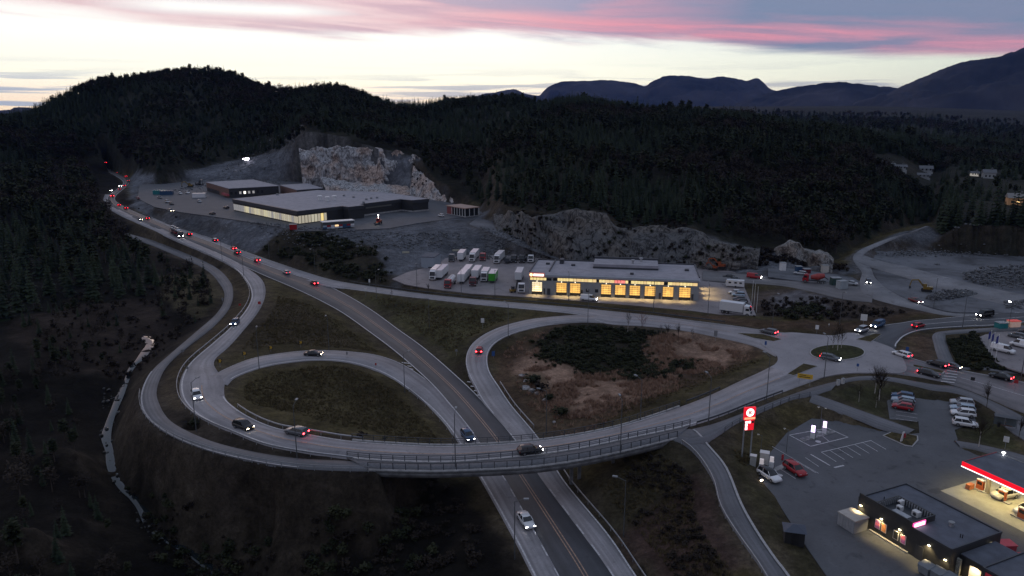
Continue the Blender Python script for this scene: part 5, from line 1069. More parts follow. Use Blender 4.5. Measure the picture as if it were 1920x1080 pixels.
for i, (px, py, lab) in enumerate([(1852, 667, 'flagpole with blue flag, farthest of the three at the hedge bed'), (1858, 671, 'flagpole with blue flag, middle of the three at the hedge bed'), (1866, 676, 'flagpole with blue flag, nearest of the three at the hedge bed')]): flagpole(px, py, 6.6, lab, FLAG, 'flagpoles with blue flags')
# hedge bed: rows of low evergreen shrubs
hb = [(1775, 640), (1800, 634), (1828, 625), (1850, 662), (1885, 690), (1830, 688), (1800, 683)]
SRCH = SH['dark']; pts = in_area(hb, 6.2, 420, False); scatter('hedge_bed', pts, rng.uniform(.9, 1.6, len(pts)), f1, 'dense dark evergreen bed between path and parking lot', 'hedge')
# ------------------------------------------------------------------ bare trees near the roads
TB = {}
for nm, s, th_, tm, cm in (('birch', 11, .016, BIRCH, BRN), ('young', 12, .011, BIRCH, BRN), ('dense', 13, .014, BARK, BRN), ('red', 14, .010, BARK, mat('reddish_twigs', (.13, .055, .055), .9, .3))):
    tr, cr_ = bare(s, th_, 16 if nm in ('dense', 'birch') else 10, 3, .5 if nm != 'red' else .7); TB[nm] = (tr.mesh('trunk', tm), cr_.mesh('crown', cm))
def btree(px, py, h, k, label, nm='bare_tree', z=None):
    p = G(px, py, 5) if z is None else P(px, py, z); e = empty(nm, tuple(p), random.uniform(0, 6), label, 'tree'); e.scale = (h, h, h); link(bpy.data.objects.new('trunk', TB[k][0]), e); link(bpy.data.objects.new('crown', TB[k][1]), e)
for a in [(1570, 659, 7.5, 'young', 'tallest thin bare tree on the roundabout island'), (1561, 655, 5, 'young', 'thin bare tree left of the tallest on the roundabout island'), (1577, 655, 5.5, 'young', 'thin bare tree right of the tallest on the roundabout island'), (1648, 752, 6.8, 'birch', 'tallest white-trunked birch beside the station parking'), (1640, 738, 6, 'birch', 'birch with split trunk left of the tallest one'), (1642, 766, 4, 'young', 'slim young birch below the tall birches'), (1610, 755, 4, 'young', 'slim young tree left of the tall birches'),
          (1177, 622, 6, 'young', 'pale-trunked young tree on the far rim of the rough ground'), (1203, 626, 6.5, 'red', 'reddish bare tree on the far rim of the rough ground'), (1252, 632, 3.5, 'dense', 'small dark tree on the far rim, left of the pair'), (1272, 637, 4, 'dense', 'bushy small dark tree on the far rim of the rough ground'), (1239, 629, 3, 'young', 'thin sapling on the far rim of the rough ground'), (1297, 639, 3, 'young', 'rightmost thin sapling on the rim of the rough ground'), (804, 548, 3, 'dense', 'small bare tree beside the garage road guardrail'), (1849, 768, 5, 'dense', 'bare tree behind the bus shelter'), (1835, 838, 5.5, 'birch', 'bare tree on the grass behind the station canopy'), (1910, 822, 4.5, 'dense', 'bare tree at the right edge by the path'), (735, 560, 3, 'young', 'sapling on the grass beside the garage road')]: btree(*a)
# benches / boxes along the sidewalk
for px, py, lab in ((1571, 722, 'left of two grey utility boxes by the sidewalk'), (1580, 719, 'right of two grey utility boxes by the sidewalk')):
    p = G(px, py, 6); e = empty('utility_box', tuple(p), .4, lab, 'utility box'); MB().box(-.35, .35, -.2, .2, -.1, 1.15).build('cabinet', mat('cabinet_grey', (.4, .4, .4), .6, .1), e); MB().box(-.4, .4, -.25, .25, 1.15, 1.22).build('lid', GREYP, e)
# ------------------------------------------------------------------ buildings
def frame(name, A, B, label, cat='building', group=None):
    A = Vector(A); B = Vector(B); e = empty(name, tuple(A), math.atan2(B.y - A.y, B.x - A.x), label, cat, group); return e, (B - A).xy.length
BWALL = mat('grey_cladding', (.21, .225, .24), .55, .08, .6); ROOF = mat('grey_roof_membrane', (.245, .235, .26), .8, .14, .35); ROOFD = mat('dark_roof_felt', (.07, .078, .10), .8, .2, .5); TRIMD = mat('dark_trim', (.03, .033, .04), .5, .1); BLKW = mat('black_cladding', (.018, .019, .021), .6, .15, 1.2); BRNW = mat('brown_timber_cladding', (.13, .068, .05), .75, .25, 1.5)
GLY = glow('lit_gate_glass', (1, .54, .12), .92, (.3, .2, .1)); GLY2 = glow('lit_gate_glass_pale', (1, .78, .38), 1.0); WNY = glow('lit_window_yellow', (1, .72, .14), .8); WNY2 = glow('lit_window_warm', (1, .62, .10), .7); WNR = glow('lit_window_red', (1, .10, .03), .9); WHITE = mat('white_paint', (.6, .6, .6), .5, .08, 2); GLASSD = mat('dark_glass', (.02, .022, .026), .1, 0)
def spot(p, target, energy, col, parent, size=2.2, blend=.8, r=.12, name='lamp_light'):
    l = bpy.data.lights.new(name, 'SPOT'); l.energy = energy; l.color = col; l.spot_size = size; l.spot_blend = blend; l.shadow_soft_size = r
    o = bpy.data.objects.new(name, l); COL.objects.link(o); o.parent = parent; o.location = p
    o.rotation_euler = (Vector(target) - Vector(p)).to_track_quat('-Z', 'Y').to_euler(); return o
# --- truck garage
e, W_ = frame('truck_garage', P(992, 551, 4.52), P(1309, 564, 4.52), 'long grey truck garage with nine glowing gates and yellow window strip')
gx_ = lambda px: (px - 992) / 317 * W_
D_, Hh = 24.0, 6.9
MB().box(0, W_, .0, D_, -.4, Hh).build('wall', BWALL, e)
rf = MB().box(-.35, W_ + .35, 2.4, D_ + .3, Hh + .003, Hh + .35).add([(-.35, -.35, Hh - .35), (W_ + .35, -.35, Hh - .35), (W_ + .35, 2.4, Hh + .35), (-.35, 2.4, Hh + .35), (-.35, -.35, Hh - .6), (W_ + .35, -.35, Hh - .6), (W_ + .35, 2.4, Hh + .003), (-.35, 2.4, Hh + .003)], [(0, 1, 2, 3), (4, 5, 1, 0), (0, 3, 7, 4), (1, 5, 6, 2), (7, 6, 5, 4)]).build('roof', ROOF, e)
for a in ((-.4, W_ + .4, D_ + .1, D_ + .45), (-.4, -.05, 2.5, D_ + .1), (W_ + .05, W_ + .4, 2.5, D_ + .1)): MB().box(*a, Hh + .35, Hh + .75).build('parapet', TRIMD, rf)
MB().box(gx_(1027), gx_(1029), 4, D_, Hh + .35, Hh + .8).build('parapet', TRIMD, rf)
mo = MB().box(gx_(1110), gx_(1236), 12.5, 23, Hh + .35, Hh + 1.9).build('roof_monitor', ROOF, rf)
MB().box(gx_(1110) - .2, gx_(1236) + .2, 22.6, 23.3, Hh + 1.2, Hh + 2.6).build('roof_screen', TRIMD, rf); MB().box(gx_(1110) - .1, gx_(1236) + .1, 12.3, 12.499, Hh + .4, Hh + .95).build('roof_fascia', TRIMD, rf)
for px, y, s in ((1017, 16, 1.3), (1069, 15, 1.4), (1186, 3.8, 1.2), (1291, 13, 1.4)): MB().box(gx_(px) - s / 2, gx_(px) + s / 2, y, y + s, Hh + .35, Hh + .95).build('roof_vent', TRIMD, rf)
for px, y in ((1203, 19.5), (1187, 15.5)): MB().tube((gx_(px), y, Hh + 1.9), (gx_(px), y, Hh + 3.0), .4, .4, 8).tube((gx_(px), y, Hh + 3.0), (gx_(px), y, Hh + 3.3), .7, .7, 8).build('roof_fan', STEEL, rf)
MB().box(gx_(1040), gx_(1048), 18, 21, Hh + .35, Hh + 2.0).build('roof_unit', TRIMD, rf)
GAT = [(998, 1017), (1045, 1064), (1071, 1090), (1130, 1148), (1156, 1175), (1183, 1202), (1211, 1230), (1244, 1263), (1274, 1294)]
def gate(e, x0, x1, side, i, ww=0):
    gp = empty('gate', (0, 0, 0)); gp.parent = e
    if side: gp.location = (W_, 0, 0); gp.rotation_euler = (0, 0, math.pi / 2)
    h0, h1 = 1.05, 4.35
    MB().box(x0 - .12, x1 + .12, -.10, -.03, 0, h1 + .15).build('gate_frame', TRIMD, gp)
    MB().box(x0, x1, -.15, -.101, h0, h1).build('glazing', GLY2 if i == 0 else GLY, gp)
    mb = MB()
    for k in range(1, 5): z = h0 + (h1 - h0) * k / 5; mb.box(x0, x1, -.18, -.151, z - .055, z + .055)
    for k in range(1, 4): x = x0 + (x1 - x0) * k / 4; mb.box(x - .03, x + .03, -.18, -.151, h0, h1)
    mb.build('glazing_bar', mat('gate_bar', (.22, .14, .06), .6, 0), gp)
    MB().box(x0, x1, -.16, -.101, .05, h0 - .003).build('bottom_panel', BLACK, gp)
for i, (a, b) in enumerate(GAT):
    gate(e, gx_(a), gx_(b), 0, i); xm = (gx_(a) + gx_(b)) / 2
    l = MB().box(xm - .14, xm + .14, -.45, -.12, 4.62, 4.8).build('wall_lamp', glow('wall_lamp_glow', (1, .9, .62), 2.5), e); spot((xm, -1.0, 4.75), (xm, -1.9, 0), 3000, (1, .74, .30), l, 1.5, .9)
for k, y in enumerate((4.2, 11, 17.5)):
    gate(e, y - 1.8, y + 1.8, 1, 1); spot((W_ + 1.0, y, 4.7), (W_ + 5.0, y, 0), 3800, (1, .74, .30), e, 1.3, .9)
# window strip, pane by pane
x = gx_(1038); i = 0
while x < gx_(1306):
    w = random.choice((1.0, 1.3, 1.6, .9)); r = random.random(); px = 992 + x / W_ * 317
    m = WNR if 1147 < px < 1168 else GLASSD if r < .10 else WNY2 if r < .38 else WNY
    MB().box(x, min(x + w - .12, gx_(1306)), -.06, -.004, 5.02, 5.98).build('window_pane', m, e); x += w
x = gx_(994)
while x < gx_(1022): MB().box(x, x + 1.0, -.06, -.004, 5.05, 5.9).build('window_pane', WNY, e); x += 1.15
MB().box(gx_(1024), gx_(1035), -.05, -.004, 5.0, 5.85).build('window_pane', GLASSD, e)
for a, b in ((1020, 1023), (1027, 1033), (1091, 1095), (1237, 1241), (1296, 1300)): MB().box(gx_(a), gx_(b), -.09, -.004, 0, 2.2).build('door', TRIMD, e)
for a in (1101, 1118): MB().box(gx_(a), gx_(a) + 1.1, -.08, -.004, 1.5, 2.6).build('window', GLASSD, e)
sg_ = empty('illuminated_sign', (0, 0, 0)); sg_.parent = e
MB().box(gx_(993), gx_(1021.5), -.5, -.37, 6.2, 7.7).build('sign_board', mat('sign_board_red', (.12, .02, .015), .5, 0, emis=(1, .10, .03), es=.35), sg_)
MB().tube((gx_(996.3), -.5, 6.95), (gx_(996.3), -.58, 6.95), .55, .55, 16).build('sign_disc', glow('sign_disc_glow', (1, .72, .30), 2.2), sg_); MB().box(gx_(1000.5), gx_(1020.5), -.57, -.501, 6.55, 7.35).build('sign_letters', glow('sign_letter_glow', (1, .90, .78), 1.9), sg_)
# --- yard shed
e, w = frame('shed', P(790, 502, 4.5), P(816, 503, 4.5), 'small windowless grey shed at the back of the truck yard')
MB().box(0, 5.6, 0, 9, -.3, 4.4).build('wall', mat('pale_blue_grey_cladding', (.24, .27, .31), .6, .06), e); MB().box(-.15, 5.75, -.15, 9.15, 4.403, 4.65).build('roof', ROOFD, e); MB().box(2.9, 5.0, -.12, -.01, 0, .5).build('step', TRIMD, e)
# --- polygon building with parts
def polyb(name, pts, z, h, label, wall, roof, over=.4, fascia=None, fh=.9):
    c = sum((Vector((x, y, 0)) for x, y in pts), Vector()) / len(pts); e = empty(name, (c.x, c.y, z), 0, label, 'building'); loc = [(x - c.x, y - c.y) for x, y in pts]
    MB().prism(loc, -.4, h).build('wall', wall, e)
    big = [(x * (1 + over / math.hypot(x, y)), y * (1 + over / math.hypot(x, y))) for x, y in loc]
    if fascia: MB().prism(big, h - fh, h + .25).build('fascia', fascia, e); inn = [(x * (1 - .5 / math.hypot(x, y)), y * (1 - .5 / math.hypot(x, y))) for x, y in loc]; r = MB().prism(inn, h + .2, h + .3).build('roof', roof, e)
    else: r = MB().prism(big, h + .003, h + .3).build('roof', roof, e)
    return e, r, loc, c
def wallrow(e, a, b, n, z0, z1, mats, name, gap=.12, d=.06, y0=0., skip=()):
    a = Vector((*a, 0)); b = Vector((*b, 0)); t = (b - a); L = t.length; t.normalize(); nn = Vector((t.y, -t.x, 0)); w = L / n
    for i in range(n):
        if i in skip: continue
        p = a + t * (w * i + gap / 2); q_ = a + t * (w * (i + 1) - gap / 2); m = mats[i % len(mats)] if not callable(mats) else mats(i)
        vs = [(v.x, v.y, z) for z in (z0, z1) for v in (p + nn * .01, q_ + nn * .01, q_ + nn * (.01 + d), p + nn * (.01 + d))]
        MB().add(vs, [(3, 2, 1, 0), (4, 5, 6, 7), (0, 1, 5, 4), (1, 2, 6, 5), (2, 3, 7, 6), (3, 0, 4, 7)]).build(name, m, e)
ST = [(-157.9, 407.9), (-105.9, 354.7), (-88.5, 375.5), (-84.5, 371.5), (-78, 379), (-81.6, 383.2), (-62.5, 407), (-55.5, 401.5), (-47.5, 408.5), (-66, 431), (-82, 446), (-123, 457)]
e, r, loc, c = polyb('store', ST, 12.0, 6.4, 'big dark flat-roofed store with glowing yellow shop front', BLKW, ROOF, .5, TRIMD, 1.5)
GLW = [glow('shop_glass_a', (1, .84, .34), .42), glow('shop_glass_b', (1, .86, .42), .33), glow('shop_glass_c', (1, .80, .30), .24)]; GLDIM = glow('shop_glass_dim', (1, .85, .5), .10)
def shopm(i): return GLDIM if i < 6 or random.random() < .08 else random.choice(GLW)
lx = lambda k: loc[k]
wallrow(e, loc[0], loc[1], 34, .5, 3.9, shopm, 'shop_window', .25)
q1 = Vector(loc[1]); q2 = q1 + (Vector(loc[2]) - q1).normalized() * 17; wallrow(e, tuple(q1), tuple(q2), 9, .4, 4.2, lambda i: random.choice(GLW) if i != 7 else WNY, 'shop_window', .3)
q3 = Vector(loc[6]); 
for a, b in ((4, 5), (5, 6), (6, 7), (7, 8)): wallrow(e, loc[a], loc[b], 1, 0, .8, [CONC], 'plinth', 0, .12)
wallrow(e, loc[5], tuple(Vector(loc[5]) + (Vector(loc[6]) - Vector(loc[5])) * .9), 1, 3.8, 4.6, [mat('dim_sign', (.10, .10, .09), .6, .2)], 'sign_letters', 9, .08)
for px, py in ((600, 375), (614, 377), (627, 375)):
    p = P(px, py, 18.7); x, y = p.x - c.x, p.y - c.y; MB().tube((x, y, 6.6), (x, y, 8.8), .9, .9, 10).tube((x, y, 8.8), (x, y, 9.2), 1.4, 1.2, 10).build('roof_fan', WHITE, r)
for px, py in ((520, 366), (645, 368), (663, 371), (682, 381), (687, 375), (696, 373), (707, 372)):
    p = P(px, py, 18.7); x, y = p.x - c.x, p.y - c.y; MB().box(x - .6, x + .6, y - .6, y + .6, 6.7, 7.7).build('roof_vent', GREYP, r)
# brown workshop
BB = [(-218.1, 517.2), (-184.7, 471.6), (-158.0, 489.6), (-192, 538)]
e, r, loc, c = polyb('workshop', BB, 12.0, 6.0, 'brown timber-clad workshop with open bays left of the store', BLKW, ROOF, .4, None)
wallrow(e, loc[0], loc[1], 1, 2.6, 5.95, [BRNW], 'timber_cladding', 0, .15); wallrow(e, loc[0], loc[1], 7, 0, 2.55, [BLACK, BLACK, BLACK, BLACK, BRNW, BRNW, BRNW], 'bay_front', .9, .1)  # black panels stand in for the darkness of the open bays
wallrow(e, loc[1], tuple(Vector(loc[1]) + (Vector(loc[2]) - Vector(loc[1])) * .7), 8, 2.2, 3.9, lambda i: glow('dim_workshop_window', (1, .85, .5), .12) if i in (2, 4, 5) else glow('bright_workshop_window', (1, .95, .8), 1.6) if i == 3 else GLASSD, 'window', 1.4)
t = empty('awning', (0, 0, 0)); t.parent = e; wallrow(t, tuple(Vector(loc[0]) * .22 + Vector(loc[1]) * .78), loc[1], 1, 1.3, 2.6, [mat('red_awning', (.30, .05, .06), .7, .1)], 'awning_cloth', 0, 1.6)
SM = [(-161, 503), (-140, 470), (-126, 482), (-146, 516)]
e, r, loc, c = polyb('storehouse', SM, 12.0, 5.2, 'small brown and black storehouse behind the big store', BLKW, ROOF, .3, None); wallrow(e, loc[0], loc[1], 1, 0, 5.1, [BRNW], 'timber_cladding', 0, .15)
# glass pavilion
A = P(838, 401, 12.02); B = P(872, 407, 12.02); e, w = frame('pavilion', A, B, 'small pavilion with white columns and pale flat roof beside the rock slope'); dp = 9.5
MB().box(-.3, w + .3, -.3, dp, -.2, .25).build('floor_slab', CONC, e); MB().box(-.4, w + .4, -.4, dp + .2, 4.3, 4.75).build('roof', mat('salmon_roof', (.30, .20, .16), .7, .1), e); MB().box(0, w * .28, .1, dp - .5, .25, 4.3).build('core', mat('red_core', (.20, .05, .05), .7, .15), e)
for k in range(6): MB().box(w * (.28 + .144 * k) - .12, w * (.28 + .144 * k) + .12, -.1, .14, .25, 4.3).build('column', WHITE, e)
for k in range(1, 4): MB().box(w - .12, w + .12, dp * k / 3 - .3, dp * k / 3 - .06, .25, 4.3).build('column', WHITE, e)
MB().box(w * .3, w - .2, .5, .56, .25, 4.3).build('glass_wall', GLASSD, e); MB().box(w - .5, w - .44, .6, dp - .5, .25, 4.3).build('glass_wall', GLASSD, e)
# --- filling-station shop
F_ = Vector((.405, -.914, 0)); G_ = Vector((.914, .405, 0)); O = Vector((53.0, 99.5, 4.02))
e = empty('filling_station_shop', tuple(O), math.atan2(F_.y, F_.x), 'dark low filling-station shop with roof well and lit posters', 'building')
DKW = mat('charcoal_panel_wall', (.026, .026, .027), .55, .18, 1.5)
MB().box(0, 15, 0, 10.4, -.2, 3.95).build('wall', DKW, e)
rf = MB().box(9.05, 14.9, .1, 10.3, 3.953, 4.05).box(.1, 9.05, 4.75, 10.3, 3.953, 4.05).box(.1, 2.95, .1, 4.75, 3.953, 4.05).build('roof', ROOFD, e)
for a in ((0, 15.05, 10.2, 10.45), (14.85, 15.05, 0, 10.2), (9.0, 14.85, -.05, .12), (-.05, .12, 0, 10.2)): MB().box(*a, 3.954, 4.25).build('parapet', TRIMD, rf)
pm = mat('well_panel_grey', (.20, .21, .225), .6, .1)
for a in ((0.12, 9.05, -.05, .15), (8.88, 9.05, .15, 4.75), (3.0, 3.2, .15, 4.75), (3.2, 8.88, 4.55, 4.75)): MB().box(*a, 3.954, 4.95).build('well_screen', DKW, e)
x = 3.3
while x < 8.7: MB().box(x, x + .22, 4.44, 4.54, 4.06, 4.9).build('screen_slat', pm, e); x += .42
y = .4
while y < 4.3: MB().box(3.22, 3.3, y, y + .22, 4.06, 4.9).build('screen_slat', pm, e); y += .42
MB().box(3.2, 8.88, .15, 4.55, 3.953, 4.03).build('well_floor', TRIMD, e)
def ac(x, y, w, d, h): 
    u = MB().box(x, x + w, y, y + d, 4.03, 4.03 + h).build('cooling_unit', mat('unit_white', (.5, .5, .5), .5, .08), e); MB().tube((x + w / 2, y - .001, 4.03 + h / 2), (x + w / 2, y - .04, 4.03 + h / 2), h * .33, h * .33, 12).build('fan_grille', TRIMD, u)
ac(4.0, 3.3, .5, .9, .95); ac(4.6, 2.3, .8, .6, .7); ac(6.6, 3.0, 1.0, .8, .8); MB().box(4.9, 7.4, 1.0, 2.0, 4.03, 4.4).build('duct', STEEL, e)
MB().tube((11.0, 5.5, 4.05), (11.0, 5.5, 4.6), .3, .3, 10).tube((11.0, 5.5, 4.6), (11.0, 5.5, 4.75), .42, .42, 10).build('roof_fan', GREYP, rf)
for x, y in ((2.0, 3.0), (13.4, 4.0), (13.6, 4.15)): MB().tube((x, y, 4.05), (x, y, 4.6), .07, .07, 6).build('vent_pipe', TRIMD, rf)
sgn = MB().box(9.06, 9.2, .1, 2.6, 4.05, 4.75).build('neon_sign', glow('neon_pink', (1, .02, .28), 1.6), e); MB().box(9.201, 9.23, .35, 2.35, 4.2, 4.6).build('sign_letters', glow('neon_white', (1, .72, .85), 5), sgn)
MB().box(2.6, 9.02, -.35, -.003, -.15, .22).build('plinth', CONC, e)
def poster(x, w, z0, z1, cols):
    p = MB().box(x, x + w, -.07, -.003, z0, z1).build('poster_frame', mat('poster_frame_white', (.45, .43, .42), .5, .05, emis=(1, .9, .8), es=.04), e); n = len(cols)  # frame glows slightly, as if wall lamps shone on it
    for k, c_ in enumerate(cols): MB().box(x + .07, x + w - .07, -.09, -.071, z0 + .08 + (z1 - z0 - .16) * k / n, z0 + .08 + (z1 - z0 - .16) * (k + 1) / n - .01).build('poster_print', c_, p)
PU = mat('poster_purple', (.20, .06, .16), .5, .35, 6, emis=(.5, .12, .35), es=.12); ORG = mat('poster_orange', (.45, .17, .06), .5, .3, 5, emis=(1, .35, .1), es=.14); PKR = mat('poster_pinkred', (.40, .08, .12), .5, .35, 6, emis=(.8, .2, .25), es=.14)  # emission on the prints stands in for wall-lamp light
poster(3.3, .85, .95, 2.35, [PU, PKR, PU]); poster(4.4, .85, .95, 2.35, [ORG, ORG]); poster(6.4, .85, .95, 2.3, [BLACK]); poster(7.6, .85, .95, 2.3, [PU, PKR])
WL = glow('shop_wall_lamp', (1, .86, .55), 9)
def wlamp(x, y, z, ty, en=650, tgt=None):
    l = MB().box(x - .16, x + .16, y - .1, y + .02, z, z + .1).build('wall_lamp', WL, e); spot((x, y - .28, z + .25), tgt or (x, y - .15, 0), en, (1, .76, .36), l, 2.0, .8, .05)
wlamp(.6, -.05, 3.0, 0, 420); wlamp(4.25, -.05, 2.75, 0); wlamp(7.35, -.05, 2.75, 0); wlamp(11.9, -.05, 2.9, 0); wlamp(14.4, -.05, 2.2, 0, 220)
l = MB().box(15.05, 15.14, 8.4, 8.7, 2.8, 2.95).build('wall_lamp', WL, e); spot((15.4, 8.5, 3.1), (15.3, 8.5, 0), 400, (1, .76, .36), l, 2.0, .8, .05)
MB().box(15.06, 15.16, 8.9, 9.9, 1.2, 2.5).build('orange_panel', ORG, e)
MB().box(10.0, 11.2, -.09, -.004, 0, 2.1).build('door', TRIMD, e)
# low link and second block at the picture corner
e2 = empty('shop_annex', tuple(O + F_ * 15.1 + G_ * 2.0), math.atan2(F_.y, F_.x), 'dark annex with red wall and lit purple sign at the lower right corner', 'building')
MB().box(.0, 4.2, 0, 7, -.2, 3.0).build('link_wall', DKW, e2); MB().box(-.0, 4.2, -.1, 7.1, 3.003, 3.15).build('link_roof', ROOFD, e2)
MB().box(4.21, 16, -1.8, 9, -.2, 3.9).build('wall', DKW, e2); r2 = MB().box(4.1, 16, -1.9, 9.1, 3.903, 4.0).build('roof', ROOFD, e2)
for a in ((4.05, 4.25, -1.95, 9.1), (4.25, 16, -1.95, -1.75)): MB().box(*a, 3.904, 4.2).build('parapet', TRIMD, r2)
MB().box(4.5, 16, -1.9, -1.803, .2, 3.6).build('red_wall', mat('red_panel', (.28, .02, .03), .5, .1, emis=(1, .05, .08), es=.10), e2); s = MB().box(6.2, 12, -2.05, -1.905, 2.7, 3.5).build('lit_sign', glow('purple_sign', (.6, .25, 1), .5), e2); MB().box(6.5, 11.6, -2.1, -2.051, 2.85, 3.3).build('sign_letters', glow('sign_white', (1, .9, 1), 5), s)
MB().box(1.4, 2.9, -.08, -.004, 0, 2.2).build('glass_door', glow('warm_interior', (1, .7, .35), .35), e2); MB().box(-.06, .5, -.7, -.4, .1, 2.6).build('menu_board', mat('menu_board', (.25, .25, .22), .6, .5, 9), e2)
spot((2.2, -.6, 2.7), (2.2, -.7, 0), 420, (1, .72, .35), e2, 2.2, .8, .05)
for k in range(2): MB().tube((9 + 3 * k, 4, 4.0), (9 + 3 * k, 4, 4.5), .25, .25, 8).build('roof_fan', GREYP, r2)
# --- forecourt canopy
CO = Vector((74.2, 108.4, 4.02)); c = empty('fuel_canopy', tuple(CO), math.atan2(F_.y, F_.x), 'flat fuel canopy with glowing red and white edge at the right side', 'canopy')
MB().box(0, 24, 0, 8.5, 4.85, 5.45).build('deck', ROOFD, c); MB().box(-.12, 24.1, -.12, -.003, 4.75, 5.55).build('red_fascia', glow('fascia_red', (1, .005, .02), .85, (.4, .01, .02)), c); MB().box(-.16, 24.1, -.16, -.125, 4.62, 4.78).build('white_light_strip', glow('fascia_white', (1, .93, .93), 1.6), c)
MB().box(-.12, -.003, 0, 8.5, 4.75, 5.55).build('red_fascia', mat('fascia_red_unlit', (.22, .03, .035), .5, .1), c); MB().box(0, 24, 8.503, 8.62, 4.85, 5.6).build('parapet', GREYP, c)
for x in (2.2, 9.5, 17): MB().box(x - .25, x + .25, 3.7, 4.2, -.1, 4.85).build('column', mat('canopy_column', (.30, .26, .20), .5, .1), c)
for x in (1.5, 5.5, 9.5, 13.5):
    for y in (2, 6.0):
        l = MB().box(x - .4, x + .4, y - .4, y + .4, 4.80, 4.847).build('canopy_light', glow('canopy_light_glow', (1, .86, .52), 6), c); spot((x, y, 4.7), (x, y, 0), 800, (1, .80, .34), l, 2.5, .6, .3)
p = P(1855, 855, 9.6); q_ = c.matrix_basis.inverted() @ p; MB().tube((1.2, 8.3, 5.46), (1.2, 8.3, 5.9), .05, .05, 6).box(1.0, 1.4, 8.1, 8.5, 5.9, 6.1).build('flood_lamp', glow('flood_white', (.95, .97, 1), 5), c)
ap = fan('pavement', [CO + F_ * a + G_ * b for a, b in ((-1.5, -2.3), (24, -2.3), (24, 10.5), (-1.5, 10.5))], 4.045, mat('forecourt_concrete', (.30, .285, .24), .8, .12, .6), skirt=.1); tag(ap, 'pale concrete forecourt under the canopy', 'pavement', kind='structure')
def pump(a, b, label):
    p = CO + F_ * a + G_ * b; e = empty('fuel_pump', (p.x, p.y, 4.05), math.atan2(F_.y, F_.x), label, 'fuel pump', 'fuel pumps under the canopy')
    MB().box(-1.4, 1.4, -.5, .5, 0, .14).build('plinth', CONC, e); MB().box(-.55, .55, -.28, .28, .14, 1.7).build('housing', mat('pump_orange', (.5, .12, .04), .5, .1), e); MB().box(-.4, .4, -.3, -.281, .95, 1.5).build('display', GLASSD, e); MB().tube((.6, -.1, 1.4), (.6, -.1, .6), .03, .03, 6).build('hose', BLACK, e); MB().box(-.6, .6, -.3, .3, 1.7, 1.82).build('top', WHITE, e)
pump(.9, 4.0, 'orange fuel pump nearest the open corner of the canopy'); pump(4.6, 3.9, 'orange fuel pump behind the silver car'); pump(9.4, 1.2, 'orange fuel pump at the right picture edge')
pb_ = CO + F_ * .1 + G_ * 2.6; e = empty('display_basket', (pb_.x, pb_.y, 4.05), .4, 'orange goods basket at the left edge of the forecourt', 'basket'); MB().box(-.6, .6, -.35, .35, .1, .95).build('basket', mat('basket_orange', (.5, .16, .06), .7, .3, 6), e); MB().box(-.65, .65, -.4, .4, 0, .1).build('base', GREYP, e)
# --- price pylon
pA = P(1389, 863, 4.6); e = empty('price_sign', (pA.x, pA.y, gz(pA.x, pA.y)), .18, 'tall red illuminated price sign on two grey legs', 'sign')
for x in (.15, 1.75): MB().tube((x, 0, -.3), (x, 0, 9.3), .13, .13, 10).build('leg', GREYP, e)
h0 = 7.1
pan = MB().box(-.1, 2.0, -.22, .18, h0, h0 + 2.35).build('logo_panel', glow('logo_red', (1, .012, .03), .75, (.4, .01, .02)), e)
MB().box(-.07, 1.97, -.25, -.221, h0 + .12, h0 + .5).build('orange_band', glow('logo_orange', (1, .28, .05), 1.2), pan)
ring_ = MB(); n = 28; cx_, cz_ = .95, h0 + 1.42
for i in range(n):
    a, b_ = 2 * math.pi * i / n, 2 * math.pi * (i + 1) / n
    ring_.add([(cx_ + r_ * math.cos(t_), y_, cz_ + r_ * math.sin(t_)) for y_ in (-.26, -.222) for r_, t_ in ((.50, a), (.74, a), (.74, b_), (.50, b_))], [(0, 1, 2, 3), (1, 5, 6, 2), (0, 3, 7, 4)])
LOGW = glow('logo_white', (1, .93, .90), 2.2); ring_.build('logo_ring', LOGW, pan); MB().tube((cx_, -.222, cz_), (cx_, -.24, cz_), .49, .49, 24).build('logo_disc', glow('logo_disc_pink', (1, .62, .58), 1.5), pan)
k = MB(); k.box(cx_ - .22, cx_ - .10, -.28, -.241, cz_ - .32, cz_ + .32); k.bar((cx_ - .08, -.26, cz_ - .02), (cx_ + .22, -.26, cz_ + .30), .04, .13); k.bar((cx_ - .08, -.26, cz_ + .02), (cx_ + .26, -.26, cz_ - .32), .04, .13); k.build('logo_letter', glow('letter_red', (.5, .01, .02), .35, (.2, .01, .01)), pan)
pp = MB().box(.15, 1.85, -.2, .16, h0 - 1.95, h0 - .12).build('price_panel', glow('price_red', (1, .012, .03), .75, (.4, .01, .02)), e)
for i, (x0, x1, z0, z1) in enumerate([(.2, .62, -.62, -.22), (.75, 1.2, -.62, -.2), (.2, .62, -1.2, -.75), (.2, .62, -1.85, -1.35)]): MB().box(x0, x1, -.23, -.201, h0 + z0, h0 + z1).build('price_field', LOGW, pp)
MB().box(1.35, 1.8, -.23, -.201, h0 - .65, h0 - .2).build('price_field', mat('price_dark', (.10, .01, .02), .5, 0), pp)
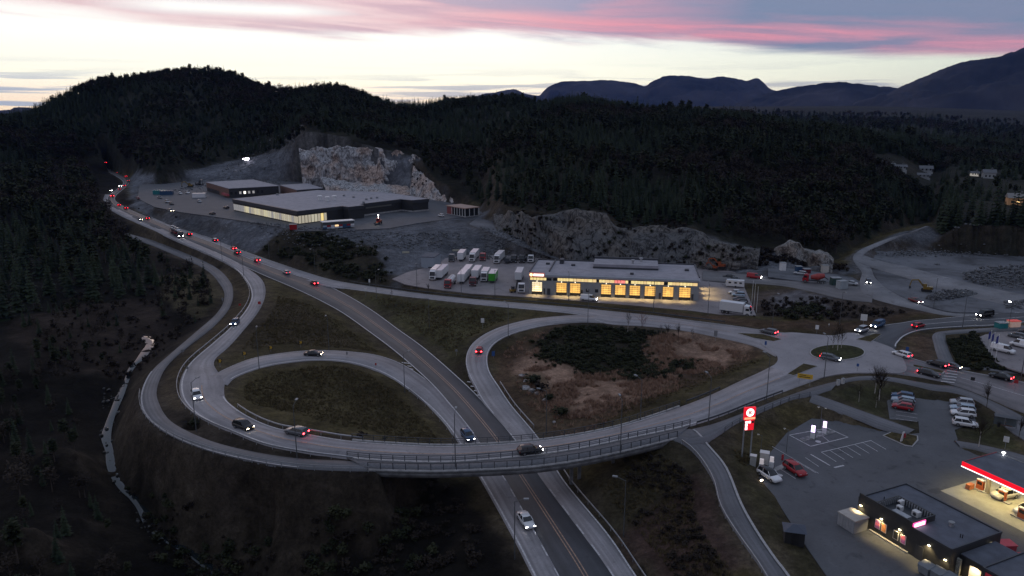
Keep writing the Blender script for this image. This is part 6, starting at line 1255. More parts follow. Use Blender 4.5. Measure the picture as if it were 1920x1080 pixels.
# --- charging area
def charger(px, py, label, h, gl, z=4.02, rz=-.45):
    p = P(px, py, z); e = empty('charging_post', tuple(p), rz, label, 'charger', 'charging posts'); MB().box(-.4, .4, -.3, .3, 0, h * .55).build('cabinet', WHITE, e); MB().box(-.32, .32, -.22, .22, h * .55 + .002, h).build('lit_head', gl, e); MB().tube((.42, -.1, h * .5), (.5, -.15, .5), .03, .03, 6).build('cable', BLACK, e); MB().box(-.5, .5, -.4, .4, -.05, .0).build('foot', CONC, e)
PUR = glow('violet_light', (.70, .50, 1), 5); PUR2 = glow('violet_light_dim', (.9, .62, 1), 2.0); WDIM = mat('white_cap', (.6, .55, .55), .4, .05, emis=(1, .9, .9), es=.25)
charger(1523, 822, 'brightest violet-lit charging post on the island', 2.6, PUR); charger(1545, 813, 'violet-lit charging post right of the brightest one', 2.5, PUR2)
charger(1427, 880, 'white charging post behind the black and white car', 2.0, WDIM); charger(1446, 876, 'white charging post beside the transformer cabinet', 2.0, WDIM)
island([(1500, 823), (1560, 806), (1566, 811), (1508, 828)], 4.02, 'concrete island carrying the two violet charging posts', .12, (.19, .19, .195), 'charging_island', kerb=.1)
def cabinet(px, py, w, d, h, label, col):
    p = P(px, py, 4.05); e = empty('transformer_cabinet', (p.x, p.y, gz(p.x, p.y)), -.4, label, 'cabinet'); MB().box(-w / 2, w / 2, -d / 2, d / 2, -.2, h).build('housing', col, e); MB().box(-w / 2 - .06, w / 2 + .06, -d / 2 - .06, d / 2 + .06, h, h + .08).build('lid', mat('cabinet_lid', (.55, .53, .52), .5, .05), e)
    for x in (-w * .45, .02): MB().box(x, x + w * .43, -d / 2 - .03, -d / 2 - .002, .1, h - .1).build('door', col, e)
cabinet(1411, 876, 1.0, .9, 1.9, 'low grey transformer cabinet left of the price sign legs', mat('cabinet_grey2', (.30, .30, .29), .6, .1)); cabinet(1432, 872, 1.5, 1.2, 2.5, 'tall pale transformer cabinet at the charging area', mat('cabinet_pale', (.42, .40, .38), .6, .1))
pf = P(1467, 862, 4.05); e = empty('fire_point', tuple(pf), .2, 'small red post beside the charging area', 'post'); MB().box(-.15, .15, -.12, .12, 0, 1.0).build('box', mat('red_box', (.4, .02, .03), .5, .1), e); MB().tube((0, 0, -.1), (0, 0, 1.2), .04, .04, 6).build('post', GREYP, e)
sl_ = fan('pavement', [P(x, y, 4.05) for x, y in ((1447, 884), (1453, 876), (1488, 862), (1499, 868), (1452, 884))], 4.06, CONC); tag(sl_, 'pale concrete strip behind the red parked car', 'pavement', kind='structure')
pq = P(1427, 905, 4.05); e = empty('floor_lamp', tuple(pq), .5, 'small lit ground lamp at the corner of the charging area', 'lamp'); MB().tube((0, 0, 0), (0, 0, .35), .08, .08, 8).build('body', GREYP, e); MB().bar((-.2, 0, .42), (.25, -.1, .5), .18, .16).build('lit_head', glow('warm_white', (1, .82, .6), 9), e)
# small sign board on the island
pq = P(1692, 827, 4.16); e = empty('notice_stand', tuple(pq), .3, 'white slanted notice stand with red panel on the kerbed island', 'sign'); MB().add([(-.5, -.1, 0), (-.1, -.1, 0), (.25, -.1, 1.9), (-.1, -.1, 1.9), (-.5, .1, 0), (-.1, .1, 0), (.25, .1, 1.9), (-.1, .1, 1.9)], [(0, 1, 2, 3), (7, 6, 5, 4), (0, 4, 5, 1), (1, 5, 6, 2), (2, 6, 7, 3), (3, 7, 4, 0)]).build('stand', mat('stand_white', (.5, .48, .48), .5, .05), e); MB().box(.0, .55, -.13, -.101, .7, 1.6).build('red_panel', mat('stand_red', (.3, .03, .04), .5, .1), e)
# waste enclosure, hut, waste bins
pq = O + F_ * .9 - G_ * 1.9; e = empty('waste_enclosure', (pq.x, pq.y, 4.03), math.atan2(F_.y, F_.x), 'grey waste enclosure with pale lit roof against the shop wall', 'enclosure'); MB().box(-1.5, 1.5, -1.3, 1.5, -.1, 2.0).build('wall', mat('enclosure_grey', (.22, .225, .235), .6, .12, 1), e); MB().box(-1.6, 1.6, -1.4, 1.6, 2.003, 2.18).build('roof', mat('enclosure_roof', (.36, .33, .30), .7, .12), e)
for k in range(6): MB().box(-1.5 + k * .5, -1.5 + k * .5 + .44, -1.36, -1.303, .05, 1.9).build('slat', mat('enclosure_slat', (.25, .255, .265), .6, .1), e)
pq = P(1487, 1016, 4.2); e = empty('hut', (pq.x, pq.y, gz(pq.x, pq.y)), -.25, 'small black hut with dark blue hipped roof on the verge', 'hut'); MB().box(-1.35, 1.35, -1.1, 1.1, -.2, 2.1).build('wall', mat('hut_black', (.012, .012, .013), .7, .1), e)
MB().add([(-1.6, -1.35, 2.1), (1.6, -1.35, 2.1), (1.6, 1.35, 2.1), (-1.6, 1.35, 2.1), (-.25, 0, 2.75), (.25, 0, 2.75)], [(0, 1, 5, 4), (1, 2, 5), (2, 3, 4, 5), (3, 0, 4), (3, 2, 1, 0)]).build('roof', mat('hut_roof', (.05, .06, .085), .7, .1), e); MB().box(-.4, .4, -1.15, -1.103, 0, 1.9).build('door', BLACK, e)
for k, (px, py, lab) in enumerate([(1735, 1076, 'left of three grey waste containers below the shop'), (1757, 1087, 'middle of three grey waste containers below the shop'), (1780, 1098, 'right of three grey waste containers below the shop')]):
    p = P(px, py, 4.05); e = empty('waste_container', tuple(p), -1.15, lab, 'container', 'waste containers'); m = mat('container_grey', (.17, .19, .21), .55, .15, 1.5); MB().add([(-.65, -.6, .15), (.65, -.6, .15), (.65, .6, .15), (-.65, .6, .15), (-.8, -.75, 1.3), (.8, -.75, 1.3), (.8, .75, 1.3), (-.8, .75, 1.3)], [(3, 2, 1, 0), (0, 1, 5, 4), (1, 2, 6, 5), (2, 3, 7, 6), (3, 0, 4, 7), (4, 5, 6, 7)]).build('body', m, e)
    MB().add([(-.85, -.8, 1.3), (.85, -.8, 1.3), (.85, .8, 1.5), (-.85, .8, 1.5), (-.85, -.8, 1.36), (.85, -.8, 1.36), (.85, .8, 1.6), (-.85, .8, 1.6)], [(3, 2, 1, 0), (0, 1, 5, 4), (1, 2, 6, 5), (2, 3, 7, 6), (3, 0, 4, 7), (4, 5, 6, 7)]).build('lid', mat('container_lid', (.12, .135, .155), .5, .1), e)
    for x in (-.5, .5): MB().tube((x, -.5, .1), (x, -.42, .1), .1, .1, 8).build('wheel', BLACK, e)
def furn(px, py, lab):
    p = P(px, py, 4.05); e = empty('serving_table', tuple(p), -.4, lab, 'table'); MB().box(-.7, .7, -.35, .35, .7, .76).build('table_top', WHITE, e)
    for x in (-.6, .6):
        for y in (-.28, .28): MB().box(x - .03, x + .03, y - .03, y + .03, 0, .7).build('leg', TRIMD, e)
furn(1736, 1034, 'white outdoor table beside the shop corner'); 
p = P(1734, 1026, 4.05); e = empty('outdoor_heater', tuple(p), 0, 'silver round heater behind the white outdoor table', 'heater'); MB().tube((0, 0, 0), (0, 0, 1.5), .05, .05, 8).build('stem', STEEL, e); MB().tube((0, 0, 1.5), (0, 0, 1.75), .35, .15, 14).build('hood', STEEL, e); MB().tube((0, 0, 0), (0, 0, .15), .25, .2, 12).build('foot', STEEL, e)
p = P(1752, 1044, 4.05); e = empty('gas_cage', tuple(p), -.4, 'low red cage beside the outdoor table', 'cage'); MB().box(-.5, .5, -.3, .3, 0, .8).build('cage', mat('cage_red', (.22, .03, .035), .6, .2, 8), e); MB().box(-.53, .53, -.33, .33, .8, .86).build('lid', TRIMD, e)
for k, (a, b, lab) in enumerate(((17.0, 10.9, 'nearer red skip behind the shop at the right edge'), (14.2, 12.6, 'farther red skip behind the shop at the right edge'))):
    p = O + F_ * a + G_ * b; e = empty('red_skip', (p.x, p.y, 4.03), math.atan2(F_.y, F_.x) + 1.2, lab, 'skip', 'red skips'); mr = mat('skip_red', (.33, .03, .045), .55, .12); MB().box(-1.5, 1.5, -.8, .8, .1, 1.35).build('body', mr, e); MB().box(-1.6, 1.6, -.9, .9, 1.352, 1.45).build('lid', mat('skip_lid', (.42, .04, .06), .5, .1), e); MB().box(-1.3, 1.3, -.7, .7, -.05, .098).build('base', TRIMD, e)
# bus shelter
p = P(1884, 803, 5.0); e = empty('bus_shelter', tuple(p), -.5, 'glass bus shelter beside the road at the right edge', 'bus shelter'); MB().box(-2, 2, -.8, .8, 2.35, 2.45).build('roof', TRIMD, e)
for x in (-1.9, 0, 1.9): MB().box(x - .04, x + .04, .7, .78, -.1, 2.35).build('post', TRIMD, e)
for x in (-1.85, .05): MB().box(x, x + 1.75, .72, .75, .3, 2.1).build('pane', mat('shelter_glass', (.10, .12, .13), .15, 0), e)
MB().box(-1.2, 1.2, .2, .6, .42, .5).build('bench', BRNW, e); p2 = P(1872, 800, 5.0); b_ = empty('litter_bin', tuple(p2), 0, 'black litter bin beside the bus shelter', 'bin'); MB().tube((0, 0, 0), (0, 0, .9), .25, .28, 10).build('body', BLACK, b_); MB().tube((0, 0, .9), (0, 0, 1.0), .3, .2, 10).build('lid', TRIMD, b_)
# painted parking bays and charging bays in the station lot
def paint(pts, z=4.02, w=.12, name='bay_line', closed=False):
    q_ = [P(x, y, z) + Vector((0, 0, .035)) for x, y in pts]
    for a, b_ in zip(q_, q_[1:] + (q_[:1] if closed else [])): MB().bar(a, b_, w, .01).build(name, LINEW, AREAOBJ['station_lot'])
paint([(1480, 816), (1520, 837), (1590, 820), (1552, 803)], closed=True, w=.2); paint([(1540, 816), (1556, 829)]); paint([(1540, 848), (1634, 826)], w=.16)
for i in range(7): paint([(1540 + 15.5 * i, 848 - 3.6 * i), (1568 + 15.5 * i, 866 - 3.9 * i)])
paint([(1520, 852), (1556, 873)], w=.25); paint([(1425, 824), (1535, 888)], w=.1)
for a, b_, c_, d_ in ((1510, 858, 1535, 875), (1462, 879, 1492, 898), (1498, 868, 1530, 887), (1450, 884, 1466, 902)): paint([(a, b_), (c_, d_)])
paint([(1564, 877), (1582, 873)], w=.35)
for i in range(3): paint([(1680, 771 + 7 * i), (1720, 777 + 7 * i)])
for x, y in ((1534, 828), (1537, 810), (1462, 891)):
    p = P(x, y, 4.06); o = MB().tube((0, 0, 0), (0, 0, .012), .5, .5, 16).build('bay_symbol', LINEW, AREAOBJ['station_lot']); o.location = p
# --- hillside houses
def house(px, py, r, w, d, h, wall, roofm, label, rz=None, lit=None):
    w *= .72; d *= .72; h *= .75
    p = G(px, py, 12) if r < 2000 else PR(px, py, r); e = empty('house', (p.x, p.y, p.z), math.atan2(-p.x, p.y) * .6 if rz is None else rz, label, 'house'); MB().box(-w / 2, w / 2, -d / 2, d / 2, -6, h).build('wall', wall, e)
    r_ = MB().add([(-w / 2 - .4, -d / 2 - .5, h - .1), (w / 2 + .4, -d / 2 - .5, h - .1), (w / 2 + .4, d / 2 + .5, h - .1), (-w / 2 - .4, d / 2 + .5, h - .1), (-w / 2 - .4, 0, h + d * .38), (w / 2 + .4, 0, h + d * .38)], [(0, 1, 5, 4), (2, 3, 4, 5), (1, 2, 5), (3, 0, 4), (3, 2, 1, 0)]).build('roof', roofm, e); MB().box(w * .15, w * .15 + .8, -.4, .4, h + d * .2, h + d * .38 + 1).build('chimney', CONCD, r_)
    for k in range(3):
        for zz in (1.0, 3.6) if h > 4.5 else (1.0,): 
            f = MB().box(-w * .36 + k * w * .3, -w * .36 + k * w * .3 + w * .13, -d / 2 - .05, -d / 2 - .003, zz, zz + 1.3).build('window', lit if lit and k == 1 and zz < 2 else GLASSD, e)
    MB().box(w * .40, w * .40 + .9, -d / 2 - .05, -d / 2 - .003, 0, 2).build('door', TRIMD, e)
HW = mat('house_white', (.27, .28, .28), .7, .06); HRF = mat('house_slate', (.09, .095, .105), .7, .15); HOR = mat('house_orange', (.42, .24, .12), .7, .08, emis=(1, .5, .15), es=.03)  # orange wall glows faintly, light put into its material
house(1853, 334, 555, 10.5, 8, 5.2, HW, HRF, 'white two-storey house high on the right hillside'); house(1905, 384, 440, 12, 8, 5, HOR, mat('house_roof_pale', (.17, .165, .16), .7, .1), 'orange-walled house with pale roof at the right edge', None, glow('house_window', (1, .6, .2), 2)); house(1735, 322, 610, 13, 8, 3.2, mat('house_grey', (.24, .25, .26), .7, .06), HRF, 'long low grey house among the trees'); house(1655, 313, 640, 8, 7, 3.4, mat('house_dim', (.2, .21, .22), .7, .06), HRF, 'leftmost small grey house of the hillside row'); house(1670, 316, 630, 7, 6, 3.2, HW, HRF, 'second small house of the hillside row', None, glow('house_window_w', (1, .95, .85), 3)); house(1688, 318, 622, 11, 6, 2.6, HW, HRF, 'low white farm building in the hillside row'); house(1731, 333, 560, 12, 6, 2.6, mat('house_dim2', (.22, .23, .24), .7, .06), HRF, 'low outbuilding below the long grey house'); house(1827, 330, 560, 7, 5, 2.6, mat('garage_white', (.5, .48, .45), .7, .05, emis=(1, .9, .75), es=.25), HRF, 'small lit white garage left of the white house'); house(1627, 223, 3300, 18, 12, 6, HW, HRF, 'tiny white farmhouse far off in the valley')  # garage wall glows itself, in place of lamplight falling on it
# ------------------------------------------------------------------ vehicles (forward is +x)
TYRE = mat('tyre_rubber', (.012, .012, .012), .85, .1); RIM = mat('wheel_rim', (.22, .22, .23), .4, .1, metal=.6); CGL = mat('car_glass', (.012, .014, .017), .08, 0); CGB = mat('car_underside', (.012, .012, .012), .8, 0)
HON = glow('headlight_on', (1, .97, .93), 45); HONW = glow('headlight_warm', (1, .80, .52), 45); HOFF = mat('headlight_off', (.45, .46, .48), .15, 0); TON = glow('tail_light_on', (1, .015, .03), 8, (.3, .01, .01)); TBR = glow('brake_light', (1, .03, .04), 22, (.3, .01, .01)); TOFF = mat('tail_light_off', (.16, .012, .012), .3, 0); TDIM = glow('tail_light_dim', (1, .02, .03), 3, (.3, .01, .01))
def paint_m(n, c, r=.25): return mat('paint_' + n, c, r, .05, 3, metal=.15)
PA = {'white': paint_m('white', (.62, .62, .63)), 'black': paint_m('black', (.012, .012, .014)), 'silver': paint_m('silver', (.36, .37, .39)), 'grey': paint_m('grey', (.10, .105, .115)), 'red': paint_m('red', (.30, .015, .02)), 'blue': paint_m('blue', (.03, .07, .14)), 'paleblue': paint_m('paleblue', (.30, .37, .44)), 'darkred': paint_m('darkred', (.12, .012, .016)), 'green': paint_m('green', (.05, .30, .03)), 'cream': paint_m('cream', (.50, .47, .42)), 'orange': paint_m('orange', (.28, .07, .03)), 'yellow': paint_m('yellow', (.20, .13, .03)), 'teal': paint_m('teal', (.03, .19, .20))}
def wheel_meshes(r, w):
    return MB().tube((0, -w / 2, 0), (0, w / 2, 0), r, r, 14).mesh('wheel', TYRE), MB().tube((0, -w / 2 - .012, 0), (0, w / 2 + .012, 0), r * .62, r * .62, 10).mesh('rim', RIM)
def loft(st, W):
    """st rows: x, belt z, width scale, bottom z"""
    mb = MB(); V = []
    for x, zt, ws, zb in st:
        w = W / 2 * ws; zm = zb + (zt - zb) * .5
        V += [(x, -w * .90, zb), (x, -w, zb + (zt - zb) * .22), (x, -w, zm + .08), (x, -w * .945, zt - .03), (x, -w * .72, zt + .015), (x, 0, zt + .045), (x, w * .72, zt + .015), (x, w * .945, zt - .03), (x, w, zm + .08), (x, w, zb + (zt - zb) * .22), (x, w * .90, zb)]
    k = 11; n = len(st); F = [(i * k + j, i * k + (j + 1) % k, (i + 1) * k + (j + 1) % k, (i + 1) * k + j) for i in range(n - 1) for j in range(k)]
    F = [f[::-1] for f in F] + [tuple(range(k)), tuple(range((n - 1) * k, n * k))[::-1]]
    return mb.add(V, [f[::-1] for f in F])
CARS = {}
SPEC = {  # length, width, stations, cabin (rear base x, front base x, rear top x, front top x, belt z, roof z), wheel r, axle xs
    'hatch': (4.2, 1.78, [(-2.1, .62, .86, .32), (-2.03, .90, .94, .24), (-1.4, .96, 1, .2), (0, .94, 1, .2), (.85, .92, 1, .2), (1.45, .84, .97, .2), (1.92, .72, .9, .22), (2.1, .55, .8, .3)], (-2.0, 1.0, -1.55, .25, .92, 1.47), .32, (-1.28, 1.3)),
    'sedan': (4.7, 1.84, [(-2.35, .62, .84, .32), (-2.28, .92, .92, .26), (-1.5, .97, 1, .2), (0, .94, 1, .2), (.85, .92, 1, .2), (1.6, .84, .97, .2), (2.15, .72, .9, .22), (2.35, .55, .8, .3)], (-1.75, 1.05, -1.0, .3, .92, 1.43), .33, (-1.4, 1.42)),
    'wagon': (4.75, 1.84, [(-2.37, .62, .86, .32), (-2.3, .92, .94, .24), (-1.5, .97, 1, .2), (0, .95, 1, .2), (.9, .93, 1, .2), (1.6, .85, .97, .2), (2.15, .73, .9, .22), (2.37, .56, .8, .3)], (-2.3, 1.05, -1.95, .3, .93, 1.48), .33, (-1.42, 1.42)),
    'suv': (4.55, 1.88, [(-2.27, .70, .88, .38), (-2.2, 1.02, .95, .3), (-1.4, 1.07, 1, .26), (0, 1.05, 1, .26), (.9, 1.03, 1, .26), (1.55, .97, .97, .26), (2.1, .84, .92, .28), (2.27, .64, .84, .36)], (-2.15, 1.1, -1.8, .35, 1.03, 1.67), .36, (-1.36, 1.38)),
    'van': (5.3, 1.95, [(-2.65, .9, .95, .35), (-2.62, 1.2, .98, .28), (-1.4, 1.2, 1, .25), (.6, 1.2, 1, .25), (1.5, 1.15, 1, .25), (2.0, 1.02, .97, .25), (2.5, .88, .92, .28), (2.65, .6, .86, .36)], (-2.62, 1.75, -2.55, 1.05, 1.17, 2.0), .34, (-1.65, 1.6))}
def build_specs():
    for k, (L, Wd, st, (rb, fb, rt, ft, zb, zr), wr, ax) in SPEC.items():
        d = {'body': loft(st, Wd).mesh('body', PA['white'], True)}
        w0, w1 = Wd / 2 * .93, Wd / 2 * .74
        solid = k == 'van'
        g_ = MB().add([(rb, -w0, zb), (fb, -w0, zb), (fb + .1, 0, zb + .02), (fb, w0, zb), (rb, w0, zb), (rt, -w1, zr - .05), (ft, -w1, zr - .05), (ft + .1, 0, zr - .03), (ft, w1, zr - .05), (rt, w1, zr - .05)], [(0, 1, 6, 5), (1, 2, 7, 6), (2, 3, 8, 7), (3, 4, 9, 8), (4, 0, 5, 9), (5, 6, 7, 8, 9)])
        d['windows'] = g_.mesh('windows', CGL)
        mid = (rt + ft) / 2
        d['roof'] = MB().add([(rt - .06, -w1 * 1.0, zr - .06), (mid, -w1 * 1.02, zr - .035), (ft + .04, -w1, zr - .06), (ft + .16, 0, zr - .05), (ft + .04, w1, zr - .06), (mid, w1 * 1.02, zr - .035), (rt - .06, w1, zr - .06), (rt - .08, 0, zr - .04), (rt, -w1 * .8, zr), (mid, -w1 * .82, zr + .03), (ft, -w1 * .8, zr), (ft + .06, 0, zr + .01), (ft, w1 * .8, zr), (mid, w1 * .82, zr + .03), (rt, w1 * .8, zr), (rt - .02, 0, zr + .01), (mid, 0, zr + .05)],
            [(0, 1, 9, 8), (1, 2, 10, 9), (2, 3, 11, 10), (3, 4, 12, 11), (4, 5, 13, 12), (5, 6, 14, 13), (6, 7, 15, 14), (7, 0, 8, 15), (8, 9, 16, 15), (9, 10, 11, 16), (16, 11, 12, 13), (15, 16, 13, 14)]).mesh('roof', PA['white'], True)
        pm = MB()
        for s in (-1, 1):
            for xb, xt, wd in ((rb + .02, rt, .13), ((rb + fb) / 2 - .15, (rt + ft) / 2 - .1, .09), (fb - .03, ft, .08)): d.setdefault('pillar', []).append(MB().bar((xb, s * (w0 + .012), zb), (xt, s * (w1 + .012), zr - .06), wd, .05).mesh('pillar', PA['white']))
        if solid:
            pm.add([(.35, -w0 - .02, zb - .02), (.25, -w1 - .02, zr - .04), (rb - .01, -w0 - .02, zb - .02), (rt - .01, -w1 - .02, zr - .04), (rb - .01, w0 + .02, zb - .02), (rt - .01, w1 + .02, zr - .04), (.35, w0 + .02, zb - .02), (.25, w1 + .02, zr - .04)], [(0, 1, 3, 2), (2, 3, 5, 4), (4, 5, 7, 6)])
        d['panel'] = pm.mesh('side_panel', PA['white']) if solid else None
        d['wheel'], d['rim'] = wheel_meshes(wr, .22)
        xf = st[-2][0]; zf = st[-2][1] * .80; d['hl'] = MB().box(-.04, .15, -.16, .16, -.08, .08).mesh('headlight', HOFF); d['tl'] = MB().box(-.06, .05, -.15, .15, -.12, .12).mesh('tail_light', TOFF)
        d['pos'] = (xf - .02, zf, Wd / 2 * .68, st[0][0] + .045, st[1][1] * .84, Wd / 2 * .76, wr, ax, Wd)
        CARS[k] = d
build_specs()
def slot(o, m):
    o.material_slots[0].link = 'OBJECT'; o.material_slots[0].material = m
def heading(px, py, qx, qy, z):
    a = P(px, py, z); b = P(qx, qy, z); return math.atan2(b.y - a.y, b.x - a.x)
def car(kind, px, py, tow, col, label, hl=None, tl=None, z=None, group=None, cat='car', scale=1.0, roofc=None):
    """tow: pixel the nose points to"""
    d = CARS[kind]; p = G(px, py, 4) if z is None else P(px, py, z); rz = heading(px, py, *tow, p.z)
    e = empty('delivery_van' if kind == 'van' else 'car', (p.x, p.y, p.z + .06), rz, label, 'van' if kind == 'van' else cat, group); e.scale = (scale,) * 3
    xf, zf, yf, xr, zr_, yr, wr, ax, Wd = d['pos']
    for k in ('body', 'roof'): slot(link(bpy.data.objects.new(k, d[k]), e), PA[roofc] if k == 'roof' and roofc else PA[col])
    if d['panel']: slot(link(bpy.data.objects.new('side_panel', d['panel']), e), PA[col])
    elif p.y < 190:
        for m_ in d['pillar']: slot(link(bpy.data.objects.new('pillar', m_), e), PA[col])
    link(bpy.data.objects.new('windows', d['windows']), e)
    for x in ax:
        for s in (-1, 1):
            w = link(bpy.data.objects.new('wheel', d['wheel']), e); w.location = (x, s * (Wd / 2 - .10), wr); link(bpy.data.objects.new('rim', d['rim']), w)
    for s in (-1, 1):
        h = link(bpy.data.objects.new('headlight', d['hl']), e); h.location = (xf, s * yf, zf); slot(h, hl or HOFF); h.rotation_euler = (0, 0, s * .25)
        t = link(bpy.data.objects.new('tail_light', d['tl']), e); t.location = (xr, s * yr, zr_); slot(t, tl or TOFF)
    return e
# --- traffic on the far main road: tail lights climb away, headlights come down
GA = 'cars driving away on the far main road'; GC = 'cars coming down the main road'
for kind, px, py, tow, col, lab, tl in [('hatch', 199, 317, (190, 314), 'black', 'farthest car on the main road at the wood edge', TON), ('hatch', 221, 325, (212, 321), 'grey', 'second farthest car on the main road', TON), ('suv', 236, 332, (228, 327), 'darkred', 'third farthest car on the main road below the side road', TON), ('hatch', 241, 340, (240, 333), 'grey', 'car in the upper bend of the far main road', TDIM), ('sedan', 234, 349, (240, 342), 'darkred', 'dark red car in the far bend beside oncoming headlights', TON), ('hatch', 225, 356, (232, 350), 'grey', 'car below the dark red one in the far bend', TDIM), ('van', 211, 369, (213, 361), 'red', 'red van in the left swing of the far main road', TBR), ('hatch', 223, 386, (213, 379), 'red', 'small red car below the red van on the far road', TON), ('suv', 236, 392, (224, 386), 'darkred', 'dark red car following down the left swing', TON), ('sedan', 276, 411, (262, 404), 'darkred', 'dark red car beside the pair of warm headlights', TON), ('hatch', 355, 441, (338, 434), 'darkred', 'dark red car half hidden behind the car transporter', TON), ('suv', 403, 453, (386, 446), 'black', 'black off-roader with pale roof on the far lane', TON), ('hatch', 438, 468, (420, 460), 'red', 'red car with bright brake lights on the pale lane', TBR), ('suv', 445, 476, (428, 469), 'black', 'black car just below the braking red car', TON), ('hatch', 482, 490, (465, 482), 'red', 'lone red car with tail lights on the main road', TBR), ('hatch', 537, 513, (519, 505), 'silver', 'pale silver car on the main road before the exit', TDIM), ('sedan', 589, 533, (570, 524), 'darkred', 'car with wide red tail lights at the hatched gore', TBR)]:
    car(kind, px, py, tow, col, lab, None, tl, group=GA, roofc='white' if 'pale roof' in lab else None)
for kind, px, py, tow, col, lab, hl in [('hatch', 226, 350, (220, 356), 'grey', 'upper oncoming car in the far bend', HON), ('hatch', 209, 359, (205, 365), 'black', 'lower oncoming car in the far bend', HON), ('sedan', 263, 413, (280, 421), 'grey', 'oncoming car with warm headlights below the bend', HONW)]: car(kind, px, py, tow, col, lab, hl, None, group=GC)
car('suv', 441, 609, (420, 630), 'blue', 'dark blue car with headlights on the pale exit curve', HON)
car('suv', 369, 746, (376, 760), 'white', 'white car with headlights on the left of the pale curve', HON, None, 5.95); car('suv', 457, 804, (480, 812), 'black', 'dark car with glaring warm headlights near the loop', HONW, None, 6.85); car('wagon', 556, 814, (525, 807), 'grey', 'grey car with red tail lights heading for the loop', HOFF, TBR, 7.2)
car('hatch', 994, 850, (1020, 846), 'black', 'black car crossing the bridge', HON, TOFF, 7.45, scale=1.05); car('sedan', 588, 667, (610, 667), 'black', 'black car on the top of the loop road', HONW, None, scale=1.0); car('suv', 877, 822, (890, 838), 'blue', 'dark car with headlights about to pass under the bridge', HON, None, .05)
car('sedan', 986, 981, (1003, 1006), 'white', 'white car on the main road below the bridge', HON, None, .05); car('hatch', 899, 661, (903, 648), 'red', 'red car climbing the ramp curve', None, TBR)
car('wagon', 1441, 625, (1415, 619), 'grey', 'grey car leaving the roundabout towards the garage', HOFF, TBR, 6.0); car('wagon', 1557, 675, (1590, 681), 'grey', 'grey car rounding the roundabout island', HON, TON, 6.05); car('suv', 1615, 623, (1600, 628), 'silver', 'silver car entering the roundabout', HON); car('van', 1645, 614, (1628, 620), 'blue', 'dark van with headlights behind the silver car', HON)
car('hatch', 1722, 614, (1745, 609), 'red', 'red car driving away on the dark road', None, TON); car('sedan', 1716, 567, (1740, 575), 'darkred', 'dark red car coming down the quarry road', HON); car('hatch', 1628, 531, (1631, 541), 'grey', 'car with headlights at the quarry junction', HON); car('van', 1846, 594, (1820, 597), 'black', 'black van with headlights on the dark road at the right', HON)
car('wagon', 1690, 668, (1665, 660), 'white', 'white car with bright tail lights entering the roundabout', HOFF, TON, 5.95); car('wagon', 1757, 686, (1730, 678), 'black', 'black car with red tail light before the crossing', HOFF, TBR, 5.6); car('wagon', 1742, 705, (1770, 712), 'black', 'black car with red tail lights leaving past the splitter island', HOFF, TBR, 5.62); car('sedan', 1876, 710, (1848, 703), 'black', 'black car at the right edge heading for the crossing', HOFF, TBR, 5.25); car('hatch', 1788, 690, (1800, 693), 'grey', 'dark small car with warm light just past the crossing', HONW, None, 5.45, scale=.8)
# --- parked cars
GP = 'cars parked in the station lot'
car('suv', 1692, 748, (1670, 744), 'blue', 'farthest blue car parked at the birches', z=4.05, group=GP); car('wagon', 1693, 755, (1671, 751), 'paleblue', 'pale blue car second from the birches', z=4.05, group=GP); car('hatch', 1694, 761, (1672, 757), 'grey', 'grey car parked beside the red one', z=4.05, group=GP); car('hatch', 1692, 767, (1670, 763), 'red', 'red car nearest in the parking row by the birches', z=4.05, group=GP)
car('suv', 1803, 760, (1780, 757), 'silver', 'farthest silver car in the right parking row', z=4.05, group=GP); car('wagon', 1804, 770, (1780, 767), 'paleblue', 'dark-windowed pale car second in the right parking row', z=4.05, group=GP); car('suv', 1805, 780, (1780, 777), 'white', 'white off-roader third in the right parking row', z=4.05, group=GP); car('suv', 1809, 799, (1835, 803), 'white', 'white car parked apart nearest the lot entrance', z=4.05, group=GP)
car('suv', 1442, 897, (1456, 906), 'white', 'white and black car at the charging post', z=4.05, group=GP, roofc='black'); car('suv', 1490, 886, (1505, 896), 'red', 'red car parked beside the charging area', z=4.05, group=GP); car('suv', 1883, 933, (1862, 937), 'cream', 'silver car refuelling under the canopy', z=4.08); car('hatch', 1925, 962, (1905, 966), 'white', 'white car half out of the picture under the canopy', z=4.08)
car('van', 1880, 660, (1915, 668), 'white', 'white van behind the blue flags', z=6.33); car('van', 1915, 651, (1880, 643), 'white', 'white van at the right edge of the flag parking lot', z=6.33); car('hatch', 1906, 633, (1880, 628), 'grey', 'dark car behind the white vans', z=6.33); car('hatch', 1925, 626, (1900, 622), 'black', 'dark car at the edge beside the teal kiosk', z=6.33)
GG = 'cars parked right of the truck garage'
for kind, px, py, col, lab in [('sedan', 1366, 522, 'black', 'black car nearest the cliff in the garage parking row'), ('sedan', 1375, 526, 'grey', 'second dark car of the garage parking row'), ('hatch', 1377, 551, 'white', 'white hatchback next to the caravan'), ('suv', 1384, 556, 'paleblue', 'pale blue car next to the white hatchback'), ('hatch', 1385, 563, 'grey', 'dark grey car fifth in the garage parking row'), ('wagon', 1388, 568, 'black', 'black estate car sixth in the garage parking row'), ('hatch', 1390, 573, 'grey', 'grey hatchback seventh in the garage parking row'), ('wagon', 1393, 578, 'black', 'last black car next to the white box truck')]: car(kind, px, py, (px - 30, py - 1.5), col, lab, z=4.55, group=GG, tl=TON if 'last' in lab else None)
car('van', 1104, 564, (1130, 566), 'white', 'white van driving in front of the glowing gates', HON, None, 4.55, scale=1.05); car('van', 1414, 522, (1440, 525), 'red', 'red van with headlight leaving the garage yard', HON, None, 5.35); car('wagon', 1500, 515, (1475, 512), 'silver', 'silver car on the building site', z=None)
car('sedan', 1595, 534, (1570, 530), 'silver', 'silver car behind the small site cabin')
GS = 'cars parked on the store platform'
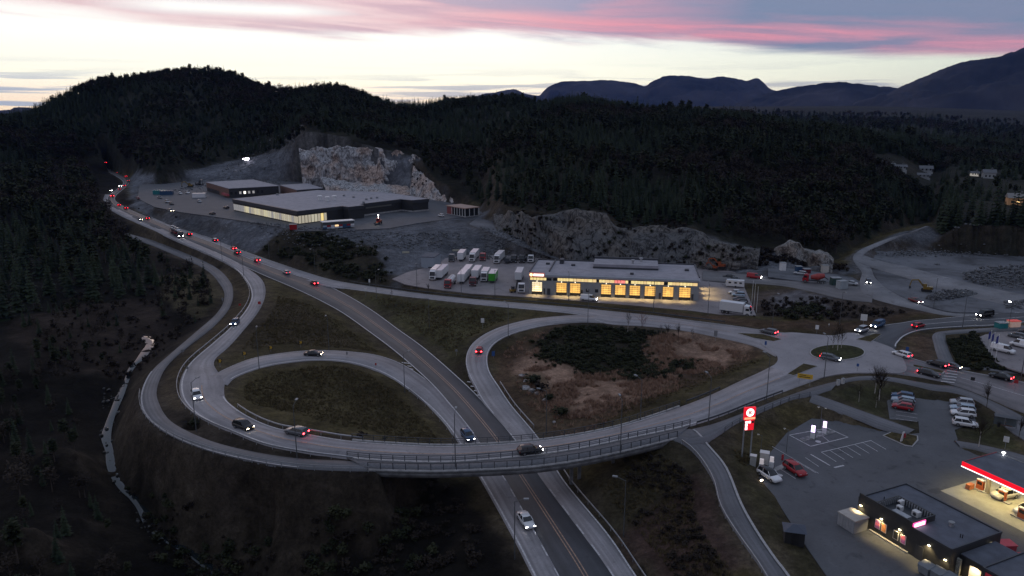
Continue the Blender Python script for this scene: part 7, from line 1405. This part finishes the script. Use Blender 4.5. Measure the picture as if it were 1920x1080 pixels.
for kind, px, py, tow, col, lab, hl in [('suv', 320, 397, (345, 402), 'grey', 'car with headlights on the store platform', HONW), ('sedan', 398, 402, (380, 399), 'black', 'black car driving along the store platform', None), ('wagon', 424, 391, (400, 387), 'black', 'black car near the corner of the lit shop front', None), ('hatch', 374, 379, (385, 382), 'silver', 'pale car in front of the brown workshop', None), ('hatch', 300, 372, (310, 374), 'grey', 'dark car at the left of the store platform', None), ('suv', 314, 380, (325, 383), 'silver', 'silver car in the platform pair', None), ('hatch', 322, 384, (335, 387), 'black', 'dark car in the platform pair', None), ('suv', 338, 364, (345, 366), 'white', 'left white car at the far side of the platform', None), ('suv', 352, 363, (360, 365), 'white', 'right white car at the far side of the platform', None), ('hatch', 259, 373, (265, 376), 'darkred', 'dark car at the tip of the platform', None), ('hatch', 827, 406, (815, 404), 'white', 'white car beside the glass pavilion', None)]: car(kind, px, py, tow, col, lab, hl, None, 12.05, group=GS)
# --- lorries
TW, TR = wheel_meshes(.5, .32)
def wheels(e, xs, half=1.05):
    for x in xs:
        for s in (-1, 1): w = link(bpy.data.objects.new('wheel', TW), e); w.location = (x, s * half, .5); link(bpy.data.objects.new('rim', TR), w)
def cab(e, x, col, hl=None, h=3.3, l=2.1):
    c = MB().add([(x, -1.2, .55), (x + l, -1.2, .55), (x + l, 1.2, .55), (x, 1.2, .55), (x, -1.2, h - .25), (x + l * .93, -1.18, 1.75), (x + l * .93, 1.18, 1.75), (x, 1.2, h - .25), (x + .15, -1.1, h), (x + l * .72, -1.1, h - .15), (x + l * .72, 1.1, h - .15), (x + .15, 1.1, h)],
        [(3, 2, 1, 0), (0, 1, 5, 9, 8, 4), (3, 7, 11, 10, 6, 2), (1, 2, 6, 5), (5, 6, 10, 9), (8, 9, 10, 11), (0, 4, 7, 3), (4, 8, 11, 7)]).build('cab', PA[col], e)
    a = Vector((x + l * .93 + .02, 0, 1.8)); b = Vector((x + l * .74 + .02, 0, h - .3))
    MB().add([(a.x, -1.05, a.z), (a.x, 1.05, a.z), (b.x, .98, b.z), (b.x, -.98, b.z)], [(0, 1, 2, 3)]).build('windshield', CGL, c); MB().box(x + l + .003, x + l + .05, -.8, .8, .8, 1.5).build('grille', TRIMD, c)
    for s in (-1, 1):
        hh = MB().box(x + l + .003, x + l + .08, s * .95 - .15, s * .95 + .15, .7, .95).build('headlight', hl or HOFF, c); MB().box(x + .6, x + l * .8, s * 1.2 - .012 + s * .014, s * 1.2 + .012 + s * .014, 1.8, 2.5).build('side_window', CGL, c)
    return c
def truck(px, py, tow, z, label, col, body='box', bcol='white', L=10., hl=None, topc=None, hcab=3.3, name='lorry', tractor=True, grp='lorries in the truck yard'):
    p = P(px, py, z); rz = heading(px, py, *tow, z); e = empty(name, (p.x, p.y, z + .03), rz, label, 'truck' if tractor else 'trailer', grp)
    x0 = -L / 2; x1 = L / 2; MB().box(x0, x1 - (.3 if tractor else 0), -.45, .45, .6, .95).build('chassis', TRIMD, e)
    xc = x1 - 2.1
    if tractor: cab(e, xc, col, hl, hcab); wheels(e, (xc + 1.2, x0 + 1.0, x0 + 2.3) if L > 7 else (xc + 1.2, x0 + .9))
    else: wheels(e, (x0 + 1.0, x0 + 2.3, x0 + 3.6)); MB().box(x1 - 1.6, x1 - 1.3, -.7, .7, .05, .6).build('landing_leg', STEELD, e)
    bx1 = xc - .25 if tractor else x1
    if body == 'box':
        b_ = MB().box(x0, bx1, -1.27, 1.27, 1.0, 3.75).build('box_body', PA[bcol], e); MB().box(x0 - .02, bx1 + .02, -1.29, 1.29, 3.752, 3.8).build('roof_panel', PA[topc or 'white'], b_)
        MB().box(x0 - .04, x0 - .004, -1.2, 1.2, 1.05, 3.7).build('rear_door', PA['silver'], b_)
        for s in (-1, 1): MB().box(x0 + .1, bx1 - .1, s * 1.29 - .01, s * 1.29 + .01, 1.02, 1.12).build('side_rail', STEEL, b_)
    elif body == 'tank': MB().tube((x0, 0, 2.1), (bx1, 0, 2.1), 1.15, 1.15, 16).build('tank', PA[bcol], e); MB().box(x0 + .3, bx1 - .3, -.35, .35, 3.2, 3.32).build('catwalk', STEEL, e)
    elif body == 'flat':
        MB().box(x0, bx1, -1.25, 1.25, .96, 1.15).build('flat_bed', TRIMD, e); MB().box(bx1 - .1, bx1, -1.25, 1.25, 1.152, 2.3).build('headboard', STEELD, e)
    elif body == 'crane':
        MB().box(x0, bx1, -1.2, 1.2, .96, 1.6).build('tipper_bed', TRIMD, e); MB().bar((bx1 - .4, 0, 1.6), (bx1 - .6, 0, 3.6), .4).bar((bx1 - .6, 0, 3.6), (x0 + 1, 0, 3.2), .3).build('crane_arm', STEELD, e)
    for s in (-1, 1): MB().box(x0 - .06, x0 - .002, s * 1.0 - .12, s * 1.0 + .12, .75, .95).build('tail_light', TOFF, e)
    return e
TY = 4.52
truck(849, 489, (842, 495), TY, 'grey lorry tractor at the left of the back row', 'grey', None, L=6.2); truck(866, 487, (859, 496), TY, 'white box trailer without tractor in the back row', 'white', 'box', 'white', 9, tractor=False, name='box_trailer'); truck(889, 487, (881, 496), TY, 'white lorry with white box in the back row', 'white', 'box', 'white', 12, hcab=3.6); truck(907, 487, (900, 494), TY, 'red lorry tractor in the back row', 'red', None, L=6.2); truck(936, 490, (927, 499), TY, 'white lorry with long white box right in the back row', 'white', 'box', 'white', 12, hcab=3.6)
truck(953, 491, (946, 500), TY, 'empty flatbed trailer in the back row', 'grey', 'flat', L=9, tractor=False, name='flatbed_trailer'); truck(965, 491, (958, 499), TY, 'dark lorry tractor between flatbed and crane lorry', 'black', None, L=6); truck(981, 490, (974, 499), TY, 'black crane lorry in the back row', 'black', 'crane', L=8.5); truck(996, 491, (992, 499), TY, 'white lorry tractor next to the garage corner', 'white', None, L=6)
truck(817, 520, (804, 533), TY, 'white lorry leftmost in the middle of the yard', 'white', 'box', 'white', 12, hcab=3.6); truck(829, 519, (816, 532), TY, 'white trailer with violet tarpaulin roof', 'white', 'box', 'white', 12, topc='paleblue', tractor=False, name='box_trailer'); truck(844, 536, (834, 547), TY, 'red lorry with white tank', 'red', 'tank', 'white', 10)
truck(868, 528, (860, 538), TY, 'white box trailer left in the middle group', 'white', 'box', 'white', 9, tractor=False, name='box_trailer'); truck(877, 518, (869, 528), TY, 'white box trailer behind the left one of the middle group', 'white', 'box', 'white', 9, tractor=False, name='box_trailer'); truck(894, 520, (886, 531), TY, 'white box trailer above the dark tractor', 'white', 'box', 'white', 10, tractor=False, name='box_trailer'); truck(888, 534, (883, 542), TY, 'dark red lorry tractor in front of the white trailers', 'darkred', None, L=6); truck(910, 524, (904, 535), TY, 'white lorry with box beside the green trailer', 'white', 'box', 'white', 10, hcab=3.6); truck(925, 527, (920, 536), TY, 'bright green box trailer', 'green', 'box', 'green', 8.5, topc='white', tractor=False, name='box_trailer')
truck(974, 524, (969, 535), TY, 'white box trailer close to the garage wall', 'white', 'box', 'white', 10, tractor=False, name='box_trailer'); truck(978, 547, (977, 556), TY, 'white lorry tractor in front of the illuminated garage sign', 'white', None, L=6, hcab=3.5); truck(1379, 589, (1400, 592), TY, 'white box lorry parked at the yard corner by the flagpoles', 'white', 'box', 'white', 9.5)
p = P(962, 548, TY); e = empty('forklift', tuple(p), .4, 'small machine with raised mast beside the white tractor', 'machine'); MB().box(-1.2, .8, -.6, .6, .3, 1.2).build('body', PA['yellow'], e); MB().bar((.9, 0, .3), (1.6, 0, 3.6), .5, .2).build('mast', STEELD, e); MB().box(-.6, .4, -.55, .55, 1.2, 2.2).build('cage', TRIMD, e)
for x in (-.8, .5):
    for s in (-1, 1): MB().tube((x, s * .5, .35), (x, s * .75, .35), .35, .35, 10).build('wheel', TYRE, e)
spot((978 * 0 - 1.2 + 0, 0, 4.4), (-1.5, -2, 0), 10, (1, .8, .4), e, 1.8)
# caravan
p = P(1378, 538, TY); e = empty('caravan', tuple(p), heading(1378, 538, 1350, 536, TY), 'white caravan with dark windows in the garage parking row', 'caravan'); MB().add([(-3.2, -1.15, .5), (2.9, -1.15, .5), (3.3, -1.15, 1.4), (3.0, -1.15, 2.6), (-3.1, -1.15, 2.65), (-3.2, 1.15, .5), (2.9, 1.15, .5), (3.3, 1.15, 1.4), (3.0, 1.15, 2.6), (-3.1, 1.15, 2.65)], [(0, 1, 2, 3, 4), (9, 8, 7, 6, 5), (0, 5, 6, 1), (1, 6, 7, 2), (2, 7, 8, 3), (3, 8, 9, 4), (4, 9, 5, 0)]).build('body', PA['white'], e)
for s in (-1, 1):
    for x in (-2.3, -.6, 1.4): MB().box(x, x + .9, s * 1.165 - .015, s * 1.165 + .015, 1.5, 2.1).build('window', CGL, e)
    MB().tube((-.2, s * 1.0, .35), (-.2, s * 1.2, .35), .35, .35, 12).build('wheel', TYRE, e)
MB().bar((3.2, 0, .45), (4.6, 0, .45), .12).build('drawbar', STEELD, e)
# car transporter on the main road
p = G(332, 442, 5); e = empty('car_transporter', tuple(p), heading(332, 442, 352, 452, p.z), 'loaded car transporter coming down the far main road', 'truck'); cab(e, 6.0, 'black', HON, 3.0); MB().box(-9, 6, -1.2, 1.2, .6, .9).build('lower_deck', STEELD, e); MB().box(-9, 6.8, -1.2, 1.2, 2.55, 2.7).build('upper_deck', STEELD, e)
for x in (-8.6, -4, 0.5, 5.6):
    for s in (-1, 1): MB().box(x - .1, x + .1, s * 1.15 - .08, s * 1.15 + .08, .9, 2.55).build('strut', SR, e)
wheels(e, (7.2, -1, -6.2, -7.4))
for k, (x, zz, c_) in enumerate(((-6.5, 2.7, 'white'), (-1.9, 2.7, 'silver'), (2.7, 2.7, 'white'), (-6.2, .9, 'grey'), (-1.4, .9, 'red'))):
    ce = car('hatch', 332, 442, (352, 452), c_, 'car loaded on the transporter, %s' % ('upper rear', 'upper middle', 'upper front', 'lower rear', 'lower front')[k], group='cars on the transporter'); q_ = e.matrix_basis @ Vector((x, 0, zz - .02)); ce.location = q_
# --- site machines
def excavator(px, py, tow, z, label, col, s=1.0):
    p = P(px, py, z); e = empty('excavator', tuple(p), heading(px, py, *tow, z), label, 'excavator'); e.scale = (s, s, s)
    for sd in (-1, 1): MB().add([(-1.9, sd * 1.2 - .3, .25), (-1.5, sd * 1.2 - .3, 0), (1.5, sd * 1.2 - .3, 0), (1.9, sd * 1.2 - .3, .25), (1.7, sd * 1.2 - .3, .85), (-1.7, sd * 1.2 - .3, .85), (-1.9, sd * 1.2 + .3, .25), (-1.5, sd * 1.2 + .3, 0), (1.5, sd * 1.2 + .3, 0), (1.9, sd * 1.2 + .3, .25), (1.7, sd * 1.2 + .3, .85), (-1.7, sd * 1.2 + .3, .85)], [(5, 4, 3, 2, 1, 0), (6, 7, 8, 9, 10, 11)] + [(i, (i + 1) % 6, 6 + (i + 1) % 6, 6 + i) for i in range(6)]).build('track', TYRE, e)
    MB().box(-2.0, 1.3, -1.3, 1.3, 1.0, 2.0).build('house', PA[col], e); MB().box(-2.2, -1.2, -1.3, 1.3, 1.0, 1.9).build('counterweight', STEELD, e); c = MB().box(.1, 1.4, .25, 1.25, 2.0, 3.1).build('cab', PA[col], e); MB().box(1.402, 1.44, .32, 1.18, 2.1, 3.0).build('window', CGL, c)
    MB().bar((1.2, -.3, 1.8), (3.2, -.3, 4.3), .45, .5).bar((3.1, -.3, 4.3), (5.4, -.3, 4.0), .4, .45).build('boom', PA[col], e); MB().bar((5.4, -.3, 4.1), (6.0, -.3, 1.6), .32, .36).build('dipper', PA[col], e); MB().add([(5.6, -.9, 1.6), (6.3, -.9, 1.5), (6.2, -.9, .5), (5.3, -.9, .7), (5.6, .3, 1.6), (6.3, .3, 1.5), (6.2, .3, .5), (5.3, .3, .7)], [(0, 1, 2, 3), (7, 6, 5, 4), (0, 4, 5, 1), (1, 5, 6, 2), (2, 6, 7, 3), (3, 7, 4, 0)]).build('bucket', STEELD, e); MB().tube((-.6, -.6, 2.0), (-.6, -.6, 2.5), .08, .08, 8).build('exhaust', STEELD, e)
    return e
excavator(1737, 546, (1705, 543), 7.15, 'yellow excavator digging on the quarry floor', 'yellow', .85); excavator(1352, 503, (1335, 502), 5.2, 'orange excavator parked at the foot of the rock cut', 'orange', .9); excavator(357, 351, (340, 352), 12.1, 'yellow excavator at the far edge of the store platform', 'yellow'); excavator(372, 347, (385, 348), 12.1, 'dark excavator behind the brown workshop', 'grey'); excavator(1340, 505, (1325, 504), 5.2, 'left orange digger at the foot of the rock cut', 'orange', .6)
p = G(1526, 530, 6); e = empty('concrete_mixer', tuple(p), heading(1526, 530, 1505, 528, p.z), 'red concrete mixer lorry on the building site', 'truck'); cab(e, 1.8, 'red', None, 3.0); MB().box(-4, 1.8, -.5, .5, .6, 1.0).build('chassis', TRIMD, e); MB().tube((-3.4, 0, 2.9), (-1.2, 0, 2.3), .75, 1.25, 14).tube((-1.2, 0, 2.3), (1.2, 0, 1.9), 1.25, .7, 14).build('drum', mat('mixer_red', (.26, .03, .025), .5, .2), e); MB().bar((-3.4, 0, 2.4), (-4.6, 0, 1.6), .5, .3).build('chute', STEELD, e); wheels(e, (2.9, -1.6, -2.9))
p = P(710, 420, 12.05); e = empty('wheel_loader', tuple(p), heading(710, 420, 700, 424, 12), 'small red wheel loader with lit work lamp on the store platform', 'machine'); MB().box(-2.2, 0, -.9, .9, .7, 1.9).build('rear_body', PA['orange'], e); c = MB().box(-.3, 1.1, -.75, .75, 1.0, 2.9).build('cab', PA['red'], e); MB().box(1.102, 1.13, -.6, .6, 1.8, 2.8).build('window', CGL, c); MB().bar((1.0, 0, 1.2), (2.8, 0, .8), .8, .3).build('arm', PA['orange'], e); MB().box(2.8, 3.6, -1.2, 1.2, .2, 1.0).build('bucket', STEELD, e); MB().box(-.1, .2, -.2, .2, 4.4, 4.7).tube((.05, 0, 2.9), (.05, 0, 4.4), .05, .05, 6).build('work_lamp', glow('work_lamp_glow', (1, .97, .9), 12), e)
for x in (-1.5, 1.4):
    for s in (-1, 1): MB().tube((x, s * .75, .65), (x, s * 1.15, .65), .65, .65, 12).build('wheel', TYRE, e)
spot((1.0, 0, 4.5), (3.5, -2, 0), 300, (1, .85, .55), e, 2.0)
# coloured sales trailer in front of the store
p = P(606, 431, 12.05); e = empty('sales_trailer', tuple(p), heading(606, 431, 660, 427, 12.05), 'white-roofed sales trailer with red and blue panels in front of the store', 'trailer'); MB().box(0, 15, 0, 4.0, .4, 3.4).build('body', mat('trailer_dark', (.05, .055, .06), .6, .1), e); MB().box(-.2, 15.2, -.3, 4.2, 3.403, 3.7).build('roof', WHITE, e)
for k, c_ in enumerate(('paleblue', 'red', 'white', 'orange', 'red', 'blue', 'red', 'white')): MB().box(k * 1.9 - .0, k * 1.9 + 1.75, -.08, -.003, 1.2, 2.0).build('upper_panel', PA[c_] if c_ != 'orange' else glow('panel_lit', (1, .6, .2), 1.1), e); MB().box(k * 1.9, k * 1.9 + 1.75, -.08, -.003, .35, 1.18).build('lower_panel', PA[('blue', 'paleblue', 'white', 'white', 'paleblue', 'blue', 'blue', 'silver')[k]], e)
for x in (4, 11): MB().tube((x, .05, .4), (x, .3, .4), .4, .4, 12).build('wheel', TYRE, e)
def box_thing(nm, px, py, z, w, d, h, m, label, cat, rz=0., lid=None):
    p = G(px, py, z) if z is None or z < 0 else P(px, py, z); e = empty(nm, tuple(p), rz, label, cat); MB().box(-w / 2, w / 2, -d / 2, d / 2, -.1, h).build('body', m, e); MB().box(-w / 2 - .08, w / 2 + .08, -d / 2 - .08, d / 2 + .08, h + .002, h + .15).build('lid', lid or GREYP, e)
    for k in (-1, 1): MB().box(k * w * .24 - w * .2, k * w * .24 + w * .2, -d / 2 - .04, -d / 2 - .003, .1, h - .1).build('door', m, e)
    return e
box_thing('red_container', 550, 430, 12.05, 3.4, 2.2, 2.4, PA['red'], 'red container in front of the lit shop corner', 'container', .3); box_thing('site_cabin', 1467, 507, -1, 2.0, 1.8, 3.0, WHITE, 'tall white site cabin left on the building site', 'cabin'); box_thing('site_cabin', 1546, 511, -1, 2.4, 1.8, 2.8, PA['cream'], 'pale site cabin at the rock outcrop', 'cabin'); box_thing('site_cabin', 1578, 541, -1, 3.0, 2.4, 2.6, mat('cabin_grey', (.26, .29, .31), .6, .08), 'small grey cabin beside the quarry junction', 'cabin', .2); box_thing('green_container', 1566, 534, -1, 3.2, 2.4, 2.5, mat('container_darkgreen', (.02, .05, .045), .6, .1), 'dark green container behind the grey cabin', 'container'); box_thing('red_container', 1512, 512, -1, 2.5, 2, 1.6, PA['darkred'], 'low dark red container behind the concrete mixer', 'container'); box_thing('teal_container', 1497, 509, -1, 2.2, 2, 2, PA['blue'], 'dark blue container on the building site', 'container')
for px, py, c_, lab in ((300, 364, 'teal', 'teal covered stack on the store platform'), (313, 365, 'blue', 'blue covered stack on the store platform'), (374, 370, 'white', 'white covered lorry body beside the workshop')): box_thing('covered_stack', px, py, 12.05, 8, 4, 2.6, PA[c_], lab, 'stack', .2, PA[c_])
e = box_thing('kiosk', 1876, 617, 6.33, 2.6, 2.0, 1.9, PA['teal'], 'teal recycling kiosk at the edge of the flag parking lot', 'kiosk', .1); e = box_thing('food_stand', 1899, 615, 6.33, 3.0, 1.8, 2.1, mat('stand_lit', (.5, .45, .4), .6, .1, emis=(1, .5, .3), es=.12), 'red-roofed lit food stand beside the teal kiosk', 'stand', .1, mat('stand_roof', (.4, .05, .05), .6, .1, emis=(1, .1, .05), es=.2))  # stand walls and roof glow to imitate light on them
# floodlights of the quarry
p = G(461, 306, 20); e = empty('work_lights', tuple(p), 0, 'dazzling white work lights on the grey slope above the workshop', 'lamp')
MB().box(-2, 2, -1, 1, 0, 2).build('generator', GREYP, e); MB().tube((0, 0, 2), (0, 0, 4.5), .1, .1, 6).build('mast', STEELD, e); FLD = glow('flood_violet_white', (.92, .86, 1), 30)
for x, z, s in ((-1.6, 3.6, .5), (-.7, 3.5, .5), (1.2, 3.4, 1.1), (2.2, 3.8, 1.0)): MB().box(x - s, x + s, -1.2, -1.0, z - s * .8, z + s * .8).build('floodlight', FLD, e)
# low signboards behind the yard
for px, py, lab in ((761, 477, 'left pale board on the bank behind the yard'), (855, 473, 'right pale board on the bank behind the yard')):
    p = G(px, py, 7); e = empty('bank_board', tuple(p), .1, lab, 'board'); MB().box(-1.5, 1.5, -.05, .05, .5, 1.3).build('panel', mat('board_pale', (.36, .34, .26), .7, .1), e)
    for x in (-1.2, 1.2): MB().box(x - .05, x + .05, .051, .12, -.2, 1.2).build('post', GREYP, e)
# ------------------------------------------------------------------ haze: the evening air over the valley
hz = MB().box(-8800, 8800, -300, 11400, -90, 1020).build('haze', mat('haze_air', (.5, .5, .5), .5, 0)); hm_ = MATS['haze_air']; nt = hm_.node_tree; nt.nodes.clear(); hv = nt.nodes.new('ShaderNodeVolumePrincipled'); ho = nt.nodes.new('ShaderNodeOutputMaterial'); nt.links.new(hv.outputs[0], ho.inputs['Volume'])
hv.inputs['Color'].default_value = (.17, .30, .85, 1); hv.inputs['Density'].default_value = 2.1e-5; hv.inputs['Anisotropy'].default_value = 0
tag(hz, 'thin blue evening haze filling the valley air', 'haze', kind='stuff')
